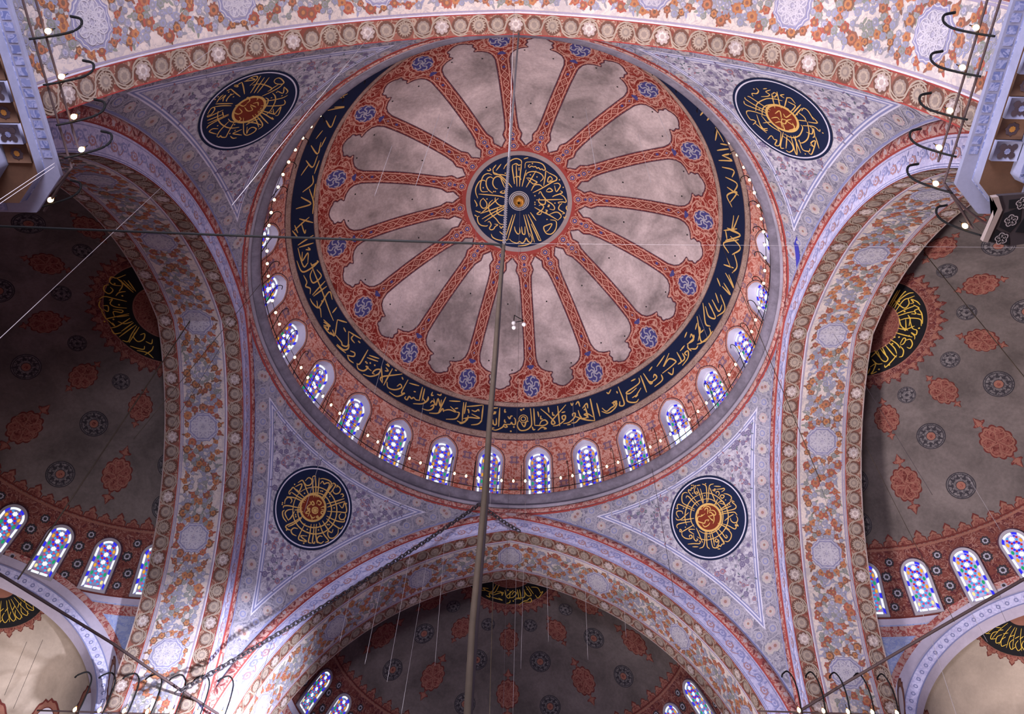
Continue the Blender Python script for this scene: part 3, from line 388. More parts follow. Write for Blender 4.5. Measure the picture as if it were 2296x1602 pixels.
'near_right': [(.085,[(1.577,-.044),(1.432,-.026),(1.337,.171),(1.393,.372),(1.263,.45)]),(.085,[(1.338,-.592),(1.312,-.316),(1.154,-.363),(1.097,-.209),(1.148,.098)]),(.085,[(1.173,-.482),(.509,-.062)]),(.085,[(1.195,-.803),(.621,-.414),(.447,-.358)]),(.085,[(.864,-1.033),(.42,-.482)]),(.085,[(1.125,-.486),(1.184,-.642),(1.077,-.69),(.989,-.457),(1.086,-.448)]),(.085,[(1.005,-1.015),(1.002,-.817),(.851,-.873)]),(.085,[(.595,.938),(.864,.629),(.971,.269),(.999,-.116),(.901,-.424),(.752,-.684)]),(.085,[(.325,.821),(.6,.54),(.713,.206),(.668,-.209),(.517,-.471),(.339,-.657)]),(.085,[(1.323,.864),(1.182,.899),(.724,.658),(.407,.335)]),(.085,[(1.329,.7),(1.256,.614),(.814,.418),(.477,.22)]),(.085,[(1.174,1.067),(.992,1.141),(.666,.818),(.347,.489)]),(.085,[(.576,1.493),(.688,1.329),(.565,1.02),(.227,.599)]),(.085,[(.576,1.493),(.29,1.546),(.209,1.405),(.108,1.39),(.013,1.64)]),(.085,[(.077,1.472),(-.234,1.376),(-.492,1.281)]),(.085,[(.121,1.216),(-.242,1.328),(-.297,1.061)]),(.085,[(.424,1.044),(-.062,1.277),(-.351,1.264),(-.377,1.128)]),(.085,[(.334,.864),(-.153,.831),(-.578,.575)]),(.085,[(-.008,1.069),(-.099,.629),(-.578,.575)]),(.085,[(-.786,1.476),(-.657,1.158),(-.844,1.155),(-.909,1.052),(-1.097,1.309),(-1.134,1.077),(-.582,.553)]),(.085,[(-.603,.444),(-1.225,1.098),(-1.334,.975)]),(.085,[(-.755,.62),(-1.057,.455),(-1.406,.524),(-1.54,.829),(-1.431,.948)]),(.085,[(-1.35,.887),(-.794,.397)]),(.085,[(-.823,.22),(-1.58,.553),(-1.633,.494),(-.861,.003)]),(.085,[(-.846,.089),(-1.66,.314)]),(.085,[(-1.081,.027),(-1.228,-.058),(-1.108,-.442),(-.805,-.772),(-.36,-1.033)]),(.085,[(-.689,.463),(-.912,.241),(-.889,-.174),(-.601,-.598),(-.428,-.642)]),(.085,[(-1.048,-.049),(-1.513,.107),(-1.635,-.146),(-1.523,-.276)]),(.085,[(-1.363,-.396),(-1.466,-.513),(-1.29,-.498),(-1.242,-.773),(-1.772,-.193),(-1.67,-.071)]),(.085,[(-.786,-.644),(-.903,-.84),(-.711,-1.039),(-.575,-1.003)]),(.085,[(-.678,-1.113),(-1.0,-.909),(-1.066,-.763)]),(.085,[(-1.044,-.924),(-1.579,-.716)]),(.085,[(-.481,-.695),(-.6,-1.173),(-.832,-1.276),(-.758,-1.382)]),(.085,[(-.366,-1.075),(-.467,-1.47),(-.157,-1.438)]),(.085,[(-.326,-1.393),(-.028,-1.45),(.149,-1.458),(.255,-1.358),(.152,-1.173)]),(.085,[(-.209,-.676),(-.314,-1.023)]),(.085,[(-.023,-.637),(.269,-1.274)]),(.085,[(.111,-.654),(.434,-1.371)]),(.085,[(.175,-.563),(.401,-1.053),(.55,-.991),(.661,-.896)]),(.085,[(.832,-.953),(.791,-1.16),(.518,-1.156)]),(.085,[(.096,-.98),(-.143,-1.068),(-.353,-.991)]),(.085,[(.634,.692)]),(.085,[(.033,-.83)]),(.085,[(1.565,.097)]),(.085,[(-.889,-.174)]),(.085,[(-1.731,.12)]),(.085,[(-.932,-1.386)]),(.085,[(1.458,-.308),(1.438,-.49)]),(.085,[(.273,.148),(.346,-.168),(.012,.025)]),(.085,[(.11,.497),(.096,.204),(-.049,.178)]),(.085,[(.193,-.231),(.01,-.223),(.119,-.612)]),(.085,[(-.117,-.41),(-.157,-.129),(-.463,-.319)]),(.085,[(-.195,.152),(-.577,.32),(-.361,.242)]),(.085,[(-.126,.499),(-.138,.206),(-.395,.322)]),(.085,[(-.018,.102),(-.109,-.119),(-.259,.056),(-.147,.162),(.004,-.018)]),(.085,[(-.569,.114),(-.535,-.211),(-.282,-.321)])],
'band': [(.1,[(-7.91,.197),(-5.86,.296)]),(.1,[(-6.54,.174),(-5.26,.163),(-3.52,.385),(-2.85,.603),(-2.08,.447),(-2.61,.399),(-3.18,.474)]),(.1,[(-2.85,.603),(-1.2,.623),(-.85,.75),(-.46,.628),(.28,.632),(.34,.922),(-.15,1.084)]),(.1,[(-2.05,1.151),(-1.45,.992),(-1.11,1.16),(-.55,1.185)]),(.1,[(-3.05,1.63),(-3.08,1.425),(-2.61,1.452)]),(.1,[(-2.94,.933),(-2.89,.769),(-2.42,.734)]),(.1,[(-7.5,.669),(-7.26,.551),(-6.69,.525),(-6.57,.861)]),(.1,[(-6.57,.861),(-6.15,.539),(-5.41,.556),(-5.49,.97)]),(.1,[(-6.84,1.412),(-6.65,1.231),(-6.29,1.281),(-6.25,1.406),(-6.08,1.245),(-5.78,1.417)]),(.1,[(-4.72,1.684),(-4.62,.407)]),(.1,[(-7.8,1.571),(-5.31,1.673)]),(.1,[(-10.06,1.726),(-9.88,.591)]),(.1,[(-16.26,.182),(-15.55,.223),(-14.61,.423),(-14.63,.675)]),(.1,[(-15.46,.546),(-13.91,.711),(-13.0,.755),(-10.59,.816),(-13.19,.997)]),(.1,[(-12.8,.259),(-11.04,.378),(-10.22,.537),(-10.11,.666)]),(.1,[(-15.12,1.405),(-10.25,1.719)]),(.1,[(-14.37,1.234),(-14.06,.998)]),(.1,[(-13.4,1.238),(-12.21,1.208),(-11.36,1.367),(-11.08,1.254)]),(.1,[(-16.34,1.632),(-15.59,.369)]),(.1,[(-15.58,1.672),(-15.4,.887)]),(.1,[(5.02,1.685),(5.28,.821),(5.05,.492),(3.76,.254),(1.95,.219),(1.03,.469),(1.01,.676),(1.37,.883)]),(.1,[(2.12,.718),(3.04,.466),(3.6,.795),(4.35,.83)]),(.1,[(6.09,1.672),(6.16,.52)]),(.1,[(6.16,.52),(7.25,.502),(8.9,.468),(10.05,.606),(9.39,.83),(8.25,.773),(7.63,.537)]),(.1,[(5.41,.447),(5.75,.234),(6.29,.268)]),(.1,[(7.0,.173),(8.31,.356),(9.56,.244),(8.82,.22)]),(.1,[(8.31,1.594),(10.45,1.133),(12.26,.58),(11.48,.481),(11.38,.692),(13.28,1.085),(16.37,1.621)]),(.1,[(13.72,1.646),(13.59,.281)]),(.1,[(7.3,1.45),(7.58,1.075)]),(.1,[(8.17,1.146),(8.11,.941),(8.67,.93)]),(.1,[(10.68,1.661),(10.8,1.288)]),(.1,[(11.86,1.298),(11.95,1.089),(12.51,1.07)]),(.1,[(11.61,.352),(13.27,.377),(15.28,.631),(15.65,.907),(14.7,.905),(14.75,.695),(15.51,.704)]),(.1,[(14.67,1.156),(15.83,1.169)]),(.1,[(14.76,.402),(16.44,.41),(18.31,.651),(18.72,.923),(17.95,.922),(17.82,.761)]),(.1,[(17.13,.334),(18.41,.309),(19.47,.46),(20.3,.538),(20.04,.68),(19.82,1.071)]),(.1,[(19.54,.541),(21.51,.42),(22.17,.504),(21.38,.682),(22.51,.651),(23.82,.346)]),(.1,[(24.36,1.579),(24.03,.544)]),(.1,[(15.79,.272),(16.89,.261)]),(.1,[(19.41,1.47),(20.37,1.624),(20.61,1.276)]),(.1,[(21.23,1.113),(22.87,1.345),(22.88,1.006)]),(.1,[(-.07,.444)]),(.1,[(-.93,.146)]),(.1,[(2.88,1.659)]),(.1,[(21.79,.994)]),(.1,[(18.0,1.668),(18.24,1.49),(18.77,1.629)]),(.1,[(1.71,1.621),(2.29,1.6),(1.91,1.539)]),(.1,[(24.24,1.571),(24.06,.018)]),(.1,[(22.15,1.194),(22.36,.373)]),(.1,[(25.91,1.159),(25.84,.231)]),(.1,[(26.71,.513),(28.49,.242),(30.82,.38),(31.76,.644),(30.32,.783)]),(.1,[(24.06,.018),(21.28,.328),(18.53,.721)]),(.1,[(27.08,.722),(28.09,.399),(29.66,.495),(30.82,.544),(31.89,.758),(30.82,.783),(30.82,.544)]),(.1,[(33.93,1.588),(33.88,.389),(32.41,.385),(32.85,.66)]),(.1,[(41.03,1.413),(40.28,1.097),(35.72,.994),(36.54,.819),(39.09,.919)]),(.1,[(35.46,.861),(35.05,.421),(37.1,.099),(38.38,.185)]),(.1,[(36.66,.479),(38.59,.488),(37.72,.433),(40.33,.759)]),(.1,[(41.81,1.477),(41.3,.296)]),(.1,[(42.92,1.495),(43.36,.677),(44.12,.651),(43.05,.889)]),(.1,[(43.36,.677),(45.94,.716),(45.83,.99),(45.04,.853)]),(.1,[(48.08,.72),(52.38,.68),(53.5,.741),(52.15,1.168),(49.41,1.024),(53.12,1.443)]),(.1,[(47.62,.709),(47.1,.36),(44.11,.312)]),(.1,[(47.62,1.314),(51.56,1.54)]),(.1,[(44.8,1.398),(46.4,1.502)]),(.1,[(53.51,.467),(54.9,.469),(55.32,1.12)]),(.1,[(53.98,.469),(56.11,.411),(56.52,.79)]),(.1,[(54.45,.194),(57.13,.294),(58.29,.608),(57.08,.676),(57.24,.457)]),(.1,[(59.24,.593),(60.58,.293),(61.72,.319)]),(.1,[(59.25,.971),(61.71,.807),(62.28,1.167),(61.35,1.086)]),(.1,[(59.52,.912),(58.9,.761),(59.11,.432)]),(.1,[(61.66,.43),(63.38,.214),(66.65,.081),(67.72,.411)]),(.1,[(62.55,.513),(65.03,.804),(65.69,1.045)]),(.1,[(64.36,.069),(67.83,-.033)]),(.1,[(56.37,1.007),(58.5,1.037)]),(.1,[(29.83,1.583),(30.38,1.455),(31.46,1.631)]),(.1,[(49.71,.534),(50.52,.215),(51.84,.51)]),(.1,[(32.93,1.37),(33.02,1.202)]),(.1,[(60.0,1.384),(61.66,1.504)]),(.1,[(38.35,1.5),(39.93,1.471)]),(.1,[(59.94,.932),(62.1,.879),(62.76,1.02)]),(.1,[(71.74,1.666),(67.82,.813),(68.24,.387)]),(.1,[(71.49,1.403),(69.97,.856),(71.05,.383),(72.55,1.093)]),(.1,[(67.4,1.552),(63.34,.437),(64.26,-.086)]),(.1,[(74.43,1.197),(73.18,.399),(75.32,.394)]),(.1,[(77.27,.799),(74.92,.016),(71.76,.336)]),(.1,[(79.58,.909),(79.22,.118),(80.7,.877)]),(.1,[(83.49,.984),(81.38,.055),(83.66,.713)]),(.1,[(90.02,.71),(87.16,.262),(84.65,.508)]),(.1,[(89.24,1.082),(91.23,1.565),(94.28,.457)]),(.1,[(94.02,1.123),(92.34,.255),(89.32,.813)]),(.1,[(95.93,1.42),(96.06,.494)]),(.1,[(72.97,1.304),(71.76,.661)]),(.1,[(76.68,1.176),(75.02,.665)]),(.1,[(80.72,1.45),(79.26,1.022)]),(.1,[(85.35,1.262),(86.18,.48)]),(.1,[(87.65,1.133),(86.04,.754)]),(.1,[(64.64,.714),(66.07,.654)]),(.1,[(64.16,1.133),(65.94,1.301)]),(.1,[(95.24,1.539),(92.64,1.35)]),(.1,[(-25.66,.204),(-23.13,.422),(-22.22,.808),(-21.62,.619)]),(.1,[(-23.13,.422),(-22.24,1.621)]),(.1,[(-22.03,.666),(-20.17,.88),(-18.03,.866),(-20.1,1.116)]),(.1,[(-18.03,.866),(-16.96,.854),(-17.58,.431),(-20.42,.199)]),(.1,[(-17.11,.305),(-15.72,.271),(-14.25,.542),(-14.17,.853)]),(.1,[(-26.28,.862),(-25.85,1.058),(-24.88,.905),(-25.74,.751)]),(.1,[(-25.74,1.224),(-24.45,.863),(-24.42,1.335),(-23.06,.898),(-23.33,1.345)]),(.1,[(-28.1,.29),(-26.22,.351),(-25.11,.57),(-25.1,.808),(-25.95,.653)]),(.1,[(-29.09,.992),(-27.67,.812),(-27.48,1.147)]),(.1,[(-31.09,.339),(-28.45,.616),(-27.25,1.009),(-27.6,1.215)]),(.1,[(-30.29,1.63),(-29.68,.691)]),(.1,[(-29.44,1.595),(-28.89,.772)]),(.1,[(-29.74,.725),(-30.74,.66),(-31.62,.727),(-32.11,.59),(-32.99,.653),(-33.21,.381),(-34.02,.408),(-33.91,.544)]),(.1,[(-38.98,.215),(-36.33,.24),(-34.62,.705),(-35.61,.624),(-35.41,1.594)]),(.1,[(-34.64,1.439),(-31.4,1.596)]),(.1,[(-40.94,.696),(-39.87,.426),(-37.78,.549),(-36.25,.915),(-37.0,1.068),(-37.62,.821)]),(.1,[(-41.42,1.645),(-41.35,.378)]),(.1,[(-41.96,.458),(-43.19,.612),(-42.64,.869),(-40.4,1.281),(-37.86,1.746)]),(.1,[(-44.79,1.312),(-42.12,.519)]),(.1,[(-48.28,.101),(-46.11,.307),(-44.44,.759),(-44.55,1.09),(-45.72,.901),(-46.06,.581),(-45.31,.618)]),(.1,[(-51.6,.377),(-50.41,.153),(-48.67,.299),(-48.08,.673),(-48.83,.628),(-46.69,.649)]),(.1,[(-51.2,1.556),(-50.78,.537),(-51.42,.322)]),(.1,[(-49.9,1.338),(-46.7,1.62)]),(.1,[(-50.07,1.125),(-46.51,1.43)]),(.1,[(-55.24,.28),(-54.07,.155),(-52.42,.215)]),(.1,[(-55.39,.63),(-53.91,.75),(-53.58,.537),(-55.38,.252)]),(.1,[(-59.75,.22),(-57.17,.334),(-56.33,.617),(-56.91,.875)]),(.1,[(-59.61,1.397),(-56.96,.767),(-58.26,.473),(-59.16,.559),(-61.74,.534)]),(.1,[(-59.61,1.397),(-55.04,1.748)]),(.1,[(-64.64,1.241),(-61.99,.472),(-63.65,.352)]),(.1,[(-64.64,1.241),(-61.91,1.667)]),(.1,[(-59.67,.141),(-56.04,.298)]),(.1,[(-66.23,.175),(-63.67,.244),(-62.46,.454),(-63.61,.569)]),(.1,[(-67.15,.34),(-65.5,.481),(-64.58,.311),(-65.99,.241)]),(.1,[(-61.58,1.284),(-60.14,1.224)]),(.1,[(-57.62,1.497),(-57.47,1.236),(-55.79,1.211)]),(.1,[(-55.42,1.48),(-54.43,1.491)]),(.1,[(-37.53,1.539),(-36.83,1.421)]),(.1,[(-20.89,1.448),(-17.44,1.629)]),(.1,[(-14.5,1.217)]),(.1,[(-18.6,1.061),(-17.64,1.159)]),(.1,[(-48.26,1.0)]),(.1,[(-46.73,1.084)]),(.1,[(-43.97,1.615),(-42.69,1.633),(-43.73,1.823)]),(.1,[(-43.19,1.215),(-42.29,1.349),(-43.42,1.438)]),(.1,[(-40.63,1.671),(-39.84,1.695)]),(.1,[(-49.58,.853)]),(.1,[(-49.11,.848)]),(.1,[(-25.19,1.584),(-24.08,1.597),(-23.96,1.762)]),(.1,[(-32.33,1.093),(-31.63,1.129)]),(.1,[(-26.76,1.607),(-26.73,1.373),(-26.08,1.431)]),(.1,[(-89.63,.421),(-84.02,.558),(-84.16,.932)]),(.1,[(-86.5,.168),(-82.81,.373),(-82.27,1.159),(-82.79,1.815)]),(.1,[(-83.71,1.126),(-82.85,1.202),(-82.85,1.644),(-83.33,1.588)]),(.1,[(-83.33,1.145),(-74.27,1.241),(-65.29,.972)]),(.1,[(-81.79,.384),(-79.58,.468),(-78.71,.284),(-77.37,.53),(-76.06,.382)]),(.1,[(-81.69,1.116),(-80.37,.823),(-78.11,.893),(-78.42,1.569),(-80.94,1.418)]),(.1,[(-75.03,.256),(-73.59,.271),(-71.71,.419),(-70.79,.593),(-68.61,.361)]),(.1,[(-75.38,.498),(-76.46,1.751)]),(.1,[(-74.91,.54),(-74.81,1.678)]),(.1,[(-73.23,.626),(-71.27,.559),(-72.98,1.663),(-70.39,1.633)]),(.1,[(-67.67,.418),(-66.26,.496),(-64.84,.567),(-66.5,.214)]),(.1,[(-90.36,.45),(-91.0,1.682)]),(.1,[(-89.61,.51),(-88.78,1.609)]),(.1,[(-94.97,.126),(-92.44,.518)]),(.1,[(-96.19,.318),(-93.64,.546)]),(.1,[(-96.0,.838),(-92.78,1.049),(-93.58,1.15)]),(.1,[(-87.94,.702),(-85.62,.573),(-86.81,1.089),(-84.16,.932)]),(.1,[(-88.04,.973),(-87.39,1.292),(-88.32,1.161)]),(.1,[(-72.35,.909),(-71.65,1.015)]),(.1,[(-67.26,1.188),(-67.6,1.644)]),(.1,[(-94.79,.279),(-96.76,1.453)]),(.1,[(-100.58,.407),(-100.55,1.548),(-103.42,.726)]),(.1,[(-104.73,.808),(-106.47,1.486),(-109.0,1.353)]),(.1,[(-109.72,.418),(-112.68,.842)]),(.1,[(-113.83,.484),(-111.52,1.186),(-114.88,1.289)]),(.1,[(-118.07,.437),(-115.38,1.242),(-118.85,1.134)]),(.1,[(-105.19,1.293),(-100.99,2.028),(-97.4,1.701)]),(.1,[(-119.93,.609),(-122.34,.818)]),(.1,[(-125.32,.635),(-123.4,1.334),(-127.0,1.179)]),(.1,[(-128.28,.247),(-129.79,1.376),(-129.39,.604)]),(.1,[(-131.33,.202),(-133.82,.834)]),(.1,[(-109.42,1.452),(-113.3,1.55)]),(.1,[(-97.4,.692),(-94.73,1.814)]),(.1,[(-102.02,2.006),(-106.26,1.741)]),(.1,[(-117.34,1.301),(-120.34,1.346)]),(.1,[(-131.86,.233),(-132.68,.792)]),(.1,[(133.35,.673),(130.65,.355),(128.81,1.019)]),(.1,[(127.22,.731),(128.78,-.954)]),(.1,[(125.26,.35),(121.04,.287)]),(.1,[(118.39,1.161),(119.28,.098)]),(.1,[(115.43,1.328),(116.05,.195),(117.05,.906)]),(.1,[(113.56,1.228),(113.25,.324),(111.2,.619)]),(.1,[(110.75,1.174),(109.65,.319),(106.97,.732)]),(.1,[(107.89,1.209),(106.48,.354)]),(.1,[(103.76,1.109),(107.27,.452),(105.42,1.314),(102.48,1.009)]),(.1,[(100.28,.91),(95.86,1.027),(100.86,.506)]),(.1,[(94.79,1.66),(96.97,.642)]),(.1,[(92.17,1.466),(95.62,.35),(95.65,1.155)]),(.1,[(124.31,.364),(121.34,.939)]),(.1,[(120.45,.644),(120.32,-.185)]),(.1,[(133.11,.103),(131.1,.104)]),(.1,[(117.05,.906),(117.99,-.023)])],
'semi_right': [(.05,[(-61.6,6.59),(-69.4,10.77)]),(.05,[(-58.0,6.69),(-67.7,11.09)]),(.05,[(-54.6,6.8),(-61.2,10.93),(-60.3,11.23)]),(.05,[(-49.6,6.94),(-56.9,8.86),(-56.6,11.2),(-53.5,12.13)]),(.05,[(-42.8,6.73),(-52.4,9.46),(-50.5,10.61),(-49.1,11.77)]),(.05,[(-62.0,8.32),(-53.2,8.13),(-39.6,8.57),(-43.1,9.84),(-51.4,10.45)]),(.05,[(-42.3,10.02),(-41.6,10.72),(-47.4,10.78),(-41.0,11.41),(-35.0,11.66)]),(.05,[(-38.6,10.47),(-31.2,11.19),(-30.0,10.2),(-24.6,10.24),(-26.3,9.37)]),(.05,[(-35.8,6.62),(-36.9,8.65),(-36.5,10.81)]),(.05,[(-29.8,6.64),(-29.8,8.79),(-28.4,10.13)]),(.05,[(-31.6,10.98),(-24.4,11.37),(-16.7,11.47),(-9.3,11.53)]),(.05,[(-24.2,10.46),(-21.4,11.3)]),(.05,[(-19.0,6.67),(-20.1,8.54),(-15.5,11.01),(-6.4,11.37)]),(.05,[(-24.1,6.74),(-6.2,7.19),(1.4,8.84)]),(.05,[(-18.8,8.06),(1.8,8.37),(-6.2,7.19)]),(.05,[(-26.0,8.66),(-17.5,8.97),(-6.2,8.83)]),(.05,[(-15.6,8.96),(-2.8,9.63),(-.1,10.68),(6.1,10.8),(4.1,9.7),(7.9,10.67),(12.1,11.02)]),(.05,[(-1.3,6.58),(-.1,8.3),(-6.3,9.99)]),(.05,[(9.2,6.47),(10.0,8.31),(10.0,10.34)]),(.05,[(25.3,8.85),(15.3,8.69),(15.8,9.27),(23.0,9.46),(26.7,9.03)]),(.05,[(17.3,9.41),(13.8,10.15),(18.2,11.14),(24.2,11.37),(24.9,10.59)]),(.05,[(28.1,9.21),(30.6,10.56),(36.6,11.4),(40.1,11.1)]),(.05,[(26.9,6.27),(27.8,8.24),(30.7,9.6)]),(.05,[(33.8,6.67),(35.4,8.66),(39.1,10.1)]),(.05,[(42.0,6.48),(43.1,9.83),(42.0,10.77)]),(.05,[(48.8,6.57),(51.8,9.42)]),(.05,[(40.1,10.32),(48.4,10.87),(58.5,11.63),(58.6,10.99)]),(.05,[(53.4,6.54),(52.4,7.99),(51.3,9.81),(55.8,10.32),(59.6,9.32),(59.7,7.1)]),(.05,[(71.6,8.6),(66.9,10.02),(60.5,10.5)]),(.05,[(64.8,6.51),(59.6,9.32)]),(.05,[(72.8,7.97),(59.0,6.82)]),(.05,[(75.8,10.46),(68.3,9.94),(72.4,11.47),(75.2,12.2),(69.0,11.96)]),(.05,[(78.8,12.06),(75.9,10.74)]),(.05,[(-55.3,8.66)]),(.05,[(-33.8,8.24)]),(.05,[(-3.3,11.01)]),(.05,[(9.6,9.55)]),(.05,[(18.9,6.78)]),(.05,[(16.0,7.67)]),(.05,[(66.1,11.57)]),(.05,[(54.2,11.46)]),(.05,[(31.8,7.45)])],
'semi_left': [(.05,[(60.8,11.72),(50.0,12.29),(47.5,13.29),(41.7,12.97),(40.0,11.92),(43.9,10.48)]),(.05,[(50.9,11.29),(44.7,10.3),(34.5,10.25)]),(.05,[(50.0,12.29),(47.6,9.78),(44.9,7.6)]),(.05,[(50.4,11.79),(46.3,8.27)]),(.05,[(52.7,10.98),(48.8,7.93)]),(.05,[(56.8,10.39),(49.6,7.43)]),(.05,[(37.5,12.69),(34.2,13.39),(28.8,13.16),(26.6,12.0),(32.7,11.48),(35.5,12.28)]),(.05,[(26.3,10.56),(32.9,10.15),(39.3,9.05)]),(.05,[(17.3,13.83),(21.7,12.76),(21.8,10.66),(22.3,8.06)]),(.05,[(17.9,11.76),(20.3,11.1),(13.7,11.51),(9.8,10.37),(9.4,8.0)]),(.05,[(16.2,13.59),(9.9,13.86),(3.6,13.12)]),(.05,[(10.1,13.17),(10.5,12.0),(3.5,12.18),(6.2,13.03)]),(.05,[(6.4,11.02),(5.0,9.03),(1.4,9.37),(3.3,10.99),(-4.2,11.1)]),(.05,[(5.0,13.54),(-4.1,13.07),(-4.7,12.37),(-1.2,7.74)]),(.05,[(-5.5,12.92),(-15.0,11.99),(-10.6,12.08)]),(.05,[(-4.6,10.63),(-4.4,7.86)]),(.05,[(-15.9,13.16),(-16.3,11.32),(-9.7,7.87)]),(.05,[(-17.4,13.08),(-23.0,13.04),(-25.2,11.59)]),(.05,[(-10.8,10.81),(-16.2,9.67),(-16.6,7.78)]),(.05,[(-24.0,11.42),(-19.1,7.69)]),(.05,[(-28.3,12.72),(-24.3,7.57)]),(.05,[(-33.1,12.69),(-37.7,11.95),(-33.9,10.12),(-27.0,7.52)]),(.05,[(-39.4,11.98),(-30.7,7.28)]),(.05,[(-34.1,9.11),(-37.9,10.15),(-45.8,10.35),(-49.7,9.04),(-45.7,7.65),(-41.8,8.59)]),(.05,[(-42.7,12.47),(-49.5,11.96),(-56.3,11.34),(-55.6,10.43)]),(.05,[(-53.9,9.25),(-62.1,9.13),(-61.2,7.91)]),(.05,[(-50.9,12.45),(-61.3,11.76),(-69.8,12.52)]),(.05,[(-60.1,12.53),(-65.1,10.77),(-66.0,9.46)]),(.05,[(42.1,11.86)]),(.05,[(29.7,9.26)]),(.05,[(13.7,9.64)]),(.05,[(-7.5,13.58)]),(.05,[(-6.9,11.53)]),(.05,[(51.2,9.62)])],
'semi_far': [(.05,[(50.0,11.22),(43.7,10.18),(50.0,10.04),(41.8,9.2)]),(.05,[(43.7,10.18),(33.1,9.6),(35.1,6.78)]),(.05,[(37.5,10.07),(27.5,9.42),(28.4,6.33)]),(.05,[(36.1,11.55),(29.8,11.47),(34.6,10.4),(26.4,10.26)]),(.05,[(27.7,11.27),(19.1,11.2),(10.6,11.34),(17.3,10.81)]),(.05,[(26.4,10.26),(20.4,9.25),(12.6,8.61),(13.7,9.79)]),(.05,[(24.4,8.9),(17.5,8.51),(12.5,9.74)]),(.05,[(10.8,7.7),(5.7,9.82),(.4,10.3),(-.9,7.81)]),(.05,[(5.7,9.82),(-7.7,7.56)]),(.05,[(1.6,10.31),(-6.0,10.04),(-12.7,8.77),(-8.8,8.13),(-3.7,9.2)]),(.05,[(-.9,11.11),(.2,11.92),(4.5,12.24)]),(.05,[(-16.6,7.45),(-14.5,10.49)]),(.05,[(-21.5,7.62),(-18.1,10.63)]),(.05,[(-9.6,10.36),(-23.3,10.61),(-30.7,8.1)]),(.05,[(-6.8,10.86),(-14.2,10.76),(-17.3,11.15)]),(.05,[(-28.8,8.6),(-29.2,10.43),(-35.5,10.67),(-38.2,7.36)]),(.05,[(-42.4,7.74),(-39.5,10.78)]),(.05,[(-12.0,12.86),(-20.8,11.88),(-25.5,11.9),(-31.4,11.51),(-29.3,12.79),(-20.4,12.14)]),(.05,[(-40.6,11.24),(-41.0,12.57),(-53.5,11.83),(-48.1,11.61)]),(.05,[(-46.1,8.49),(-53.3,9.86),(-50.0,11.56)]),(.05,[(4.2,7.57)]),(.05,[(-5.4,11.39)]),(.05,[(-36.2,8.51)])],
}


# ------------------------------------------------------------------ the main dome
dome_o = tag(thing('ceiling_dome', (0, 0, 35.4)), 'great central dome painted with sixteen red ribs and a navy inscription band', 'dome', kind='structure')
def child(mb, name, parent, smooth=True):
    r = parent
    while r.parent is not None: r = r.parent
    return mb.build(name, parent, smooth, origin=tuple(r.location))
SPOKE0 = rad(5.67)
NS = 16
vault = MB()
V, F = mesh_grid(lambda a, t: dome(a, t), np.linspace(0, 2 * PI, 193), rad(1) * np.linspace(13.6, 57.2, 60))
vault.add(V, F, red_rib)
HW = np.array([(15.9, .72), (16.8, .60), (17.9, .43), (18.6, .49), (19.6, .55), (20.4, .48), (21.2, .40), (24, .36), (38.6, .355), (44.3, .375), (46.2, .49), (47.4, .68),
               (48.2, .97), (48.75, 1.37), (49.1, 1.33), (49.7, 1.25), (50.3, 1.31), (50.8, 1.38), (51.3, 1.33), (51.9, 1.36), (52.2, 1.55), (52.6, 1.70)])
ths = np.concatenate([np.linspace(16.2, 21.8, 29), np.linspace(22, 44.5, 46), np.linspace(45, 53.28, 70)])
hw = np.interp(ths, HW[:, 0], HW[:, 1])
half = PI / NS * DR * np.sin(rad(1) * ths)
pw = np.clip(half - hw, 0.0, None)
m_ = ths > 52.2
pw[m_] = np.clip((1 - ((ths[m_] - 52.2) / 1.15) ** 1.0), 0, 1) * pw[~m_][-1] + 0.09 * np.sin((ths[m_] - 52.2) / 1.15 * PI)
pw[-1] = 0
for k in range(NS):
    az0 = SPOKE0 + (k + 0.5) * 2 * PI / NS
    nx = 9
    X = np.linspace(-1, 1, nx)[None, :] * pw[:, None]
    T = np.repeat(ths[:, None], nx, 1) * rad(1)
    az = az0 + X / (DR * np.sin(T))
    vault.add(dome(az.ravel(), T.ravel(), LIFT), grid_faces(len(ths), nx), plaster)
    # plum outline round the panel, pink fillet beside it
    L = ths * rad(1) * DR
    for off, wd_, mat, lf in ((0.0, 0.065, dark_line, 2), (0.11, 0.06, pink, 2)):
        for sgn in (-1, 1):
            P = np.stack([sgn * pw, L], 1)
            d = np.gradient(P, axis=0); d /= np.linalg.norm(d, axis=1)[:, None]
            nn = np.stack([-d[:, 1], d[:, 0]], 1) * (-sgn)
            Pn = P + nn * off
            Rb, F = ribbon(Pn, wd_)
            t = np.clip(Rb[:, 1] / DR, rad(14.2), None)
            vault.add(dome(az0 + Rb[:, 0] / (DR * np.sin(t)), t, lf * LIFT), F, mat)
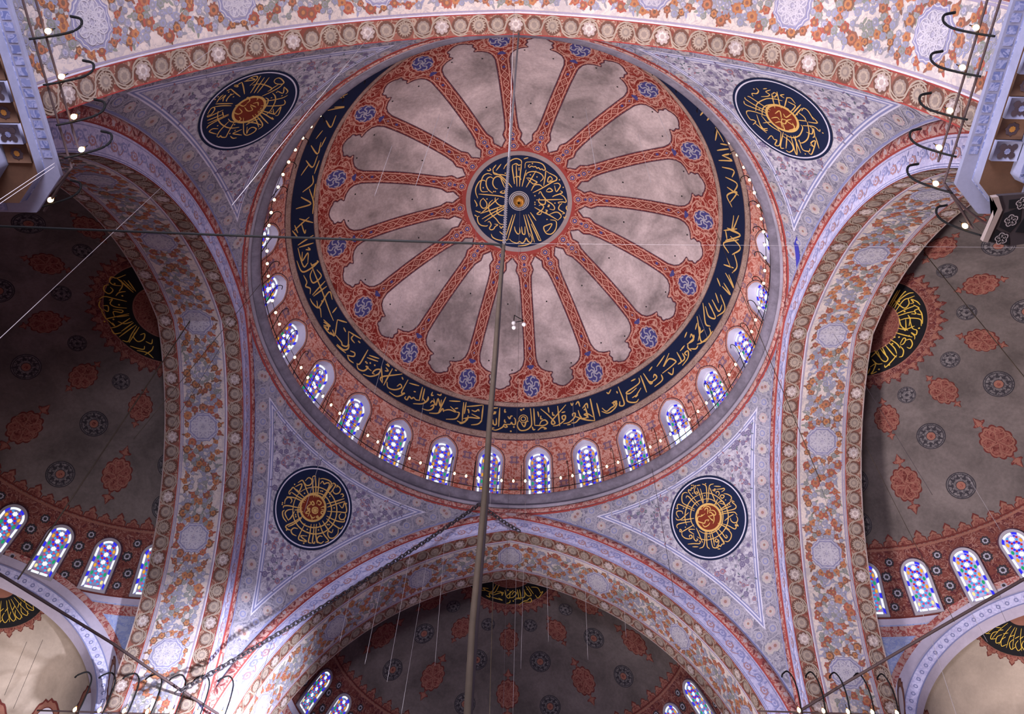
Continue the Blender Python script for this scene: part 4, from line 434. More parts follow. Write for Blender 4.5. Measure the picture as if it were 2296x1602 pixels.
for k in range(NS):
    az0 = SPOKE0 + k * 2 * PI / NS
    def rib(P, lift, az0=az0):
        t = P[:, 1] / DR
        return dome(az0 + P[:, 0] / (DR * np.sin(t)), t, lift)
    # plain red bed of the rib and its two interlaced strands
    s = np.arange(20.0, 46.5, 0.25) * rad(1) * DR
    V, F = ribbon(np.stack([0 * s, s], 1), 0.50); vault.add(rib(V, LIFT), F, rib_flat)
    s = np.arange(16.5, 47.8, 0.13) * rad(1) * DR
    ph = (s - s[0]) / 0.66 * PI
    for sg in (-1, 1):
        x = sg * 0.15 * np.sin(ph) * (1 + 0.25 * np.sin(3 * ph))
        V, F = ribbon(np.stack([x, s], 1), 0.048); vault.add(rib(V, 2 * LIFT), F, pink)
    for q in range(int((s[-1] - s[0]) / 0.66)):
        y = s[0] + (q + 0.5) * 0.66
        sh = fan(0.1, 12, lobes(4, 0.45), (1.0,), 0.85, 1.25)
        blue = q in (0, 1, 2, 8, 9, 10)
        vault.add(rib(moved(sh, 0, y)[0], 2 * LIFT), sh[1], pink if q % 2 else (navy_spot if blue else pink))
        sh2 = fan(0.055, 8, None, (1.0,), 0.8, 1.3)
        vault.add(rib(moved(sh2, 0, y)[0], 3 * LIFT), sh2[1], navy_spot if blue else rib_flat)
    for th_, r_ in ((16.0, 0.30), (19.4, 0.27)):
        for rr, mt, lf in ((r_, pink, 3), (r_ * .82, rib_flat, 4), (r_ * 0.62, pink, 5), (r_ * .5, navy_spot, 6), (r_ * .22, pink, 7)):
            sh = fan(rr, 24, lobes(6, 0.14)); vault.add(rib(moved(sh, 0, th_ * rad(1) * DR)[0], lf * LIFT), sh[1], mt)
    # the head of the rib: scalloped navy rosette in a tangle of pink stems
    y0 = 52.2 * rad(1) * DR
    for rr, mt, lf in ((0.66, pink, 4), (0.58, navy_spot, 5)):
        sh = fan(rr, 40, lobes(12, 0.1), sx=0.92, sy=1.22); vault.add(rib(moved(sh, 0, y0)[0], lf * LIFT), sh[1], mt)
    for a0 in np.arange(6) * PI / 3:
        P = [(0, 0), (0.12, 0.16), (0.3, 0.12), (0.38, 0.32), (0.22, 0.44)]
        V, F = moved(ribbon(smooth_line(P), 0.075), 0, 0, a0); V = V * [0.92, 1.22]
        vault.add(rib(V + [0, y0], 6 * LIFT), F, ros_grey)
    for sg in (-1, 1):
        for P, w in (([(0, -1.35), (.35, -.95), (.75, -.75), (1.0, -.45), (.85, -.2), (.7, -.4), (.82, -.55)], .075),
                     ([(0, .95), (.4, .85), (.8, .55), (.72, .2), (1.05, .05), (1.15, -.2)], .075),
                     ([(.62, -.5), (.78, .0), (.66, .45), (1.0, .85), (1.45, .75), (1.7, .45)], .07),
                     ([(.1, 1.05), (.6, 1.02), (1.15, .85), (1.6, 1.0), (2.0, .8)], .07),
                     ([(1.15, .95), (1.3, .55), (1.15, .35), (1.0, .5), (1.1, .62)], .06)):
            V, F = ribbon(smooth_line([(sg * x, y) for x, y in P]), w, taper=0.4)
            vault.add(rib(V + [0, y0], 3 * LIFT), F, pink)
        for x, y in ((.82, -.42), (.75, .3), (1.1, .7), (.4, -.85), (1.5, .85), (.45, .95)):
            sh = moved(fan(0.11, 10, lobes(3, 0.5), (1.0,)), sg * x, y0 + y, x * 5 * sg)
            vault.add(rib(sh[0], 4 * LIFT), sh[1], pink)
    sh = moved(fan(0.16, 14, lobes(3, 0.4), (1.0,), 1.0, 1.5), 0, y0 - 1.25, PI / 2); vault.add(rib(sh[0], 4 * LIFT), sh[1], navy_spot)
    # small dark bosses left by old lamp hooks
    for az_, th_ in ((0.11, 45.5), (0.27, 47.5), (0.2, 29.0)):
        sh = fan(0.05, 8, None, (1.0,)); f = sph_local(DC, DR, az0 + az_, rad(th_)); vault.add(f(sh[0], 2 * LIFT), sh[1], iron)
child(vault, 'painted_vault', dome_o)

crown = MB()
def dome_ring(mb, t0, t1, mat, lift=0.0, n=160, m=4):
    V, F = mesh_grid(lambda a, t: dome(a, t, lift), np.linspace(0, 2 * PI, n), rad(1) * np.linspace(t0, t1, m)); mb.add(V, F, mat)
dome_ring(crown, 14.3, 15.3, red_line, LIFT)
dome_ring(crown, 13.1, 14.3, plain('crown_rim', '8c7c7e', 0.2), 2 * LIFT)
dome_ring(crown, 0.05, 13.1, navy, 2 * LIFT, m=14)
crown_o = child(crown, 'crown_roundel', dome_o)
cl = MB()
f = sph_local(DC, DR, 0.0, 0.0001)
for a_, b_, mt in ((0.62, 0.57, ros_cream), (0.52, 0.46, ros_cream), (0.42, 0.37, ros_cream)):
    V, F = annulus(b_, a_, 48); cl.add(f(V, 3 * LIFT), F, mt)
letters(cl, f, LET.get('crown', []), gold, 4 * LIFT, 0.9)
child(cl, 'lettering', crown_o)
bs = MB()
lathe(bs, [(0.0, 47.92), (0.16, 47.95), (0.27, 48.03), (0.33, 48.14), (0.35, 48.27)], (0, 0, 0), brass, 32)
for k in range(8):
    a0 = k * PI / 4
    t = np.linspace(0, 1, 14); r = 0.08 + 0.24 * t; a = a0 + 0.9 * np.sin(t * PI * 1.5)
    tube(bs, np.stack([r * np.cos(a), r * np.sin(a), 47.915 + 0.9 * (r * r)], 1), 0.016, brass, 6)
lathe(bs, [(0.0, 47.84), (0.05, 47.86), (0.06, 47.92)], (0, 0, 0), iron, 12)
child(bs, 'filigree_boss', crown_o)

band = MB()
dome_ring(band, 56.9, 58.2, beige_spk, LIFT); dome_ring(band, 58.2, 66.1, navy, LIFT, m=8); dome_ring(band, 66.1, 67.9, beige_spk, LIFT)
for t_ in (56.9, 58.15, 66.1):
    dome_ring(band, t_ - 0.1, t_ + 0.1, plain('band_edge', '6b4f4c', 0.2), 2 * LIFT, m=2)
band_o = child(band, 'inscription_band', dome_o)
bl = MB()
def bandf(P, lift):      # x: azimuth in degrees, y: height above the lower edge in metres
    P = np.asarray(P); return dome(P[:, 0] * rad(1), rad(66.1) - P[:, 1] / DR, lift)
def band_letters(strokes, mat):
    for w, P in strokes:
        K = DR * math.sin(rad(62.0)) * rad(1); w = w * 0.86
        Q = np.array([(a, min(max(b, 0.06), 1.72)) for a, b in P]) * [K, 1.0]
        if len(Q) == 1: V, F = fan(w * 0.8, 4, rings=(1.0,)); V = V + Q[0]
        else: V, F = ribbon(smooth_line(Q, sub=5), w, taper=0.5)
        bl.add(bandf(V / [K, 1.0], 3 * LIFT), F, mat)
band_letters(LET.get('band', []), gold)
for a_, b_, mt in ((0.285, 0.235, gold), (0.17, 0.11, gold)):
    V, F = annulus(b_, a_, 40); K = DR * math.sin(rad(62.0)) * rad(1)
    bl.add(bandf(V / [K, 1] + [2.75, 1.0], 3 * LIFT), F, mt)
child(bl, 'lettering', band_o)

# ---- drum wall with its window openings
WSTEP = 2 * PI / 28
WPH = 0.118
WIN_K = list(range(-9, 9))
def arch_outline(hw_, h0, hs, top, n=15, point=0.0):
    t = np.linspace(0, PI / 2, n)
    x = hw_ * np.cos(t); y = hs + (top - hs) * ((1 - point) * np.sin(t) + point * t / (PI / 2))
    R_ = np.stack([x, y], 1); L_ = np.stack([-x[::-1], y[::-1]], 1)[1:]
    side = np.linspace(h0, hs, 8)[:-1]
    return np.concatenate([np.stack([np.full(7, hw_), side], 1), R_, L_, np.stack([np.full(7, -hw_), side[::-1]], 1)])
def inside(P, poly):
    x, y = P[:, 0], P[:, 1]; c = np.zeros(len(P), bool); n = len(poly); j = n - 1
    for i in range(n):
        xi, yi = poly[i]; xj, yj = poly[j]
        c ^= ((yi > y) != (yj > y)) & (x < (xj - xi) * (y - yi) / (yj - yi + 1e-12) + xi); j = i
    return c
WHOLE = arch_outline(0.74, 0.0, 3.45, 4.42, 15, 0.35)
def drum_map(P, depth=0.0, az0=0.0):     # x across, y up the wall from the springing
    P = np.asarray(P); th = PI / 2 - P[:, 1] / DR
    return dome(az0 + P[:, 0] / (DR * np.sin(np.maximum(th, 1.0))), th, -depth)
drum = MB()
hb, ht = -0.35, (90 - 67.85) * rad(1) * DR
sec = WSTEP * DR / 2
def sector(hole):
    gx, gy = np.meshgrid(np.linspace(-sec, sec, 11), np.linspace(hb, ht, 16)); G = np.stack([gx.ravel(), gy.ravel()], 1)
    E = []
    if hole:
        keep = ~inside(G, arch_outline(0.80, -0.08, 3.45, 4.52, 15, 0.35)); G = G[keep]
        n0 = len(G); G = np.concatenate([G, WHOLE]); m = len(WHOLE); E = [(n0 + i, n0 + (i + 1) % m) for i in range(m)]
    r = delaunay_2d_cdt([Vector(p) for p in G], E, [], 0, 1e-6)
    V = np.array([tuple(v) for v in r[0]]); F = np.array([list(t) for t in r[2]])
    if hole: F = F[~inside(V[F].mean(1), WHOLE)]
    return V, F
def wrap(V):            # full height sectors taper with the sphere: x scales with the circle
    return V
for k in range(28):
    kk = (k + 14) % 28 - 14
    V, F = sector(kk in WIN_K)
    P = drum_map(V, 0.0, 0.0)
    # keep sector joints closed: azimuth proportional to x inside the sector
    th = PI / 2 - V[:, 1] / DR
    wgt = np.clip((np.abs(V[:, 0]) - 0.8) / (sec - 0.8), 0, 1)
    azz = WPH + kk * WSTEP + (1 - wgt) * V[:, 0] / (DR * np.sin(th)) + wgt * V[:, 0] / DR
    drum.add(dome(azz, th), F, drum_red)
dome_ring(drum, 67.9, 68.25, dark_line, LIFT, m=2)
for k in range(28):
    kk = (k + 14) % 28 - 14
    az0 = WPH + kk * WSTEP
    if kk in WIN_K:
        for off, wd_, mt in ((0.10, 0.05, dark_line), (0.05, 0.06, pink)):
            O = arch_outline(0.74 + off, 0.0, 3.45, 4.42 + off * 1.3, 15, 0.35)
            V, F = ribbon(O, wd_); drum.add(drum_map(V, -LIFT, az0), F, mt)
    for x, h, s_ in ((0, 4.78, .62), (sec, 3.55, 1.0), (sec, 1.6, 1.0), (sec * .5, 4.5, .62), (-sec * .5, 4.5, .62)):
        f = lambda P, lift, x=x, h=h, az0=az0: dome(az0 + (x / DR if abs(x) > 1.4 else x / (DR * math.sin(PI / 2 - h / DR))) + P[:, 0] / (DR * math.sin(PI / 2 - h / DR)), PI / 2 - (h + P[:, 1]) / DR, lift)
        for r_, mt, lf in ((0.33, pink, 2), (0.27, lav_dark, 3), (0.15, pink, 4)):
            sh = fan(r_ * s_, 16, lobes(4, 0.35), (1.0,), 0.9, 1.15, PI / 4); drum.add(f(sh[0], lf * LIFT), sh[1], mt)
        if s_ == 1.0:
            for q in range(4):
                sh = moved(fan(0.13, 10, None, (1.0,), 1, 0.75), 0.2 * math.cos(q * PI / 2 + PI / 4), 0.24 * math.sin(q * PI / 2 + PI / 4)); drum.add(f(sh[0], 3 * LIFT), sh[1], lav_dark)
child(drum, 'drum_wall', dome_o)

# ---- stained glass
gl_white = emit('glass_white', 'eef4ff', 1.1)
gl_blue = emit('glass_blue', '2f2df0', 0.95)
gl_violet = emit('glass_violet', '5a58e0', 0.8)
gl_sky = emit('glass_sky', '45a9ee', 0.85)
gl_red = emit('glass_red', 'd0243e', 0.8)
gl_pink = emit('glass_pink', 'd8508e', 0.8)
gl_green = emit('glass_green', '1fae72', 0.75)
gl_amber = emit('glass_amber', 'f0a830', 0.9)
gl_yellow = emit('glass_yellow', 'f3e29a', 1.0)
lead = plain('window_lattice', 'a9a4cf', 0.1)
lead2 = plain('window_lattice_grey', '8e8796', 0.15)
def glazing(mb, f, hw_, h0, hs, top, p, brd, lat, depth, nbr, seed=0, big=False):
    """one window's panes on its plaster lattice"""
    O = arch_outline(hw_, h0, hs, top, 15); ctr = np.array([[0, (h0 + hs) / 2]])
    n = len(O); V = np.concatenate([O, ctr]); F = [[i, (i + 1) % n, n] for i in range(n)]
    # lattice plate as a fine strip fan
    nh = n // 2
    V = np.stack([O[:nh], (O[:nh] + O[::-1][:nh]) / 2, O[::-1][:nh]], 1)
    rows_ = np.concatenate([[0], np.arange(nh)])
    ys = np.linspace(O[0, 1], O[:, 1].max(), 40); oy = O[:nh + 1]
    xw = np.interp(ys, oy[:, 1], oy[:, 0]); V = np.stack([np.stack([k_ * xw, ys], 1) for k_ in (-1, -.5, 0, .5, 1)], 1).reshape(-1, 2)
    mb.add(f(V, depth), grid_faces(40, 5), lat)
    I = arch_outline(hw_ - brd, h0 + (brd if big else 0.0), hs, top - brd, 15)
    def res(P, m):
        d = np.r_[0, np.cumsum(np.linalg.norm(np.diff(P, axis=0), axis=1))]; t = np.linspace(0, d[-1], m)
        return np.stack([np.interp(t, d, P[:, 0]), np.interp(t, d, P[:, 1])], 1)
    m = nbr * 8 + 1; Oo, Ii = res(O, m), res(I, m)
    for q in range(nbr):
        a, b = q * 8, q * 8 + 8
        cut = 2.5
        segs = ((0.25, 2.55, gl_blue), (2.9, 7.85, gl_white))
        for s0, s1, mt in segs:
            ii = np.linspace(a + s0, a + s1, 5)
            oo = np.stack([np.interp(ii, np.arange(m), Oo[:, k]) for k in (0, 1)], 1); jj = np.stack([np.interp(ii, np.arange(m), Ii[:, k]) for k in (0, 1)], 1)
            o1 = oo * 0.96 + jj * 0.04; j1 = jj * 0.86 + oo * 0.14
            P = np.concatenate([o1, j1]); i = np.arange(4)
            mb.add(f(P, depth - 0.02), np.concatenate([np.stack([i, i + 5, i + 6], 1), np.stack([i, i + 6, i + 1], 1)]), mt)
    if big:
        for q in range(2):
            x0 = -hw_ + brd + q * (hw_ - brd)
            P = np.array([(x0 + .02, h0 + .01), (x0 + hw_ - brd - .02, h0 + .01), (x0 + hw_ - brd - .02, h0 + brd), (x0 + .02, h0 + brd)])
            mb.add(f(P, depth - 0.02), [[0, 1, 2], [0, 2, 3]], gl_white)
    lim = arch_outline(hw_ - brd - 0.015, h0 + (brd if big else 0), hs, top - brd - 0.015, 15)
    def pane(P, mt):
        P = np.asarray(P)
        if not inside(P.mean(0)[None], lim)[0]: return
        c = P.mean(0); ok = inside(P, lim)
        if ok.mean() < 0.6: return
        P = np.where(ok[:, None], P, c + (P - c) * 0.45)
        n_ = len(P); mb.add(f(np.concatenate([P, c[None]]), depth - 0.02), [[i, (i + 1) % n_, n_] for i in range(n_)], mt)
    hexa = lambda r, a0: np.stack([r * np.cos(np.arange(6) * PI / 3 + a0), r * np.sin(np.arange(6) * PI / 3 + a0)], 1)
    star = np.stack([np.where(np.arange(12) % 2 == 0, 0.33, 0.25) * p * np.cos(np.arange(12) * PI / 6 + PI / 6), np.where(np.arange(12) % 2 == 0, 0.33, 0.25) * p * np.sin(np.arange(12) * PI / 6 + PI / 6)], 1)
    y_top = top - brd - 0.5 * p
    rows = int((y_top - h0) / p) + 2
    r_ = np.random.default_rng(3)
    for r in range(rows):
        y = y_top - r * p
        pane(star + [0, y], gl_white)
        for k in range(6):
            a0 = k * PI / 3 + PI / 6
            e = np.array([math.cos(a0), math.sin(a0)]) * p * 0.5
            w_, l_ = 0.16 * p, 0.13 * p
            u = np.array([math.cos(a0), math.sin(a0)]); v = np.array([-u[1], u[0]])
            P = np.array([u * l_ + v * w_ * .6, u * 0 + v * w_, -u * l_ + v * w_ * .6, -u * l_ - v * w_ * .6, -v * w_, u * l_ - v * w_ * .6])
            if k in (1, 2, 3, 4, 5, 0): pane(P + e + [0, y], (gl_sky if (big and (r > 2 or k % 3 == 2)) else (gl_violet if (r + k) % 3 == 0 and not big else gl_blue)))
            a1 = k * PI / 3
            t = np.array([math.cos(a1), math.sin(a1)]) * p / math.sqrt(3)
            tr = hexa(0.16 * p, a1) * [0.9, 0.9]
            pane(tr[[0, 1, 2, 3, 4, 5]] * (0.66 if not big else 1.0) + t + [0, y], gl_red if (r < 3 or not big) else gl_pink)
        for sg in (-1, 1):
            P = np.stack([0.17 * p * np.cos(np.linspace(0, 2 * PI, 6, False)), 0.27 * p * np.sin(np.linspace(0, 2 * PI, 6, False))], 1)
            pane(P + [sg * p * 0.80, y - p * 0.5], (gl_amber if (r % 2 == 0) else gl_green) if not (big and r > 3 and r % 2 == 0) else gl_yellow)

def drum_window(n, k):
    t = thing('window_%d' % n)
    base = drum_map(np.array([[0, 0.0]]))[0]
    fr = MB()
    deep = 0.42
    Bk = arch_outline(0.68, 0.0, 3.45, 4.38, 15, 0.30); Gl = arch_outline(0.60, 0.0, 3.58, 4.27, 15, 0.0)
    n_ = len(WHOLE)
    L0, L1, L2, L3 = drum_map(WHOLE, 0.0), drum_map(Bk, deep), drum_map(Gl, deep), drum_map(Gl, deep + 0.1)
    i = np.arange(n_ - 1)
    for a_, b_ in ((L0, L1), (L1, L2), (L2, L3)):
        fr.add(np.concatenate([a_, b_]), np.concatenate([np.stack([i, i + 1, i + n_ + 1], 1), np.stack([i, i + n_ + 1, i + n_], 1)]), white_pl)
    # sill
    fr.add(np.array([L0[0], L0[-1], L1[0], L1[-1]]), [[0, 1, 3], [0, 3, 2]], white_pl)
    fr.build('plaster_surround', t, origin=base)
    g = MB()
    glazing(g, lambda P, d: drum_map(P, d), 0.60, 0.0, 3.58, 4.27, 0.48, 0.13, lead, deep + 0.08, 13)
    g.build('stained_glass', t, False, origin=base)
    return t, base
WLAB = {-8: 'narrow sliver of drum window high on the left, cut by the black tie bar', 7: 'narrow sliver of drum window at the right end of the drum',
        -1: 'drum window behind the thick brown rope, just left of the middle', 0: 'drum window just right of the middle pair, above the far arch crown'}
wt, wbase = drum_window(1, 0)
wn = 1
LOW = MIN = None
def ordinal(n): return ['first', 'second', 'third', 'fourth', 'fifth', 'sixth', 'seventh', 'eighth', 'ninth', 'tenth'][n - 1]
for q, k in enumerate(WIN_K):
    if k == 0: o = wt
    else:
        wn += 1; o = copy_tree(wt); o.name = 'window_%d' % wn
    az = WPH + k * WSTEP
    o.rotation_euler = (0, 0, -az)
    o.location = (wbase[1] * math.sin(az), wbase[1] * math.cos(az), wbase[2])
    if k in WLAB: lab = WLAB[k]
    elif k < -1: lab = 'arched stained glass drum window, %s to the left of the thick brown rope' % ordinal(-1 - k)
    else: lab = 'arched stained glass drum window, %s to the right of the middle pair' % ordinal(k)
    if k in (-9, 8): lab = 'drum window hidden behind the ledge at the %s end' % ('left' if k < 0 else 'right')
    if k == 3: lab = 'drum window with its lower panes replaced by clear white glass'
    tag(o, lab, 'window', 'stained glass windows of the drum', 'structure')
    if k == 3:
        cp = MB()
        for x0 in (-0.53, -0.17, 0.19):
            V, F = mesh_grid(lambda x, h: drum_map(np.stack([x, h], 1), 0.40), np.linspace(x0, x0 + 0.33, 3), np.linspace(0.02, 2.35, 10)); cp.add(V, F, gl_white)
        co = cp.build('clear_pane', None, False); co.data.transform(Matrix.Translation(Vector(-wbase))); co.parent = o

# ------------------------------------------------------------------ ledge under the drum
corn = MB()
t = np.linspace(0, 2 * PI, 241)
def revolve(mb, prof, mat):
    prof = np.asarray(prof, float)
    V = np.stack([np.outer(np.sin(t), prof[:, 0]), np.outer(np.cos(t), prof[:, 0]), np.outer(np.ones(len(t)), prof[:, 1])], 2).reshape(-1, 3)
    mb.add(V, grid_faces(len(t), len(prof)), mat)
revolve(corn, [(12.30, 34.02), (12.26, 34.06), (12.22, 34.12)], red_line)
a_ = np.linspace(0, PI, 9)
revolve(corn, np.stack([12.20 - 0.10 * np.sin(a_), 34.28 - 0.15 * np.cos(a_)], 1), bead_red)
revolve(corn, np.stack([12.14 - 0.12 * np.sin(a_), 34.53 - 0.10 * np.cos(a_)], 1), corn_lilac)
revolve(corn, [(12.12, 34.62), (12.12, 34.70), (12.06, 34.72)], corn_dark)
revolve(corn, [(12.06, 34.72), (11.98, 34.74), (11.88, 34.80), (11.80, 34.90), (11.76, 35.02), (11.75, 35.12), (11.78, 35.16)], corn_stone)
revolve(corn, [(11.78, 35.16), (12.2, 35.18), (13.0, 35.18)], corn_stone)
corn_o = corn.build('cornice', None, origin=(0, 0, 35.0))
tag(corn_o, 'round stone ledge under the drum windows carrying the ring of lamps', 'cornice', kind='structure')

# ------------------------------------------------------------------ pendentives
PB = AB + 1.35
def pend_pt(w, phi, lift=0.0, q=0):
    """w: arch half-width at that height (0 at the crown), phi 0..1 between the two arches, quadrant q"""
    w, phi = np.broadcast_arrays(np.asarray(w, float), np.asarray(phi, float))
    r = np.sqrt(A * A + w * w) - lift
    a0 = np.arctan2(w, A); az = a0 + phi * (PI / 2 - 2 * a0) + q * PI / 2
    return np.stack([r * np.sin(az), r * np.cos(az), prof_z(w, PB)], -1)
def pend_project(X, lift):
    """drop points onto the pendentive surface along its normal"""
    z = X[:, 2]
    rho = PB + AC
    def wz(z): return np.clip(np.sqrt(np.maximum(rho ** 2 - (z - AZ) ** 2, 0)) - AC, 0, A)
    def rz(z): return np.sqrt(A * A + wz(z) ** 2)
    r = np.hypot(X[:, 0], X[:, 1])
    for _ in range(6):
        s = (rz(z + 0.02) - rz(z - 0.02)) / 0.04
        g = rz(z) - r
        z = z + 0.8 * (-s) * g / (1 + s * s) * 1.0 + 0.0 * z
        r = r + 0.8 * g / (1 + s * s)
    s = (rz(z + 0.02) - rz(z - 0.02)) / 0.04
    nl = np.sqrt(1 + s * s)
    r2 = rz(z) - lift / nl; z2 = z + lift * s / nl
    d = np.hypot(X[:, 0], X[:, 1])
    return np.stack([X[:, 0] / d * r2, X[:, 1] / d * r2, z2], 1)
def pend_local(w, phi, q=0, rot=0.0):
    e = 1e-3
    o = pend_pt(w, phi, 0, q)
    ex = pend_pt(w, phi + e, 0, q) - pend_pt(w, phi - e, 0, q); ex /= np.linalg.norm(ex)
    ey = pend_pt(w - e, phi, 0, q) - pend_pt(w + e, phi, 0, q); ey -= ex * (ex @ ey); ey /= np.linalg.norm(ey)
    c, s = math.cos(rot), math.sin(rot)
    def f(P, lift):
        P = np.asarray(P); x = c * P[:, 0] - s * P[:, 1]; y = s * P[:, 0] + c * P[:, 1]
        return pend_project(o + x[:, None] * ex + y[:, None] * ey, lift)
    return f
# distance of surface points to the three edges (quadrant 0), used to lay out border and field
ws = A * (1 - np.linspace(0, 1, 141) ** 1.0); phs = np.linspace(0, 1, 141)
Wg, Pg = np.meshgrid(ws, phs, indexing='ij'); G0 = pend_pt(Wg.ravel(), Pg.ravel())
eA = pend_pt(np.linspace(0, A, 400), 0.0); eB = pend_pt(np.linspace(0, A, 400), 1.0); eR = pend_pt(0.0, np.linspace(0, 1, 400))
def dist(P, E):
    out = np.empty(len(P))
    for i in range(0, len(P), 4000): out[i:i + 4000] = np.sqrt(((P[i:i + 4000, None] - E[None]) ** 2).sum(2).min(1))
    return out
dA, dB, dR_ = dist(G0, eA), dist(G0, eB), dist(G0, eR)
dmin = np.minimum(np.minimum(dA, dB), dR_ * 1.1)
GF = grid_faces(141, 141)
def iso_split(V, F, d, lev):
    """cut triangles along d = lev; returns the below and above triangle lists over extended verts"""
    V = list(map(tuple, V)); d = list(d); lo, hi = [], []; cache = {}
    def mid(a, b):
        k = (min(a, b), max(a, b))
        if k not in cache:
            t_ = (lev - d[a]) / (d[b] - d[a]); cache[k] = len(V)
            V.append(tuple(np.array(V[a]) * (1 - t_) + np.array(V[b]) * t_)); d.append(lev)
        return cache[k]
    for tri in F:
        up = [d[i] > lev for i in tri]; n = sum(up)
        if n == 0: lo.append(tri)
        elif n == 3: hi.append(tri)
        else:
            tri = list(tri)
            while up[0] == up[1] or up[0] == up[2]: tri = tri[1:] + tri[:1]; up = up[1:] + up[:1]
            a, b, c = tri; p, q_ = mid(a, b), mid(a, c)
            (hi if up[0] else lo).append((a, p, q_)); (lo if up[0] else hi).extend([(p, b, c), (p, c, q_)])
    return np.array(V), np.array(lo), np.array(hi), np.array(d)
PV, PF, PD = G0, GF, dmin
bands = [(0.05, lilac), (0.13, line_blue), (0.86, pend_border), (0.92, line_white), (0.99, line_blue), (1.05, line_white), (1.10, line_blue)]
pend_pieces = []
for lev, mt in bands:
    PV, lo, PF, PD = iso_split(PV, PF, PD, lev); pend_pieces.append((lo, mt))
pend_pieces.append((PF, pend_field))
QLAB = [('far', 'right', 'beside the right great arch'), ('near', 'right', ''), ('near', 'left', ''), ('far', 'left', '')]
def rosette(kind):
    if kind == 0: return ((0.27, lobes(8, 0.22), ros_cream), (0.16, lobes(8, 0.15), ros_pink), (0.075, None, ros_eye))
    if kind == 1: return ((0.23, lobes(14, 0.12), ros_grey), (0.15, lobes(10, 0.15), line_blue), (0.10, lobes(8, .2), ros_grey))
    return ((0.25, lobes(18, 0.22), ros_pink), (0.14, None, ros_cream), (0.06, None, ros_eye))
def locate(d1, d2, targ, other_min):
    pass
LABP = {0: 'pendentive between the far arch and the right arch, with a navy calligraphy roundel', 1: 'dim pendentive between the right arch and the near arch, upper right corner',
        2: 'dim pendentive between the left arch and the near arch, upper left corner', 3: 'brightly lit lavender pendentive between the far arch and the left arch'}
MEDAL = {0: 'far_right', 1: 'near_right', 2: 'near_left', 3: 'far_left'}
# rosettes run along the middle of the border
def border_path(dprim, target=0.50):
    pts = []
    for i in range(141):
        row = dprim.reshape(141, 141)[i]
        pts.append(row)
    return pts
D_A, D_B, D_R = dA.reshape(141, 141), dB.reshape(141, 141), (dR_ * 1.1).reshape(141, 141)
def path_along_arch(D, flip):
    out = []
    for i in range(2, 139):
        row = D[i] if not flip else D[i][::-1]
        j = np.argmax(row > 0.50)
        if j == 0 or j > 70: continue
        t_ = (0.50 - row[j - 1]) / (row[j] - row[j - 1]); ph = (j - 1 + t_) / 140
        if D_R[i, j if not flip else 140 - j] < 0.45: continue
        out.append((ws[i], ph if not flip else 1 - ph))
    return np.array(out)
def path_along_ring():
    out = []
    for j in range(0, 141):
        col = D_R[::-1, j]
        i = np.argmax(col > 0.50)
        t_ = (0.50 - col[i - 1]) / (col[i] - col[i - 1]); k = 140 - (i - 1 + t_)
        w_ = A * (1 - k / 140)
        if min(D_A[140 - i, j], D_B[140 - i, j]) < 0.5: continue
        out.append((w_, j / 140))
    return np.array(out)
paths = [path_along_arch(D_A, False), path_along_arch(D_B, True), path_along_ring()]
fieldpts = []
r_ = np.random.default_rng(5)
cand = r_.random((5200, 2))
wi = np.clip((cand[:, 0] * 140).astype(int), 0, 139); pj = np.clip((cand[:, 1] * 140).astype(int), 0, 139)
DM = np.minimum(np.minimum(D_A, D_B), D_R)
MC = pend_pt(6.43, 0.5)
for (a0, b0), i, j in zip(cand, wi, pj):
    if DM[i, j] < 1.19: continue
    X = pend_pt(A * (1 - a0), b0)
    if np.linalg.norm(X - MC) < 2.2: continue
    if all(np.linalg.norm(X - Y[2]) > 0.27 for Y in fieldpts): fieldpts.append((A * (1 - a0), b0, X))
spr_mauve = plain('sprig_mauve', '807a92', 0.2)
PATCH = (2.55, 3.1, 0.02, 0.10)
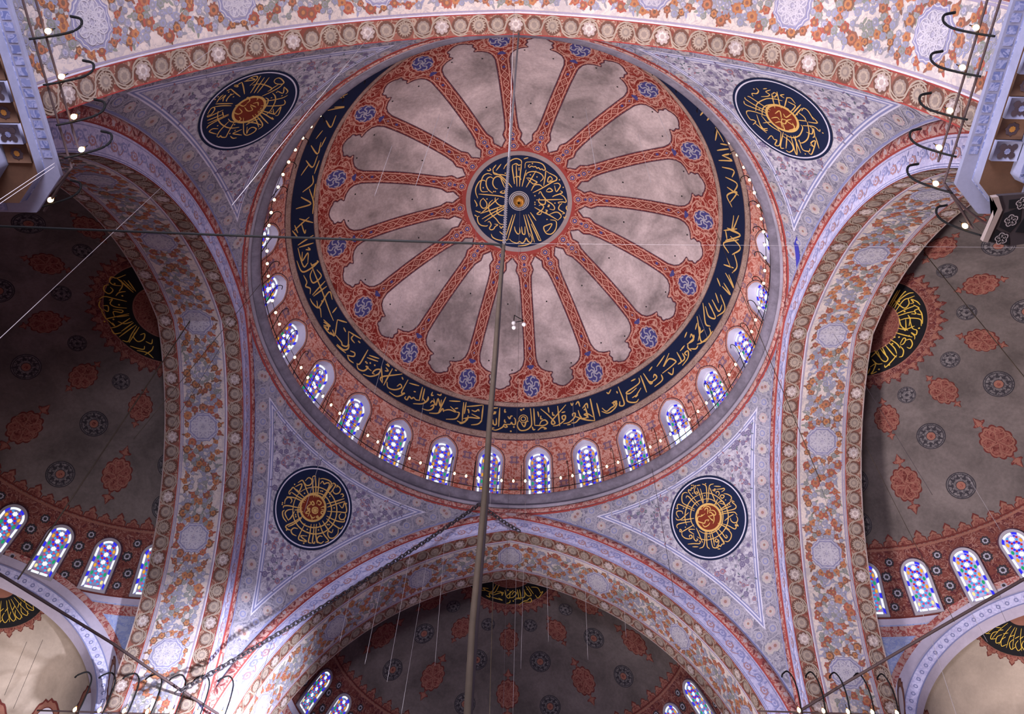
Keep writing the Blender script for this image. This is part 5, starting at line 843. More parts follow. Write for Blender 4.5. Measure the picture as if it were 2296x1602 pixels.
for q in range(4):
    po = tag(thing('pendentive_ceiling', tuple(pend_pt(A - 0.01, 0.5, 0, q))), LABP[q], 'pendentive', 'four pendentives under the dome', 'structure')
    mb = MB(); Rz = np.array([[math.cos(q * PI / 2), -math.sin(q * PI / 2)], [math.sin(q * PI / 2), math.cos(q * PI / 2)]])
    W3 = PV.copy(); W3[:, :2] = PV[:, :2] @ Rz
    for fc, mt in pend_pieces:
        if len(fc):
            u, inv = np.unique(fc.ravel(), return_inverse=True)
            mb.add(W3[u], inv.reshape(-1, 3), mt)
    for pi_, path in enumerate(paths):
        P3 = pend_pt(path[:, 0], path[:, 1]); s = np.r_[0, np.cumsum(np.linalg.norm(np.diff(P3, axis=0), axis=1))]
        num = int(s[-1] / 0.74)
        for k in range(num):
            sv = (k + 0.5) * s[-1] / num
            w_, ph = np.interp(sv, s, path[:, 0]), np.interp(sv, s, path[:, 1])
            w2, p2 = np.interp(sv + 0.1, s, path[:, 0]), np.interp(sv + 0.1, s, path[:, 1])
            f = pend_local(w_, ph, q)
            dv = pend_pt(w2, p2, 0, q) - pend_pt(w_, ph, 0, q)
            e = 1e-3; ex = pend_pt(w_, ph + e, 0, q) - pend_pt(w_, ph - e, 0, q); ex /= np.linalg.norm(ex)
            ey = pend_pt(w_ - e, ph, 0, q) - pend_pt(w_ + e, ph, 0, q); ey /= np.linalg.norm(ey)
            ang = math.atan2(dv @ ey, dv @ ex)
            for lf, (r0, fn, mt) in enumerate(rosette((0, 1, 2, 1)[k % 4])):
                sh = fan(r0, 28, fn, (1.0,)); mb.add(f(sh[0], (2 + lf) * LIFT), sh[1], mt)
            sg = 1 if k % 2 else -1
            for off, w__ in ((0.0, 0.05), (0.06, 0.03)):
                pt = smooth_line([(-0.36, sg * -0.27), (-0.1, sg * (-0.36 + off)), (0.22, sg * (-0.30 + off)), (0.37, 0.0), (0.5, sg * (0.25 - off)), (0.72, sg * (0.33 - off))])
                V, F = ribbon(pt, w__, taper=0.5); V, F = moved((V, F), rot=ang); mb.add(f(V, 2 * LIFT), F, ros_grey)
    for k, (w_, ph, X) in enumerate(fieldpts):
        f = pend_local(w_, ph, q); rr = r_.random(4)
        mt = (spr_dark, spr_dark, spr_mauve, spr_red, spr_mauve)[int(rr[0] * 5)]
        if rr[1] < 0.62:
            r0 = 0.10 + 0.07 * rr[2]
            for lf, (kk, m2) in enumerate(((1.0, mt), (0.62, spr_mauve if mt is not spr_mauve else spr_dark), (0.3, spr_dark))):
                sh = fan(r0 * kk, 18, lobes(6, 0.3), (1.0,), rot=rr[3] * 6); mb.add(f(sh[0], (1 + lf) * LIFT), sh[1], m2)
        for b_ in range(2):
            a0 = rr[3] * 6.28 + b_ * 2.4; m2 = (spr_dark, spr_green, spr_red, spr_mauve)[int(rr[2] * 40) % 4]
            sh = moved(fan(0.085, 8, None, (1.0,), 1.0, 0.36), 0, 0, a0); mb.add(f(sh[0] + 0.2 * np.array([math.cos(a0), math.sin(a0)]), 2 * LIFT), sh[1], m2)
    if q == 1:      # a patch of fresh blue paint at the narrow tip beside the right arch
        V, F = mesh_grid(lambda u, v: pend_project(pend_pt(PATCH[0] + u * (PATCH[1] - PATCH[0]), PATCH[2] + v * (PATCH[3] - PATCH[2]), 0, 1), 3 * LIFT), np.linspace(0, 1, 6), np.linspace(0, 1, 6))
        mb.add(V, F, plain('fresh_blue', '3c3a9c', 0.3))
    child(mb, 'painted_vault', po)
    # calligraphy roundel
    rd = MB(); f = pend_local(6.43, 0.5, q)
    for r0, r1, mt, lf in ((1.96, 2.06, navy, 5), (1.90, 1.96, line_white, 5), (0.70, 1.90, navy, 5), (0.60, 0.70, gold, 6)):
        n_ = 72; rr = np.linspace(r0, r1, 6 if r1 - r0 > 0.5 else 2)
        for u_, v_ in zip(rr[:-1], rr[1:]):
            V, F = annulus(u_, v_, n_); rd.add(f(V, lf * LIFT), F, mt)
    sh = fan(0.6, 40, None, (0.5, 1.0)); rd.add(f(sh[0], 5 * LIFT), sh[1], crown_red)
    ro = child(rd, 'calligraphy_roundel', po)
    lt = MB(); letters(lt, f, LET.get(MEDAL[q], []), gold, 7 * LIFT, 0.58)
    if lt.n: child(lt, 'lettering', ro)

# ------------------------------------------------------------------ the four great arches
rho_ = AB + AC; SL = rho_ * math.acos(AC / rho_)
def arch_map(side, b=AB):
    def f(P, lift=0.0):
        P = np.asarray(P); w, z, nw, nz = prof_s(P[:, 0], b)
        return to_world(side, w + nw * lift, A + P[:, 1], z + nz * lift)
    return f
S_ALL = np.concatenate([np.linspace(-SL - 3.2, -SL, 6)[:-1], np.linspace(-SL, 0, 60), np.linspace(0, SL, 60)[1:], np.linspace(SL, SL + 3.2, 6)[1:]])
def strip(mb, f, t0, t1, mat, m=2, lift=0.0):
    V, F = mesh_grid(lambda s, t_: f(np.stack([s, t_], 1), lift), S_ALL, np.linspace(t0, t1, m)); mb.add(V, F, mat)
def flower(mb, f, x, y, r, cols, petals, rr):
    for lf, (k, mt) in enumerate(zip((1.0, 0.66, 0.3), cols)):
        sh = fan(r * k, 20, lobes(petals, 0.28 - 0.06 * lf), (1.0,), rot=rr); mb.add(f(sh[0] + [x, y], (2 + lf) * LIFT), sh[1], mt)
warm = [(fl_red, fl_orange, fl_rust), (fl_orange, fl_eye, fl_rust), (fl_rust, fl_orange, fl_brown), (fl_red, fl_rust, fl_eye), (fl_brown, fl_eye, fl_rust)]
cool = [(fl_grey, fl_blue, fl_grey), (fl_blue, fl_grey, oct_lilac), (fl_green, fl_grey, fl_green), (fl_grey, oct_lilac, fl_blue)]
ALAB = {'far': 'great pointed arch at the far side, above the lit far semidome', 'left': 'great pointed arch on the left with a dark floral soffit',
        'right': 'great pointed arch on the right with a cream floral soffit', 'near': 'great pointed arch overhead along the top of the picture, cream floral soffit'}
OCT = [0, 4.95, -4.95, 9.95, -9.95, 14.95, -14.95]
for si, side in enumerate(('far', 'right', 'left', 'near')):
    ao = tag(thing('arch_ceiling', tuple(to_world(side, 0, A, AZ))), ALAB[side], 'arch', 'four great arches under the dome', 'structure')
    f = arch_map(side)
    r_ = np.random.default_rng(20 + si)
    # soffit
    mb = MB()
    strip(mb, f, 0.0, 0.72, sof_border); strip(mb, f, 0.72, 0.98, sof_cream); strip(mb, f, 0.98, 2.70, sof_cream, 4)
    strip(mb, f, 2.70, 2.92, sof_cream); strip(mb, f, 2.92, SOF, sof_border)
    for t0, t1, mt in ((0.0, 0.04, red_line), (0.70, 0.74, red_line), (0.74, 0.78, line_white), (0.80, 0.86, sof_line), (2.74, 2.80, sof_line), (2.83, 2.88, sof_line), (2.90, 2.94, red_line), (SOF - 0.05, SOF, brd_pink)):
        strip(mb, f, t0, t1, mt, 2, LIFT)
    nb = int(2 * (SL + 2) / 0.68)
    for row, tc in enumerate((0.37, 3.27)):
        for k in range(-nb // 2, nb // 2 + 1):
            s0 = k * 0.68
            kind = k % 4
            if kind == 0: fl = ((0.27, lobes(8, 0.25), brd_pink), (0.17, lobes(8, 0.3), sof_cream), (0.08, None, brd_pink))
            elif kind == 2: fl = ((0.27, lobes(16, 0.32), brd_beige), (0.15, lobes(10, 0.2), brd_olive), (0.08, None, brd_beige))
            else: fl = ((0.235, lobes(22, 0.12), brd_olive), (0.18, lobes(12, 0.2), brd_beige), (0.11, lobes(8, 0.3), brd_olive))
            shd = moved(fan(0.31, 20, None, (1.0,)), s0, tc); mb.add(f(shd[0], LIFT), shd[1], brd_dark)
            for lf, (r0, fn, mt) in enumerate(fl):
                sh = fan(r0, 32, fn, (1.0,)); mb.add(f(sh[0] + [s0, tc], (2 + lf) * LIFT), sh[1], mt)
            sg = 1 if k % 2 else -1
            for off, w_ in ((0, 0.055), (0.08, 0.04)):
                pt = smooth_line([(-0.25, sg * -0.30), (0.05, sg * (-0.33 + off)), (0.28, sg * (-0.2 + off)), (0.36, 0.02), (0.46, sg * (0.22 - off)), (0.75, sg * (0.31 - off))])
                V, F = ribbon(pt, w_, taper=0.6); mb.add(f(V + [s0, tc], 3 * LIFT), F, brd_beige)
    TC = 1.84
    # wreaths round the octagons and the swags that cross between them
    so = sorted(OCT)
    gar = []
    for o in OCT:
        for k in range(13):
            a0 = 2 * PI * k / 13 + 0.2
            gar.append((o + 0.92 * math.cos(a0), TC + 0.80 * math.sin(a0)))
    for a_, b_ in zip(so[:-1], so[1:]):
        for sg in (-1, 1):
            for k in range(11):
                u = (k + 0.5) / 11; gar.append((a_ + 0.95 + u * (b_ - a_ - 1.9), TC + sg * 0.72 * math.cos(u * 2 * PI)))
    for e_ in (-1, 1):
        for k in range(12): gar.append((e_ * (15.9 + 0.22 * k), TC + 0.7 * math.sin(k * 0.9)))
    gar_xy = np.array(gar)
    # blue grey flower carpet
    pts = []
    for x, y in r_.random((4200, 2)) * [2 * (SL + 2), 1.5] + [-(SL + 2), 1.1]:
        if any((abs(x - o) < 0.72 and math.hypot(x - o, (y - TC)) < 0.80) for o in OCT): continue
        if gar_xy is not None and np.min(np.hypot(gar_xy[:, 0] - x, gar_xy[:, 1] - y)) < 0.14: continue
        if pts and np.min(np.hypot(np.array(pts)[:, 0] - x, np.array(pts)[:, 1] - y)) < 0.205: continue
        pts.append((x, y))
    for x, y in pts:
        q_ = r_.random(4)
        flower(mb, f, x, y, 0.10 + 0.06 * q_[0], cool[int(q_[1] * 4)], 5 + int(q_[2] * 4), q_[3] * 6)
        for b_ in range(2):
            a0 = q_[3] * 9 + 2.1 * b_; sh = moved(fan(0.11, 8, lobes(3, .3), (1.0,), 1.0, 0.45), 0, 0, a0)
            mb.add(f(sh[0] + [x + 0.17 * math.cos(a0), y + 0.17 * math.sin(a0)], LIFT), sh[1], (fl_grey, fl_blue, fl_green, fl_grey)[int(q_[b_] * 4)])
    for x, y in gar:
        q_ = r_.random(6)
        big = q_[0] < 0.3
        x += 0.1 * (q_[1] - .5); y += 0.1 * (q_[2] - .5); y = min(max(y, 1.12), 2.56)
        flower(mb, f, x, y, 0.22 if big else 0.13 + 0.05 * q_[3], warm[int(q_[4] * 5)], 9 if big else 6, q_[5] * 6)
        for b_ in range(2):
            a0 = q_[5] * 9 + 2.6 * b_; sh = moved(fan(0.10, 8, lobes(3, .3), (1.0,), 1.0, 0.5), 0, 0, a0)
            mb.add(f(sh[0] + [x + 0.18 * math.cos(a0), y + 0.18 * math.sin(a0)], 2 * LIFT), sh[1], (fl_red, fl_rust, fl_brown, fl_orange)[int(q_[b_] * 4)])
    octf = lambda t_: 1.0 / np.cos(((t_ + PI / 8) % (PI / 4)) - PI / 8) * 0.94
    for o in OCT:
        for r0, mt, lf in ((0.74, oct_line, 2), (0.69, oct_lace, 3), (0.65, oct_line, 4), (0.60, oct_lilac, 5)):
            fn = (lambda t_: octf(t_) * (1 + 0.06 * np.abs(np.cos(8 * t_)) ** 3)) if r0 > 0.62 else octf
            sh = moved(fan(r0, 64, fn, (0.5, 1.0), 0.9, 1.0), o, TC); mb.add(f(sh[0], lf * LIFT), sh[1], mt)
        for k in range(8):
            for r0, st_ in ((0.56, 3), (0.44, 2)):
                a0, a1 = k * PI / 4 + PI / 8, (k + st_) * PI / 4 + PI / 8
                V, F = ribbon(smooth_line([(r0 * math.cos(a0), r0 * math.sin(a0)), (0.42 * r0 * (math.cos(a0) + math.cos(a1)) , 0.42 * r0 * (math.sin(a0) + math.sin(a1))), (r0 * math.cos(a1), r0 * math.sin(a1))]), 0.035)
                mb.add(f(V * [0.9, 1.0] + [o, TC], 6 * LIFT), F, oct_lace)
            for r0 in (0.2, 0.38):
                V, F = annulus(r0 * 0.42, r0 * 0.42 + 0.03, 20); a0 = k * PI / 4 + (r0 > .3) * PI / 8
                mb.add(f(V + [o + 0.9 * r0 * math.cos(a0), TC + r0 * math.sin(a0)], 7 * LIFT), F, oct_lace)
    child(mb, 'soffit', ao)
    # pale face band towards the dome, with small flowers
    mb = MB()
    def face_map(P, lift=0.0, side=side):
        P = np.asarray(P); w, z, nw, nz = prof_s(P[:, 0], AB)
        d = P[:, 1]
        return to_world(side, np.clip(w - nw * d, -A, A), A - lift - 0.02 * np.sin(d / 0.9 * PI), z - nz * d)
    def fstrip(d0, d1, mat, lift=0.0, m=2):
        V, F = mesh_grid(lambda s, d: face_map(np.stack([s, d], 1), lift), S_ALL, np.linspace(d0, d1, m)); mb.add(V, F, mat)
    fstrip(0.0, 0.9, face_lilac, 0, 5)
    for d0, d1, mt in ((0.02, 0.05, line_blue), (0.10, 0.12, line_blue), (0.80, 0.82, line_blue)): fstrip(d0, d1, mt, LIFT)
    for k in range(-28, 29):
        s0 = k * 0.62; mt = (face_rose, face_blue)[k % 2]
        y = 0.46 + 0.06 * (1 if k % 2 else -1)
        for lf, (r0, m2) in enumerate(((0.2, mt), (0.12, face_lilac), (0.06, mt))):
            sh = fan(r0, 20, lobes(7, 0.25), (1.0,), 1.15, 0.85); mb.add(face_map(sh[0] + [s0, y], (2 + lf) * LIFT), sh[1], m2)
        V, F = ribbon(smooth_line([(0.15, 0.1), (0.3, -0.16), (0.45, -0.12), (0.6, 0.08)]), 0.035); mb.add(face_map(V + [s0, y], 2 * LIFT), F, mt)
        for b_ in range(2):
            sh = moved(fan(0.09, 8, None, (1.0,), 1.0, 0.45), s0 + 0.3, y + (0.15 if b_ else -0.14), k + b_); mb.add(face_map(sh[0], 2 * LIFT), sh[1], face_blue)
    child(mb, 'archivolt_face', ao)
    # red moulding
    mb = MB()
    def bead(s, a0):
        w, z, nw, nz = prof_s(s, AB); d = 0.9 + 0.225 * (1 - np.cos(a0)); bul = 0.13 * np.sin(a0)
        return to_world(side, np.clip(w - nw * d, -A, A), A - bul, z - nz * d)
    V, F = mesh_grid(bead, S_ALL, np.linspace(0, PI, 9)); mb.add(V, F, bead_red)
    V, F = mesh_grid(bead, S_ALL, np.linspace(0.0, 0.55, 3)); V = V + to_world(side, 0, -0.004, 0); mb.add(V, F, red_line)
    V, F = mesh_grid(bead, S_ALL, np.linspace(PI - 0.35, PI, 3)); V = V + to_world(side, 0, -0.004, 0); mb.add(V, F, red_line)
    for k in range(-60, 61):
        s0 = k * 0.30; a0 = 1.5 + 0.25 * (k % 2 - .5)
        sh = moved(fan(0.10, 10, lobes(5, .3) if k % 3 == 0 else None, (1.0,), 1.2, 0.45 if k % 3 else 1.0), 0, 0, 0.7 if k % 2 else -0.7)
        ss = s0 + sh[0][:, 0]; aa = a0 + sh[0][:, 1] / 0.2
        V = bead(ss, aa) + to_world(side, 0, -0.006, 0); mb.add(V, sh[1], ros_pink if k % 3 == 0 else plain('bead_wine', '6e383c', 0.2))
    child(mb, 'red_moulding', ao)
    # wall above the soffit's outer edge, and pier below
    mb = MB()
    def tymp(s, d):
        w, z, nw, nz = prof_s(s, AB); return to_world(side, w - nw * d, A + SOF, z - nz * d)
    V, F = mesh_grid(tymp, S_ALL, np.linspace(0, 4.0, 3)); mb.add(V, F, semi_pl)
    child(mb, 'back_wall', ao)

# ------------------------------------------------------------------ semidomes
def trefoil(t): return 1 - 0.32 + 0.32 * np.abs(np.cos(1.5 * t))
def cartouche(mb, f, L, R_):
    """scalloped red medallion with a stem and a bud at either end; y runs along the meridian"""
    for k, mt, lf in ((1.0, semi_red_line, 1), (0.90, semi_pink, 2), (0.84, semi_red, 3)):
        sh = fan(R_ * k, 48, lobes(12, 0.13), (0.5, 1.0), 0.95, 1.2); mb.add(f(sh[0], lf * LIFT), sh[1], mt)
    for k in range(6):
        P = [(0, 0.06), (0.16, 0.3), (0.02, 0.52), (-0.2, 0.45), (-0.16, 0.28)]
        V, F = ribbon(smooth_line(np.array(P) * R_ / 0.62), 0.045); V, F = moved((V, F), rot=k * PI / 3); mb.add(f(V * [1.0, 1.15], 4 * LIFT), F, semi_pink)
        sh = moved(fan(0.06 * R_, 8, None, (1.0,)), 0.55 * R_ * math.cos(k * PI / 3 + .5), 0.55 * R_ * math.sin(k * PI / 3 + .5)); mb.add(f(sh[0], 5 * LIFT), sh[1], semi_red_line)
    for sg in (-1, 1):
        V, F = ribbon(np.array([(0, sg * R_ * 1.1), (0, sg * (L - 0.2))]), 0.10); mb.add(f(V, LIFT), F, semi_red)
        e = L - R_
        for kx, mt, lf in ((1.0, semi_red_line, 2), (0.8, semi_red, 3), (0.45, semi_pink, 4)):
            V = np.array([(-.30, .38), (-.34, .5), (-.18, .56), (0, 1.0), (.18, .56), (.34, .5), (.30, .38), (.1, .3), (-.1, .3)]) * [0.85 * kx, 1] * [e / 0.62 * 0.95, e * 1.05]
            c = V.mean(0); V = c + (V - c) * (0.75 + 0.25 * kx); V = np.concatenate([V, c[None]]); V[:, 1] = sg * (R_ * 1.08 + V[:, 1] - 0.02)
            mb.add(f(V, lf * LIFT), [[i, (i + 1) % 9, 9] for i in range(9)], mt)
def wheel(mb, f, R_, big):
    for k, mt, lf in ((1.0, semi_dark, 1), (0.93, semi_grey, 2), (0.88, semi_dark, 3), (0.82, semi_grey, 4)):
        sh = fan(R_ * k, 40, None, (0.5, 1.0)); mb.add(f(sh[0], lf * LIFT), sh[1], mt)
    n = 9 if big else 6
    for k in range(n):
        a0 = 2 * PI * k / n
        sh = moved(fan(R_ * (0.17 if big else 0.2), 12, lobes(3, 0.45), (1.0,), 1.2, 0.8), R_ * 0.62 * math.cos(a0), R_ * 0.62 * math.sin(a0), a0); mb.add(f(sh[0], 5 * LIFT), sh[1], semi_dark)
        V, F = ribbon(smooth_line(np.array([(0.5, -.12), (0.66, 0.0), (0.5, .14)]) * R_), R_ * 0.05); V, F = moved((V, F), rot=a0 + PI / n); mb.add(f(V, 5 * LIFT), F, semi_dark)
    if big:
        for k, mt, lf in ((0.36, semi_dark, 5), (0.31, semi_pink, 6), (0.14, semi_red, 7)):
            sh = fan(R_ * k, 24, lobes(8, 0.06)); mb.add(f(sh[0], lf * LIFT), sh[1], mt)
    else:
        sh = fan(R_ * 0.2, 12, lobes(4, .3)); mb.add(f(sh[0], 5 * LIFT), sh[1], semi_dark)
def lace(mb, f, n, y0, y1, step, mats):
    """row of pointed palmettes: x along the edge, y outwards"""
    for k in range(n):
        x = (k - (n - 1) / 2) * step; h = (y1 - y0) * (1.0 if k % 2 else 0.72)
        for kx, mt, lf in ((1.0, mats[0], 2), (0.72, mats[1], 3), (0.3, mats[2], 4)):
            V = np.array([(-.5, 0), (-.46, .35), (-.22, .5), (-.26, .66), (0, 1.0), (.26, .66), (.22, .5), (.46, .35), (.5, 0)]) * [step * (0.55 + 0.5 * kx), h * (0.4 + 0.6 * kx)]
            V = np.concatenate([V, [[0, 0.2 * h]]]); mb.add(f(V + [x, y0], lf * LIFT), [[i, i + 1, 9] for i in range(8)] + [[8, 0, 9]], mt)
XD, XT, XR = rad(57.0), rad(104.0), rad(34.3)     # exedra: azimuth from axis, polar angle, angular radius
SLAB = {'far': 'shadowy far semidome with red cartouches and slate roundels', 'left': 'dark left semidome with red cartouches and a black gold calligraphy crescent',
        'right': 'grey right semidome with red cartouches and a black gold calligraphy crescent', 'near': 'near semidome above the viewer'}
wn2 = 30
def semi_win(k_axis, side, c, sc):
    pass
def semi_window(n, side, rel, label):
    """stained glass window lying on the semidome wall"""
    c = to_world(side, 0, A + SOF, SZ); az = AXIS[side] - rel
    loc = sph_local(c, SR, az, rad(69.2))
    base = loc(np.array([[0, 0.0]]), 0)[0]
    def f(P, d): return loc(P, -d)
    t_ = thing('window_%d' % n, tuple(base))
    fr = MB()
    O, I = arch_outline(0.60, 0.0, 1.85, 2.50, 15), arch_outline(0.49, 0.11, 1.85, 2.37, 15)
    P0, P1, P2, P3 = f(O, 0.02), f(O, -0.10), f(I, -0.10), f(I, -0.02)
    n_ = len(O); i = np.arange(n_); j = (i + 1) % n_
    for a_, b_ in ((P0, P1), (P1, P2), (P2, P3)):
        fr.add(np.concatenate([a_, b_]), np.concatenate([np.stack([i, j, j + n_], 1), np.stack([i, j + n_, i + n_], 1)]), plain('window_frame_lilac', '98909c', 0.15))
    V, F = ribbon(arch_outline(0.63, 0.0, 1.85, 2.53, 15), 0.06); fr.add(f(V, -0.02), F, dark_line)
    child(fr, 'plaster_surround', t_)
    g = MB(); glazing(g, f, 0.49, 0.11, 1.88, 2.37, 0.36, 0.12, lead, -0.03, 7, big=True)
    child(g, 'stained_glass', t_, False)
    return tag(t_, label, 'window', 'stained glass windows of the semidomes', 'structure')
for side in ('left', 'right', 'far', 'near'):
    c = to_world(side, 0, A + SOF, SZ); ax = AXIS[side]
    so_ = tag(thing('semidome_ceiling', tuple(c)), SLAB[side], 'semidome', 'semidomes round the central square', 'structure')
    S_ = sph(c, SR)
    exs = {'left': (-1,), 'right': (1,), 'far': (), 'near': ()}[side]
    mb = MB()
    na, nt_ = 121, 118
    azs = ax + np.linspace(-PI / 2, PI / 2, na); tts = rad(1) * np.concatenate([np.linspace(0.2, 54, 54), np.linspace(55, 69.4, 20), np.linspace(70, 112, 44)])
    Vg, Fg = mesh_grid(lambda a, t_: S_(a, t_), azs, tts)
    keep = np.ones(len(Fg), bool)
    cen = Vg[Fg].mean(1) - c; cen /= np.linalg.norm(cen, axis=1)[:, None]
    for e_ in exs:
        u = sph((0, 0, 0), 1.0)(ax - e_ * XD, XT); keep &= (cen @ u) < math.cos(XR - rad(1.6))
    thf = np.degrees(np.arccos(np.clip(cen[:, 2], -1, 1)))
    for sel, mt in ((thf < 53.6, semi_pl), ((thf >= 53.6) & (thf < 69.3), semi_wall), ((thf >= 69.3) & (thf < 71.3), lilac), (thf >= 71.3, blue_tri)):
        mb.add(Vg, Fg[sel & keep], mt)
    def arcs(t0, t1, mt, lf):
        V, F = mesh_grid(lambda a, t_: S_(a, t_, lf * LIFT), azs, rad(1) * np.linspace(t0, t1, 3)); mb.add(V, F, mt)
    if side != 'near':
        K = {'left': 1.06, 'right': 1.0, 'far': 1.0}[side]
        arcs(53.4, 53.75, semi_red_line, 1); arcs(53.9, 54.4, semi_pink, 1); arcs(69.2, 69.6, semi_red_line, 1)
        if True:
            V, F = mesh_grid(lambda a, t_: S_(a, t_, LIFT), azs, rad(1) * np.linspace(71.3, 73.6, 3))
            cc = V[F].mean(1) - c; cc /= np.linalg.norm(cc, axis=1)[:, None]; kp = np.ones(len(F), bool)
            for e_ in exs: kp &= (cc @ sph((0, 0, 0), 1.0)(ax - e_ * XD, XT)) < math.cos(XR)
            mb.add(V, F[kp], bead_red)
        for rel in (-54, -18, 18, 54):
            wheel(mb, sph_local(c, SR, ax - rad(rel), rad(20.2 * K)), 0.40, False)
            wheel(mb, sph_local(c, SR, ax - rad(rel), rad(31.4 * K)), 0.61, True)
            wheel(mb, sph_local(c, SR, ax - rad(rel), rad(44.2 * K)), 0.61, True)
        for rel in (-88, 88):
            wheel(mb, sph_local(c, SR, ax - rad(rel), rad(38)), 0.61, True)
            wheel(mb, sph_local(c, SR, ax - rad(rel), rad(48)), 0.61, True)
        for rel in (-70, -36, 0, 36, 70):
            cartouche(mb, sph_local(c, SR, ax - rad(rel), rad(24.0 * K)), 1.02, 0.60)
            cartouche(mb, sph_local(c, SR, ax - rad(rel), rad(40.0 * K)), 1.38, 0.72)
        # crenellated fringe above the windows
        for k in range(44):
            rel = -90 + (k + 0.5) * 180 / 44
            lace(mb, sph_local(c, SR, ax - rad(rel), rad(53.4)), 1, 0.0, 0.78 if k % 2 else 0.55, 0.60, (semi_red_line, semi_pink, semi_red))
        # blossoms on the red wall
        for k in range(15):
            rel = -6.3 - 12.6 * 6.5 + 6.3 + 12.6 * k
            for th_, r0 in ((57.0, .22), (60.2, .26), (64.0, .26), (67.0, .22)):
                f = sph_local(c, SR, ax - rad(rel + (1.0 if th_ in (60.2, 67.0) else -0.6)), rad(th_))
                for q, (kk, mt) in enumerate(((1.0, semi_dark), (0.62, ros_grey), (0.35, semi_dark))):
                    sh = fan(r0 * kk, 20, lobes(8, 0.3), (1.0,)); mb.add(f(sh[0], (2 + q) * LIFT), sh[1], mt)
        V = None
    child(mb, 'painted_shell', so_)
    if side == 'near': continue
    # black crown roundel
    r1 = 12.6 * K if side != 'left' else 13.0
    rd = MB()
    def cap(t0, t1, mt, lf, m=6):
        V, F = mesh_grid(lambda a, t_: S_(a, t_, lf * LIFT), azs, rad(1) * np.linspace(t0, t1, m)); rd.add(V, F, mt)
    cap(0.2, 6.6, semi_red, 5); cap(6.5, 6.8, semi_pink, 6, 2); cap(6.6, r1, black_pl, 5); cap(r1 - 0.1, r1 + 0.15, semi_pink, 6, 2); cap(r1, r1 + 2.2, semi_wall, 4)
    for k in range(22):
        rel = -90 + (k + 0.5) * 180 / 22
        loc = sph_local(c, SR, ax - rad(rel), rad(r1 + 2.0), PI)
        lace(rd, loc, 1, -0.06, 0.62 if k % 2 else 0.42, 0.42, (semi_red_line, semi_wall, semi_pink))
    for k in range(30):
        rel = -88 + 176 * k / 29; q = 2.0 + 3.6 * ((k * 7) % 5) / 4
        V, F = annulus(0.09, 0.12, 12); rd.add(sph_local(c, SR, ax - rad(rel), rad(q))(V, 7 * LIFT), F, semi_pink)
    ro = child(rd, 'calligraphy_roundel', so_)
    lt = MB()
    letters(lt, lambda P, lift: S_(ax - rad(1) * P[:, 0], rad(1) * P[:, 1], lift), [], gold_yel, 7 * LIFT)
    for st in LET.get('semi_' + side, []):
        w, P = st[0], np.array(st[1], float)       # relative azimuth and polar angle in degrees
        loc0 = P * [1, 1]
        if len(P) == 1:
            f = sph_local(c, SR, ax - rad(P[0, 0]), rad(P[0, 1])); V, F = fan(w, 4, rings=(1.0,)); lt.add(f(V, 7 * LIFT), F, gold_yel); continue
        tt, aa = rad(1) * P[:, 1], -rad(1) * P[:, 0]
        XY = np.stack([tt * np.sin(aa), tt * np.cos(aa)], 1) * SR
        V, F = ribbon(smooth_line(XY, sub=5), w, taper=0.5)
        tt = np.hypot(V[:, 0], V[:, 1]) / SR; aa = np.arctan2(V[:, 0], V[:, 1])
        lt.add(S_(ax + aa, tt, 7 * LIFT), F, gold_yel)
    if lt.n: child(lt, 'lettering', ro)
    # exedra arches that are in the picture
    for e_ in exs:
        u = sph((0, 0, 0), 1.0)(ax - e_ * XD, XT)
        ex = np.cross(u, [0, 0, 1]); ex /= np.linalg.norm(ex); ey = np.cross(ex, u)
        ey = -ey if ey[2] < 0 else ey
        xo = tag(thing('exedra_ceiling', tuple(c + SR * math.cos(XR) * u)), 'pale beige half-dome niche at the lower %s corner, behind a lilac arch' % side, 'half-dome niche', kind='structure')
        tt = np.linspace(-2.6, 2.6, 121)
        def ringpt(ang, tau, lift=0.0):
            d = math.cos(1) * 0 + np.cos(ang)[..., None] * u + np.sin(ang)[..., None] * (np.sin(tau)[..., None] * ex + np.cos(tau)[..., None] * ey)
            return c + (SR - lift) * d
        m1 = MB()
        def rstrip(a0, a1, mt, lift, m=3):
            Tq, Aq = np.meshgrid(tt, np.linspace(a0, a1, m), indexing='ij'); m1.add(ringpt(Aq.ravel(), Tq.ravel(), lift), grid_faces(len(tt), m), mt)
        rstrip(XR - rad(2.2), XR + rad(0.2), face_lilac, 0.05); rstrip(XR + rad(0.2), XR + rad(2.4), lilac, 0.03); rstrip(XR + rad(2.2), XR + rad(3.8), bead_red, 0.02)
        rstrip(XR - rad(2.25), XR - rad(2.0), line_blue, 0.056, 2); rstrip(XR + rad(0.1), XR + rad(0.35), line_blue, 0.056, 2)
        for k in range(-40, 41):
            tv = k * 0.062
            f2 = lambda P, lift: ringpt(XR - rad(1.0) + P[:, 1] / SR, tv + P[:, 0] / (SR * math.sin(XR)), lift)
            V, F = annulus(0.05, 0.09, 12); m1.add(f2(V, 0.06), F, line_blue)
        # reveal of the arch
        ri = XR - rad(2.2)
        P0 = ringpt(np.full(len(tt), ri), tt, 0.05); P1 = P0 + u * 0.55
        n_ = len(tt); i = np.arange(n_ - 1)
        m1.add(np.concatenate([P0, P1]), np.concatenate([np.stack([i, i + 1, i + n_ + 1], 1), np.stack([i, i + n_ + 1, i + n_], 1)]), lilac)
        child(m1, 'arch_band', xo)
        # half dome behind it
        ec = c + SR * math.cos(XR) * u + 0.25 * u; er = SR * math.sin(XR) * 0.985
        m2 = MB()
        def hd(al, be, lift=0.0):     # al from the arch plane (0) backwards, be round the axis from the crown
            d = np.sin(al)[..., None] * u + np.cos(al)[..., None] * (np.sin(be)[..., None] * ex + np.cos(be)[..., None] * ey)
            return ec + (er - lift) * d
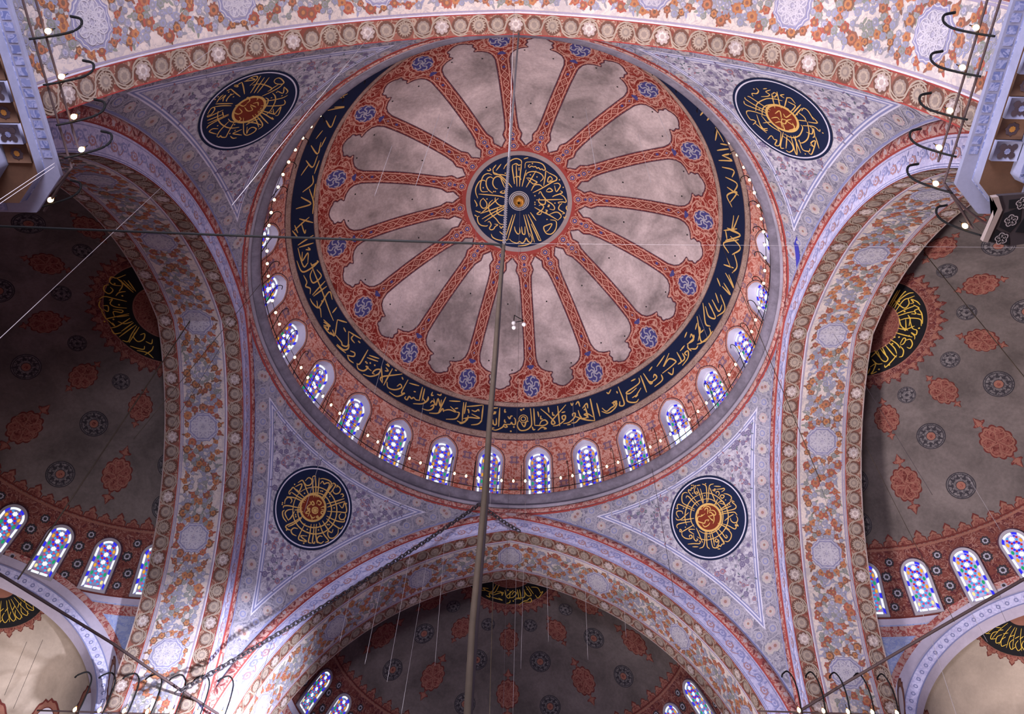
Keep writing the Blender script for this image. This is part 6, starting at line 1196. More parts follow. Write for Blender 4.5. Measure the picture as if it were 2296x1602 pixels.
        Al, Be = np.meshgrid(np.linspace(0, PI / 2, 40), np.linspace(-2.2, 2.2, 80), indexing='ij')
        m2.add(hd(Al.ravel(), Be.ravel()), grid_faces(40, 80), exe_pl)
        def flat(P, lift):    # P in metres: x sideways, y back from the arch crown
            be = P[:, 0] / er; al = P[:, 1] / er
            return hd(al, be, lift)
        for r0, mt, lf in ((2.05, semi_pink, 1), (2.0, black_pl, 2), (0.62, semi_pink, 3)):
            sh = fan(r0, 48, None, (0.3, 0.6, 0.8, 1.0)); sh = (sh[0] + [0, 0.55], sh[1]); ok = (sh[0][sh[1]][:, :, 1].mean(1) > 0.0); m2.add(flat(sh[0], lf * LIFT), sh[1][ok], mt)
        for k in range(17):
            a0 = -0.2 + (PI + 0.4) * k / 16
            f2 = lambda P, lift: flat(np.stack([(2.02 + P[:, 1]) * math.cos(a0) - P[:, 0] * math.sin(a0), 0.55 + (2.02 + P[:, 1]) * math.sin(a0) + P[:, 0] * math.cos(a0)], 1), lift)
            lace(m2, f2, 1, 0.0, 0.62 if k % 2 else 0.42, 0.46, (semi_red_line, semi_pink, semi_red))
        r_ = np.random.default_rng(9)
        for k in range(16):
            a0 = 0.15 + (PI - 0.3) * k / 15
            for P, w_ in (([(0.75, 0), (1.2, 0.03), (1.75, 0.0)], .022), ([(1.3, 0.1), (1.5, 0.22), (1.75, 0.12), (1.6, -0.05)], .03), ([(1.1, -.1), (1.25, 0.05)], .03)):
                Q = np.array(P); Q[:, 1] += 0.1 * (r_.random() - .5); V, F = ribbon(smooth_line(Q), w_, taper=.4); V, F = moved((V, F), rot=a0); m2.add(flat(V + [0, 0.55], 4 * LIFT), F, gold_yel)
        # scalloped red heads over the small windows low down
        for k in range(-4, 5):
            a0 = k * 0.36
            f2 = lambda P, lift: hd(np.clip(PI / 2 - 0.02 - 0 * P[:, 0], 0, PI / 2), P[:, 0], lift)
            def low(P, lift, k=k):
                z0 = 22.0; 
                dirn_ = np.array([u[0], u[1], 0]); dirn_ /= np.linalg.norm(dirn_); b0 = math.atan2(dirn_[0], dirn_[1]) + k * 0.42
                az_ = b0 + P[:, 0] / 5.6; zz = np.clip((z0 + P[:, 1] - ec[2]) / er, -0.99, 0.99); th_ = np.arccos(zz)
                return sph(ec, er)(az_, th_, lift)
            for r0, mt, lf in ((0.95, semi_red_line, 2), (0.86, semi_pink, 3), (0.62, semi_red_line, 4), (0.58, white_pl, 5)):
                sh = fan(r0, 32, lobes(18, 0.12) if r0 > .7 else None, (0.5, 1.0), 0.8, 1.0); m2.add(low(sh[0], lf * LIFT), sh[1], mt)
        child(m2, 'niche_shell', xo)
wl = {'left': [(-63, 'stained glass window of the left semidome, middle of the three in view'), (-50.4, 'stained glass window of the left semidome, cut by the left picture edge'),
               (-75.6, 'stained glass window of the left semidome, nearest the great arch'), (-88.0, 'dim edge-on window half hidden behind the left great arch')],
      'right': [(63, 'stained glass window of the right semidome, middle of the three in view'), (50.4, 'stained glass window of the right semidome, nearest the right picture edge'),
                (75.6, 'stained glass window of the right semidome, nearest the great arch'), (88.0, 'dim edge-on window half hidden behind the right great arch')],
      'far': [(-75.6, 'slanting window of the far semidome, upper one on its right'), (-63, 'window of the far semidome, lower one on its right at the picture edge'),
              (75.6, 'slanting window of the far semidome, upper one on its left'), (63, 'window of the far semidome, lower one on its left at the picture edge')]}
n_w = 40
for side in wl:
    for rel, lab in wl[side]:
        semi_window(n_w, side, rad(rel), lab); n_w += 1

# ------------------------------------------------------------------ piers, walkway ledges and their lamps
ledge_blue = scroll('ledge_blue', '7479a2', '8d8fb4', 4.0, 0.05, 0.2, ('5f6694', 1.0, 0.56), 1.2)
ledge_pale = plain('ledge_pale', '86859f', 0.25)
ledge_brown = plain('ledge_brown', '64483a', 0.35)
ledge_dark = plain('ledge_dark_flower', '473a42', 0.2)
ledge_amber = plain('ledge_amber', 'a8743a', 0.2)
pier_pl = scroll('pier_painted', '6e5650', '57433e', 2.0, 0.04, 0.3, ('5d5568', 1.0, 0.56), 1.8)
glow = emit('lamp_flame', 'ffd9a0', 9.0)
glass_lamp = emit('lamp_glass', 'ffe9c4', 2.2)
LEDGE_Z = 19.35
def path_pts(P, step=0.45):
    P = np.asarray(P, float); out = [P[0]]
    for a_, b_ in zip(P[:-1], P[1:]):
        n = max(1, int(np.linalg.norm(b_ - a_) / step)); out += [a_ + (b_ - a_) * (i + 1) / n for i in range(n)]
    return np.array(out)
def offset_path(P, d):
    """move a plan polyline sideways (to its left is the pier) by d"""
    P = np.asarray(P, float); dirs = np.diff(P, axis=0); dirs /= np.linalg.norm(dirs, axis=1)[:, None]
    nn = np.stack([-dirs[:, 1], dirs[:, 0]], 1); out = [P[0] + nn[0] * d]
    for i in range(1, len(P) - 1):
        b = nn[i - 1] + nn[i]; b /= (1 + nn[i - 1] @ nn[i]); out.append(P[i] + b * d)
    out.append(P[-1] + nn[-1] * d); return np.array(out)
def ledge(mb, P, flip):
    sgn = -1 if flip else 1
    prof = [(0.0, 0.12, 'top'), (0.0, 0.0, ledge_pale), (0.30, -0.01, ledge_pale), (0.32, -0.02, ledge_blue), (0.34, -0.28, ledge_pale), (0.92, -0.30, ledge_brown), (0.95, -0.62, ledge_pale),
            (1.35, -0.66, ledge_blue), (1.38, -0.72, red_line), (1.5, -0.76, red_line), (1.55, -1.3, pier_pl), (1.6, -5.0, pier_pl)]
    rings = [(offset_path(P, sgn * o), z) for o, z, _ in prof]
    m = len(P)
    for (a_, za), (b_, zb), (_, _, mt) in zip(rings[:-1], rings[1:], prof[1:]):
        V = np.concatenate([np.c_[a_, np.full(m, LEDGE_Z + za)], np.c_[b_, np.full(m, LEDGE_Z + zb)]]); i = np.arange(m - 1)
        mb.add(V, np.concatenate([np.stack([i, i + 1, i + m + 1], 1), np.stack([i, i + m + 1, i + m], 1)]), mt)
    a_, z0 = rings[0]; b_ = offset_path(P, sgn * 1.6)
    V = np.concatenate([np.c_[a_, np.full(m, LEDGE_Z + z0)], np.c_[b_, np.full(m, LEDGE_Z + z0)]]); i = np.arange(m - 1)
    mb.add(V, np.concatenate([np.stack([i, i + 1, i + m + 1], 1), np.stack([i, i + m + 1, i + m], 1)]), lilac)
    # muqarnas cells: alternate brown and blue boxes with a flower, hanging under the second step
    L = np.r_[0, np.cumsum(np.linalg.norm(np.diff(P, axis=0), axis=1))]
    n = int(L[-1] / 0.45)
    turn = [i for i in range(1, m - 1) if np.dot(P[i + 1] - P[i], P[i] - P[i - 1]) < 0.98 * np.linalg.norm(P[i + 1] - P[i]) * np.linalg.norm(P[i] - P[i - 1])]
    CORN = [L[i] for i in turn] + [1e9]
    for k in range(n):
        s = (k + 0.5) * 0.45; j = min(np.searchsorted(L, s) - 1, m - 2); j = max(j, 0)
        d = P[j + 1] - P[j]; d /= np.linalg.norm(d); nn = np.array([-d[1], d[0]]) * sgn
        q = P[j] + d * (s - L[j])
        brown = k % 2 == 0
        if min(abs(s - v_) for v_ in CORN) < 0.62: continue
        def put(x, y, zz): w_ = q[None] + np.outer(x, d) + np.outer(y, nn); return np.c_[w_, np.asarray(zz) + LEDGE_Z + np.zeros(len(w_))]
        hx = 0.215
        y0, y1 = 0.36, 0.90
        zz = -0.33 if brown else -0.42
        V = put(np.array([-hx, hx, hx, -hx]), np.array([y0, y0, y1, y1]), zz); V2 = V + [0, 0, 0.12]
        F = [[0, 1, 2], [0, 2, 3]] + [t_ for i in range(4) for t_ in ([i, (i + 1) % 4, (i + 1) % 4 + 4], [i, (i + 1) % 4 + 4, i + 4])]
        mb.add(np.concatenate([V, V2]), F, ledge_brown if brown else ledge_pale)
        for r0, mt, lf in ((0.15, ledge_dark, 1), (0.07, ledge_amber if brown else ledge_blue, 2)):
            sh = fan(r0, 20, lobes(8, 0.25), (1.0,)); mb.add(put(sh[0][:, 0], 0.63 + sh[0][:, 1], zz - 0.006 * lf), sh[1], mt)
        if not brown:
            for q4 in range(4):
                sh = moved(fan(0.07, 10, None, (1.0,)), 0.13 * math.cos(q4 * PI / 2 + PI / 4), 0.63 + 0.17 * math.sin(q4 * PI / 2 + PI / 4)); mb.add(put(sh[0][:, 0], sh[0][:, 1], zz - .008), sh[1], ledge_dark)
        # studs on the outer strip and leaves on the inner band
        for hx_ in (-0.11, 0.11):
            V = put(np.array([-.085, .085, .085, -.085]) + hx_, np.array([.05, .05, .25, .25]), -0.016); mb.add(V, [[0, 1, 2], [0, 2, 3]], ledge_blue)
        for q4 in (-1, 1):
            sh = moved(fan(0.2, 10, None, (1.0,), 0.28, 1.0), q4 * 0.11, 1.15); mb.add(put(sh[0][:, 0], sh[0][:, 1], -0.69 + 0.0 * sh[0][:, 0]), sh[1], ledge_pale)
def build_pier(name_sx, sy, label, flip, P):
    o = tag(thing('pier_wall', (P[0][0], P[0][1], LEDGE_Z)), label, 'pier', kind='structure')
    mb = MB(); ledge(mb, path_pts(P), flip); child(mb, 'stalactite_cornice', o); return o
PATHS = {'near_right': ([(10.15, -19.5), (10.15, -11.62), (10.85, -10.95), (13.6, -10.95)], True, 'painted pier cornice at the upper right corner, brown and blue cells seen from below'),
         'near_left': ([(-10.12, -19.5), (-10.12, -11.45), (-10.95, -10.55), (-13.6, -10.55)], False, 'painted pier cornice at the upper left corner with a pale blue edge strip'),
         'far_left': ([(-19.0, 10.15), (-11.5, 10.15), (-10.2, 11.4), (-10.2, 16.5)], False, 'pier ledge at the bottom left corner below the picture'),
         'far_right': ([(19.0, 10.15), (11.5, 10.15), (10.2, 11.4), (10.2, 16.5)], True, 'pier ledge at the bottom right corner below the picture')}
FLIP = {}
for key, (P, fl, lab) in PATHS.items():
    P = np.array(P, float)
    build_pier(0, 0, lab, fl, P)

# ---- lamps: glass cup with a flame, on a short wire
def lamp(name='oil_lamp', r=0.062):
    t_ = thing(name)
    g = MB(); lathe(g, [(0.0, -1.5 * r), (0.55 * r, -1.3 * r), (0.9 * r, -0.6 * r), (r, 0.1 * r), (0.85 * r, 0.8 * r), (0.45 * r, 1.25 * r), (0.42 * r, 1.7 * r)], (0, 0, 0), glow, 14)
    g.build('glass_bulb', t_)
    w = MB(); lathe(w, [(0.0, 1.65 * r), (0.5 * r, 1.65 * r), (0.5 * r, 2.4 * r), (0.2 * r, 2.6 * r), (0.0, 2.6 * r)], (0, 0, 0), brass, 10)
    tube(w, np.array([(0, 0, 2.5 * r), (0.0, 0, 5.0 * r)]), 0.012, iron, 5); w.build('holder', t_)
    return t_
RING_R = 11.86
proto = lamp()
for k in range(112):
    az = rad(0.36 + 360.0 / 112 * k)
    o = proto if k == 0 else copy_tree(proto)
    o.location = ((RING_R - 0.08) * math.sin(az), (RING_R - 0.08) * math.cos(az), 36.25); o.rotation_euler = (0, 0, -az)
    tag(o, 'small lit oil lamp on the ring rail under the drum windows', 'lamp', 'ring of lamps under the drum windows')
rail = tag(thing('lamp_rail', (0, RING_R, 35.16)), 'thin black rail ring with posts and hooks in front of the drum windows', 'lamp rail')
mb = MB(); t = np.linspace(0, 2 * PI, 225)[:-1]
tube(mb, np.stack([RING_R * np.sin(t), RING_R * np.cos(t), 0 * t + 35.60], 1), 0.022, iron, 6, True); child(mb, 'lower_bar', rail)
mb = MB(); tube(mb, np.stack([RING_R * np.sin(t), RING_R * np.cos(t), 0 * t + 36.42], 1), 0.014, iron, 6, True); child(mb, 'upper_wire', rail)
for k in range(56):
    az = rad(0.36 + 360.0 / 56 * k + 2.1)
    e = np.array([math.sin(az), math.cos(az), 0]); tn = np.array([e[1], -e[0], 0])
    b0 = e * RING_R
    mb = MB(); P = [b0 + [0, 0, 35.16], b0 + [0, 0, 36.3]]
    P += [b0 + [0, 0, 36.9], b0 - e * 0.03 + [0, 0, 37.25], b0 - e * 0.10 + [0, 0, 37.42], b0 - e * 0.22 + [0, 0, 37.45], b0 - e * 0.34 + [0, 0, 37.3], b0 - e * .38 + [0, 0, 37.0]]
    P = smooth_line(np.array(P), sub=3)
    tube(mb, P, 0.02, iron, 5); child(mb, 'hook_post', rail)

def rail_with_lamps(key, lamps, bars, zb, label, llabel, grp, hooks, hz):
    lo = np.array(bars[0][0]); ro = tag(thing('lamp_rail', tuple(lo)), label, 'lamp rail')
    for P in bars:
        mb = MB(); tube(mb, smooth_line(np.array(P), sub=6), 0.03, iron_brown, 6); child(mb, 'bar', ro)
    for P in hooks:
        mb = MB(); tube(mb, smooth_line(np.array(P), sub=5), np.linspace(0.024, 0.034, (len(P) - 1) * 5 + 1) if len(P) > 2 else 0.035, iron, 6); child(mb, 'hook', ro)
    for i, (p, lab) in enumerate(zip(lamps, llabel)):
        o = copy_tree(proto); o.location = p; o.rotation_euler = (0, 0, 0); o.scale = (1.0, 1.0, 1.0)
        tag(o, lab, 'lamp', grp)
RZ = 20.5
nlx = [(-10.14, -14.38), (-10.12, -13.40), (-10.09, -12.49), (-10.12, -11.71), (-11.25, -10.42)]
nrx = [(10.16, -14.73), (10.12, -13.90), (10.12, -12.96), (10.12, -12.11), (10.29, -11.24), (11.30, -10.18)]
ords = ['topmost', 'second', 'third', 'fourth', 'fifth', 'lowest']
def hooks_for(pts, sx, curl):
    out = []
    for (x, y) in pts:
        out.append([(x + 0.30 * sx, y + 0.12, RZ - 0.30), (x + 0.05 * sx, y + 0.12, RZ + 0.0), (x - 0.25 * sx, y + 0.1, RZ + 0.45), (x - 0.36 * sx, y + 0.02, RZ + 0.75), (x - 0.30 * sx, y - 0.1, RZ + 0.95), (x - 0.05 * sx, y - 0.15, RZ + 1.0)])
    return out
for sx, pts, key in ((-1, nlx, 'left'), (1, nrx, 'right')):
    L_ = [(x, y, RZ) for x, y in pts]
    bars = [[(sx * 10.25, -19.0, RZ + 0.05), (sx * 10.25, -15.0, RZ + 0.05), (sx * 10.22, -11.75, RZ + 0.05)], [(sx * 10.42, -19.0, RZ - 0.15), (sx * 10.42, -15, RZ - 0.15), (sx * 10.40, -11.3, RZ - 0.15)],
            [(sx * 10.40, -11.35, RZ), (sx * 10.9, -10.8, RZ), (sx * 11.5, -10.12, RZ)], [(sx * 10.40, -11.3, RZ - .15), (sx * 11.0, -10.75, RZ - .15), (sx * 11.7, -10.3, RZ - .15)]]
    labs = ['%s lit lamp on the rail of the upper %s pier cornice' % (ords[i] if i < len(pts) - 1 else 'lowest', key) for i in range(len(pts))]
    rail_with_lamps(key, L_, bars, RZ, 'dark double rail with curled hooks at the upper %s pier cornice' % key, labs, 'lamps at the upper %s pier' % key, hooks_for(pts, sx, 1), 0)
# rails at the foot of the picture
for sx, xs, key in ((-1, [-16.4, -15.45, -14.5, -13.6, -12.65, -11.7, -10.75], 'left'), (1, [11.0, 11.9, 12.8, 13.7, 14.6], 'right')):
    yb = 10.25 if sx < 0 else 9.0
    L_ = [(x, yb, 20.5) for x in xs]
    bars = [[(xs[0] - 1.5, yb + .12, 20.5), (np.mean(xs), yb + .12, 20.5), (xs[-1] + 0.5, yb + .12, 20.5)], [(xs[0] - 1.5, yb + .05, 20.0), (np.mean(xs), yb + .05, 20.0), (xs[-1] + 0.5, yb + .05, 20.0)]]
    hooks = [[(x + 0.10, yb + .1, 19.9), (x + 0.12, yb + .1, 20.5), (x + 0.16, yb - .05, 21.2), (x + 0.10, yb - .15, 21.75), (x - 0.1, yb - .3, 21.95), (x - 0.35, yb - .4, 21.75), (x - .42, yb - .42, 21.6)] for x in xs]
    rail_with_lamps(key, L_, bars, 20.5, 'black rail with curled hooks along the %s bottom picture edge' % key,
                    ['lit lamp number %s from the left on the %s bottom rail' % (ordinal(i + 1), key) for i in range(len(xs))], 'lamps on the bottom %s rail' % key, hooks, 0)

# ------------------------------------------------------------------ ropes, chains and iron ties
def back(px, py, depth_fn):
    pass
rope_tan = plain('rope_tan', '43372f', 0.4)
rope_pale = plain('cord_pale', 'a39a9f', 0.1)
wire_dark = plain('wire_dark', '3a3036', 0.1)
chain_m = plain('chain_iron', '4b444a', 0.2, 0.5, 2.0, 0.5)
chain_pale = plain('chain_pale', '5b5358', 0.2, 0.6, 2.0, 0.0)
def line_obj(name, P, r, mat, label, cat, group=None, wob=0.0, n=6):
    P = np.asarray(P, float); L = np.linalg.norm(P[-1] - P[0])
    if len(P) == 2: P = P[0] + np.linspace(0, 1, 24)[:, None] * (P[1] - P[0])
    if wob: P = P + np.random.default_rng(len(label)).normal(0, wob, P.shape) * np.r_[0, np.ones(len(P) - 2), 0][:, None]
    mb = MB(); tube(mb, P, r, mat, n)
    o = mb.build(name, None, origin=tuple(P[0])); return tag(o, label, cat, group)
def chain_obj(name, P, link, wire, mat, label, cat='chain'):
    P = np.asarray(P, float); d = np.r_[0, np.cumsum(np.linalg.norm(np.diff(P, axis=0), axis=1))]
    n = int(d[-1] / (link * 0.72)); s = (np.arange(n) + 0.5) * d[-1] / n
    C_ = np.stack([np.interp(s, d, P[:, k]) for k in range(3)], 1); T_ = np.gradient(C_, axis=0); T_ /= np.linalg.norm(T_, axis=1)[:, None]
    mb = MB(); a = np.linspace(0, 2 * PI, 12, endpoint=False)
    for i in range(n):
        ref = np.array([0, 0, 1.0]) if abs(T_[i][2]) < 0.9 else np.array([1.0, 0, 0]); u = np.cross(T_[i], ref); u /= np.linalg.norm(u); v = np.cross(T_[i], u)
        sd = u if i % 2 else v
        tube(mb, C_[i] + np.outer(np.cos(a) * link / 2, T_[i]) + np.outer(np.sin(a) * link * 0.32, sd), wire, mat, 5, True)
    o = mb.build(name, None, origin=tuple(P[0])); return tag(o, label, cat)
line_obj('hanging_rope', [[0.21, -12.3, 14.1], [0.22, -12.3, 12.59], [0.22, -12.3, 10.55], [0.23, -12.3, 9.02], [0.23, -12.3, 7.83], [0.23, -12.3, 6.28], [0.24, -12.3, 5.3]], 0.031, rope_tan, 'thick brown rope hanging down the middle of the picture past the drum windows', 'rope', None, 0.01)
line_obj('hanging_cable', [[0.21, -12.1, 14.55], [0.23, -12.1, 12.99], [0.24, -12.1, 10.88], [0.24, -12.1, 9.29], [0.23, -12.1, 8.06], [0.24, -12.1, 6.45], [0.25, -12.1, 5.44]], 0.02, wire_dark, 'dark cable running alongside the thick brown rope', 'cable', None, 0.008)
line_obj('tie_cable', [[-8.93, -12.3, 14.47], [-4.07, -12.3, 14.23], [-0.01, -12.3, 14.1], [0.16, -12.3, 14.06], [0.23, -12.3, 13.85]], 0.022, iron, 'black tie cable stretched from the left picture edge to the middle', 'cable', None, 0.0)
line_obj('tie_wire', [[0.24, -12.3, 14.13], [9.38, -12.3, 14.38]], 0.0018, rope_pale, 'hair-thin pale wire stretched level to the right picture edge', 'wire', None, 0.0)
chain_obj('hanging_chain', [[0.11, -12.32, 32.78], [0.13, -12.32, 27.26], [0.16, -12.32, 20.31], [0.18, -12.32, 16.51], [0.22, -12.32, 14.05]], 0.075, 0.010, chain_pale, 'pale chain hanging from the near arch crown across the dome crown roundel')
chain_obj('swagged_chain', [[0.49, 11.95, 32.51], [0.18, 11.89, 32.68], [-0.12, 11.84, 32.86], [-0.43, 11.78, 33.07], [-0.73, 11.72, 33.29], [-1.04, 11.66, 33.52], [-1.34, 11.61, 33.78], [-1.65, 11.55, 34.05], [-2.02, 11.48, 33.55], [-2.4, 11.42, 33.06], [-2.77, 11.35, 32.57], [-3.14, 11.28, 32.08], [-3.52, 11.21, 31.59], [-3.89, 11.15, 31.11], [-4.26, 11.08, 30.63], [-4.64, 11.01, 30.15], [-5.01, 10.94, 29.68], [-5.38, 10.88, 29.21], [-5.76, 10.81, 28.74], [-6.13, 10.74, 28.28], [-6.5, 10.68, 27.82], [-6.88, 10.61, 27.36], [-7.25, 10.54, 26.91], [-7.63, 10.47, 26.46], [-8.0, 10.41, 26.01], [-8.37, 10.34, 25.56], [-8.75, 10.27, 25.12], [-9.12, 10.21, 24.68], [-9.49, 10.14, 24.25], [-9.87, 10.07, 23.81], [-10.24, 10.0, 23.38], [-10.61, 9.94, 22.96], [-10.99, 9.87, 22.53], [-11.36, 9.8, 22.11], [-11.73, 9.73, 21.7], [-12.11, 9.67, 21.28], [-12.48, 9.6, 20.87]], 0.30, 0.035, chain_m, 'dark iron chain swagged from the far arch crown down to the lower left tie rod')
line_obj('tie_rod', [[-18.61, 3.35, 21.6], [-14.82, 7.68, 21.6], [-12.83, 10.33, 21.6], [-11.07, 12.47, 21.6]], 0.055, iron_brown, 'dark iron tie rod slanting across the lower left corner', 'tie rod', None, 0.0)
line_obj('tie_rod', [[18.45, 2.23, 21.6], [15.57, 5.69, 21.6], [13.08, 8.76, 21.6], [10.9, 11.59, 21.6]], 0.055, iron_brown, 'dark iron tie rod slanting across the lower right corner', 'tie rod', None, 0.0)
line_obj('suspension_wire', [[-4.95, -12.6, 35.66], [-4.52, -12.6, 14.86]], 0.0062, rope_pale, 'bright pale cord from the near arch across the upper left pendentive', 'wire', None, 0.0)
line_obj('suspension_wire', [[-8.55, -13.0, 26.09], [-8.34, -13.0, 22.58]], 0.005, rope_pale, 'short pale cord on the near arch border, upper left', 'wire', None, 0.0)
line_obj('suspension_wire', [[-12.17, -8.0, 36.4], [-11.77, -8.0, 17.08]], 0.0087, rope_pale, 'long pale cord from the upper left roundel to the left picture edge', 'wire', None, 0.0)
line_obj('suspension_wire', [[-8.66, -12.6, 16.88], [-8.61, -12.6, 14.37]], 0.0062, rope_pale, 'upper of two pale cords under the upper left pier cornice', 'wire', None, 0.0)
line_obj('suspension_wire', [[-8.91, -12.4, 17.25], [-8.85, -12.4, 14.66]], 0.0062, rope_pale, 'lower of two pale cords under the upper left pier cornice', 'wire', None, 0.0)
line_obj('suspension_wire', [[-14.4, 0.0, 33.02], [-13.81, 0.0, 17.68]], 0.0224, rope_tan, 'thick tan rope from the middle octagon of the left arch soffit', 'wire', None, 0.0)
line_obj('suspension_wire', [[-12.33, 0.0, 33.03], [-12.2, 0.0, 24.81]], 0.008, rope_tan, 'thin tan cord from the apex of the left arch face', 'wire', None, 0.0)
line_obj('suspension_wire', [[-11.6, -1.0, 34.57], [-12.49, -1.0, 23.0]], 0.0112, rope_tan, 'tan cord from the drum ledge across the left arch', 'wire', None, 0.0)
line_obj('suspension_wire', [[-11.63, 6.0, 36.91], [-11.37, 6.0, 29.6]], 0.0074, rope_pale, 'pale cord from the drum ledge beside the left pendentive border', 'wire', None, 0.0)
line_obj('suspension_wire', [[-10.79, 5.0, 35.86], [-12.07, 5.0, 27.57]], 0.0062, rope_pale, 'second pale cord from the drum ledge across the left arch face', 'wire', None, 0.0)
line_obj('suspension_wire', [[-12.93, 6.0, 29.61], [-12.79, 6.0, 22.34]], 0.0074, rope_pale, 'pale cord over the lower soffit of the left arch', 'wire', None, 0.0)
line_obj('suspension_wire', [[-9.25, 7.0, 34.5], [-9.03, 7.0, 28.21]], 0.0081, rope_pale, 'pale cord crossing the lower left calligraphy roundel', 'wire', None, 0.0)
line_obj('suspension_wire', [[-9.42, 9.0, 29.45], [-9.19, 9.0, 19.69]], 0.0074, wire_dark, 'dark wire below the lower left calligraphy roundel', 'wire', None, 0.0)
line_obj('suspension_wire', [[-7.19, 9.0, 31.23], [-7.2, 9.0, 27.17]], 0.0074, rope_pale, 'pale cord right of the lower left calligraphy roundel', 'wire', None, 0.0)
line_obj('suspension_wire', [[7.24, 9.0, 34.25], [7.18, 9.0, 25.86]], 0.0112, wire_dark, 'brown cord left of the lower right calligraphy roundel', 'wire', None, 0.0)
line_obj('suspension_wire', [[-3.19, 11.0, 30.77], [-2.9, 11.0, 23.51]], 0.0074, rope_pale, 'thin pale cord hanging in front of the far arch and semidome', 'wire', 'thin pale cords hanging before the far arch', 0.0)
line_obj('suspension_wire', [[-1.43, 11.0, 31.08], [-1.46, 11.0, 26.2]], 0.0062, rope_pale, 'thin pale cord hanging in front of the far arch and semidome', 'wire', 'thin pale cords hanging before the far arch', 0.0)
line_obj('suspension_wire', [[-4.77, 11.0, 29.82], [-4.77, 11.0, 22.66]], 0.0074, rope_pale, 'thin pale cord hanging in front of the far arch and semidome', 'wire', 'thin pale cords hanging before the far arch', 0.0)
line_obj('suspension_wire', [[-5.85, 11.0, 28.72], [-5.83, 11.0, 23.48]], 0.0074, rope_pale, 'thin pale cord hanging in front of the far arch and semidome', 'wire', 'thin pale cords hanging before the far arch', 0.0)
line_obj('suspension_wire', [[-3.27, 11.0, 34.22], [-3.27, 11.0, 30.68]], 0.0056, rope_pale, 'thin pale cord hanging in front of the far arch and semidome', 'wire', 'thin pale cords hanging before the far arch', 0.0)
line_obj('suspension_wire', [[1.81, 11.0, 31.42], [1.86, 11.0, 24.87]], 0.0062, rope_pale, 'thin pale cord hanging in front of the far arch and semidome', 'wire', 'thin pale cords hanging before the far arch', 0.0)
line_obj('suspension_wire', [[3.66, 11.0, 30.92], [3.51, 11.0, 24.01]], 0.0062, rope_pale, 'thin pale cord hanging in front of the far arch and semidome', 'wire', 'thin pale cords hanging before the far arch', 0.0)
line_obj('suspension_wire', [[0.36, 13.0, 31.71], [0.4, 13.0, 22.74]], 0.0056, rope_pale, 'thin pale cord hanging in front of the far arch and semidome', 'wire', 'thin pale cords hanging before the far arch', 0.0)
line_obj('suspension_wire', [[0.76, 11.0, 33.91], [0.69, 11.0, 23.48]], 0.0056, rope_pale, 'thin pale cord hanging in front of the far arch and semidome', 'wire', 'thin pale cords hanging before the far arch', 0.0)
line_obj('suspension_wire', [[5.42, 11.0, 29.94], [5.23, 11.0, 25.21]], 0.0056, rope_pale, 'thin pale cord hanging in front of the far arch and semidome', 'wire', 'thin pale cords hanging before the far arch', 0.0)
line_obj('suspension_wire', [[-7.2, 11.0, 27.82], [-7.1, 11.0, 24.57]], 0.0062, rope_pale, 'thin pale cord hanging in front of the far arch and semidome', 'wire', 'thin pale cords hanging before the far arch', 0.0)
line_obj('suspension_wire', [[-3.91, 11.0, 29.91], [-3.98, 11.0, 21.23]], 0.005, rope_pale, 'thin pale cord hanging in front of the far arch and semidome', 'wire', 'thin pale cords hanging before the far arch', 0.0)
line_obj('suspension_wire', [[-0.54, 8.0, 25.49], [-0.38, 8.0, 18.98]], 0.0176, rope_tan, 'tan rope hanging just right of the thick brown rope over the far semidome', 'wire', None, 0.0)
line_obj('suspension_wire', [[-0.09, 8.0, 32.47], [0.1, 8.0, 19.0]], 0.0062, wire_dark, 'dark beaded wire hanging down the middle of the far semidome', 'wire', None, 0.0)
line_obj('suspension_wire', [[-2.69, -9.8, 31.2], [-2.61, -9.8, 23.7]], 0.0074, rope_pale, 'pale cord on the upper left dome panel, longer of a pair', 'wire', None, 0.0)
line_obj('suspension_wire', [[-2.16, -9.8, 31.06], [-2.19, -9.8, 27.27]], 0.0056, rope_pale, 'pale cord on the upper left dome panel, shorter of a pair', 'wire', None, 0.0)
line_obj('suspension_wire', [[-3.84, -9.8, 27.37], [-3.63, -9.8, 22.8]], 0.005, rope_pale, 'faint pale cord over a left dome rib', 'wire', None, 0.0)
line_obj('suspension_wire', [[-0.06, -13.5, 33.28], [0.26, -13.5, 14.97]], 0.005, rope_pale, 'fine pale cord from the top picture edge to the crown roundel', 'wire', None, 0.0)
line_obj('suspension_wire', [[0.08, 0.0, 47.47], [0.17, 0.0, 33.11]], 0.0074, rope_pale, 'pale cord from the dome boss down to the three glass globes', 'wire', None, 0.0)
line_obj('suspension_wire', [[0.16, 0.05, 47.61], [0.37, 0.05, 23.0]], 0.0062, wire_dark, 'dark cord from the dome boss beside the pale one', 'wire', None, 0.0)
line_obj('suspension_wire', [[2.64, -9.8, 32.45], [2.6, -9.8, 25.36]], 0.0068, rope_pale, 'pale cord on the upper right dome panel', 'wire', None, 0.0)
line_obj('suspension_wire', [[5.27, -9.8, 31.5], [5.21, -9.8, 27.5]], 0.0056, rope_pale, 'pale cord at the right dome rim', 'wire', None, 0.0)
line_obj('suspension_wire', [[4.92, -12.4, 34.52], [4.64, -12.4, 25.93]], 0.0062, rope_pale, 'pale cord from the near arch border, right of its crown', 'wire', None, 0.0)
line_obj('suspension_wire', [[4.62, -9.0, 31.86], [4.47, -9.0, 26.53]], 0.0043, rope_pale, 'faint pale cord over a right dome rib', 'wire', None, 0.0)
line_obj('suspension_wire', [[-2.17, -1.0, 42.01], [-1.91, -1.0, 35.28]], 0.0074, rope_pale, 'pale cord left of the crown roundel foot', 'wire', None, 0.0)
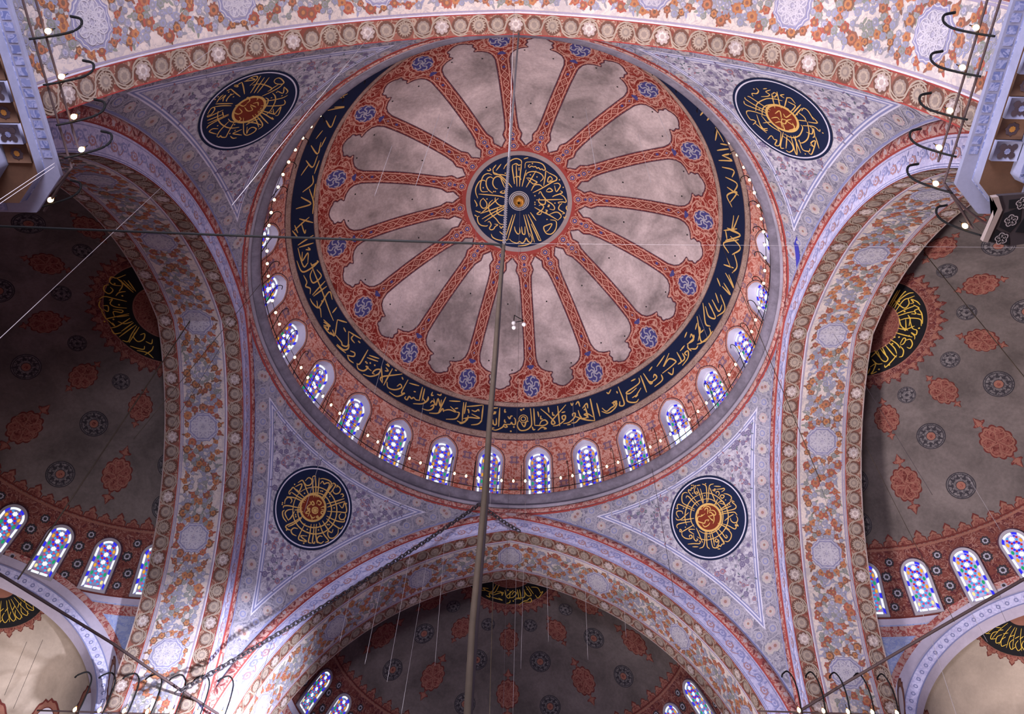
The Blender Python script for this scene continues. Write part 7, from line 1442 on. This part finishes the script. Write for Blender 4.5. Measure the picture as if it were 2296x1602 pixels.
line_obj('suspension_wire', [[-3.99, 0.0, 40.31], [-3.82, 0.0, 34.53]], 0.0074, rope_pale, 'pale cord on the lower left dome panel by a rib', 'wire', None, 0.0)
line_obj('suspension_wire', [[-6.02, 2.0, 39.54], [-5.89, 2.0, 30.04]], 0.0074, rope_pale, 'pale cord from the lower left dome panel to the inscription band', 'wire', None, 0.0)
line_obj('suspension_wire', [[-4.88, 2.0, 39.08], [-4.66, 2.0, 32.28]], 0.0068, rope_pale, 'pale cord right of the one crossing to the inscription band', 'wire', None, 0.0)
line_obj('suspension_wire', [[-4.33, 5.0, 34.05], [-4.25, 5.0, 30.48]], 0.0074, rope_pale, 'pale cord from the inscription band to a drum window on the left', 'wire', None, 0.0)
line_obj('suspension_wire', [[-0.92, 8.0, 34.19], [-0.89, 8.0, 29.89]], 0.0062, rope_pale, 'pale cord over the drum window left of the middle', 'wire', None, 0.0)
line_obj('suspension_wire', [[2.33, 0.0, 41.86], [2.37, 0.0, 37.09]], 0.0068, rope_pale, 'pale cord right of the crown roundel foot', 'wire', None, 0.0)
line_obj('suspension_wire', [[4.11, 1.0, 42.06], [4.49, 1.0, 32.56]], 0.0056, rope_pale, 'faint pale cord on the lower right dome panel', 'wire', None, 0.0)
line_obj('suspension_wire', [[3.07, 6.0, 35.85], [3.02, 6.0, 30.2]], 0.0056, rope_pale, 'pale cord crossing the word right of the band rosette', 'wire', None, 0.0)
line_obj('suspension_wire', [[9.82, 3.0, 39.89], [9.84, 3.0, 36.48]], 0.0074, rope_pale, 'pale cord on the right part of the inscription band', 'wire', None, 0.0)
line_obj('suspension_wire', [[10.53, -1.0, 42.01], [10.05, -1.0, 21.67]], 0.0128, rope_tan, 'long tan rope from the right of the inscription band across the right arch border', 'wire', None, 0.0)
line_obj('suspension_wire', [[16.98, -4.0, 33.08], [16.2, -4.0, 22.05]], 0.016, rope_tan, 'thick tan rope across the right semidome to the right picture edge', 'wire', None, 0.0)
line_obj('suspension_wire', [[14.16, 0.0, 33.11], [14.11, 0.0, 22.31]], 0.0062, wire_dark, 'dark wire from the middle octagon of the right arch soffit', 'wire', None, 0.0)
line_obj('suspension_wire', [[19.95, 5.0, 29.36], [19.76, 5.0, 26.05]], 0.0074, rope_pale, 'pale cord ending on a right semidome window, nearest the edge', 'wire', None, 0.0)
line_obj('suspension_wire', [[16.24, 7.0, 23.82], [15.53, 7.0, 18.82]], 0.0074, rope_pale, 'pale cord falling from the right semidome window sill', 'wire', None, 0.0)
line_obj('suspension_wire', [[18.11, 7.0, 24.56], [18.07, 7.0, 22.19]], 0.0074, rope_pale, 'pale cord over the right niche calligraphy', 'wire', None, 0.0)
line_obj('suspension_wire', [[15.54, 4.0, 30.01], [15.23, 4.0, 20.51]], 0.0096, rope_tan, 'tan cord along the edge of the right semidome', 'wire', None, 0.0)
line_obj('suspension_wire', [[13.48, 5.0, 30.47], [12.52, 5.0, 17.38]], 0.005, wire_dark, 'dark wire down the right arch soffit', 'wire', None, 0.0)
line_obj('suspension_wire', [[11.85, 2.0, 35.74], [11.41, 2.0, 27.09]], 0.005, wire_dark, 'dark wire over the right pendentive tip', 'wire', None, 0.0)
line_obj('suspension_wire', [[13.32, 6.0, 25.34], [12.97, 6.0, 19.05]], 0.005, wire_dark, 'second dark wire low on the right arch soffit', 'wire', None, 0.0)
line_obj('suspension_wire', [[18.58, 6.0, 23.03], [18.08, 6.0, 19.22]], 0.005, wire_dark, 'dark wire over the right niche plaster', 'wire', None, 0.0)
line_obj('suspension_wire', [[-18.26, 8.0, 21.78], [-17.82, 8.0, 19.48]], 0.0062, wire_dark, 'dark wire over the left niche plaster, left of a pair', 'wire', None, 0.0)
line_obj('suspension_wire', [[-17.7, 8.0, 21.91], [-17.21, 8.0, 18.96]], 0.0062, wire_dark, 'dark wire over the left niche plaster, right of a pair', 'wire', None, 0.0)
line_obj('suspension_wire', [[18.04, -6.0, 40.63], [17.52, -6.0, 30.28]], 0.0037, wire_dark, 'dark wire crossing the top of the right arch soffit', 'wire', None, 0.0)
line_obj('suspension_wire', [[11.17, -13.0, 30.91], [10.49, -13.0, 20.68]], 0.0037, wire_dark, 'dark wire across the near soffit, upper right', 'wire', None, 0.0)
GLOBE=[0.26, 0.0, 33.36]
gs = thing('globe_lamp', tuple(GLOBE)); tag(gs, 'triangular bracket with three small white glass globes hung under the dome', 'lamp')
mb = MB(); tri_ = np.array([(-.22, 0.05, 0.02), (.22, 0.0, 0.12), (-.2, -.1, .42)]) + np.array(GLOBE)
for i in range(3): tube(mb, np.array([tri_[i], tri_[(i + 1) % 3]]), 0.022, iron, 6)
child(mb, 'bracket', gs)
gl_globe = plain('globe_glass', 'bdb5b8', 0.1, 0.4)
for dx, dz in ((-.22, -.12), (.24, -.22), (-.2, -.52)):
    mb = MB(); lathe(mb, [(0.0, 0.13), (0.04, 0.12), (0.05, 0.09), (0.085, 0.05), (0.10, 0.0), (0.085, -0.055), (0.045, -0.105), (0.0, -0.115)], (GLOBE[0] + dx, GLOBE[1], GLOBE[2] + dz), gl_globe, 16); child(mb, 'globe', gs)


# ------------------------------------------------------------------ black roundel board by the upper right pier
pb = tag(thing('hanging_board', (10.0, -11.11, 17.4)), 'black carved board with a pale rim under the upper right pier cornice', 'board')
def slab(mb, P, z0, z1, mat):
    P = np.asarray(P, float); n = len(P); c = P.mean(0); i = np.arange(n); j = (i + 1) % n
    V = np.concatenate([np.c_[P, np.full(n, z0)], np.c_[P, np.full(n, z1)], [[c[0], c[1], z0]], [[c[0], c[1], z1]]])
    F = np.concatenate([np.stack([i, j, j + n], 1), np.stack([i, j + n, i + n], 1), np.stack([i, j, np.full(n, 2 * n)], 1), np.stack([i + n, j + n, np.full(n, 2 * n + 1)], 1)])
    mb.add(V, F, mat)
mb = MB(); slab(mb, [(9.88, -12.06), (10.06, -11.83), (9.99, -11.11), (10.10, -11.09), (10.17, -11.80), (10.0, -12.08)], 17.38, 17.50, plain('board_rim', '8d7d7a', 0.2)); child(mb, 'rim', pb, False)
mb = MB(); slab(mb, [(10.0, -12.08), (10.17, -11.80), (10.10, -11.09), (10.6, -11.0), (11.5, -11.2), (11.7, -11.9), (11.2, -12.2)], 17.42, 17.52, plain('board_grey', '3a3236', 0.2))
for P in ([(10.16, -11.10), (10.20, -11.36), (10.52, -11.20), (10.58, -11.03)], [(10.24, -11.42), (10.24, -11.72), (10.55, -11.86), (10.62, -11.55), (10.5, -11.3)], [(10.60, -11.32), (10.70, -11.75), (11.3, -11.7), (11.2, -11.25)], [(10.3, -11.82), (10.25, -12.0), (10.9, -12.1), (10.7, -11.85)]):
    slab(mb, P, 17.41, 17.42, black_pl)
    c = np.mean(P, 0)
    for k in range(5):
        Q = smooth_line(np.array([(0.02, -.02), (.08, .0), (.1, .06), (.05, .09), (.02, .06), (.06, .045)]) * 1.1); V, F = moved(ribbon(Q, 0.022), 0, 0, k * 1.257)
        mb.add(np.c_[V + c, np.full(len(V), 17.405)], F, plain('board_ornament', '8f8488', 0.1))
child(mb, 'panel', pb, False)

# ------------------------------------------------------------------ floor far below (red carpet)
fl = MB(); box(fl, (-34, -34, -0.2), (34, 34, 0.0), plain('carpet_red', '8a4a44', 0.2))
tag(fl.build('floor', None, origin=(0, 0, 0)), 'red carpeted prayer hall floor far below', 'floor', kind='structure')
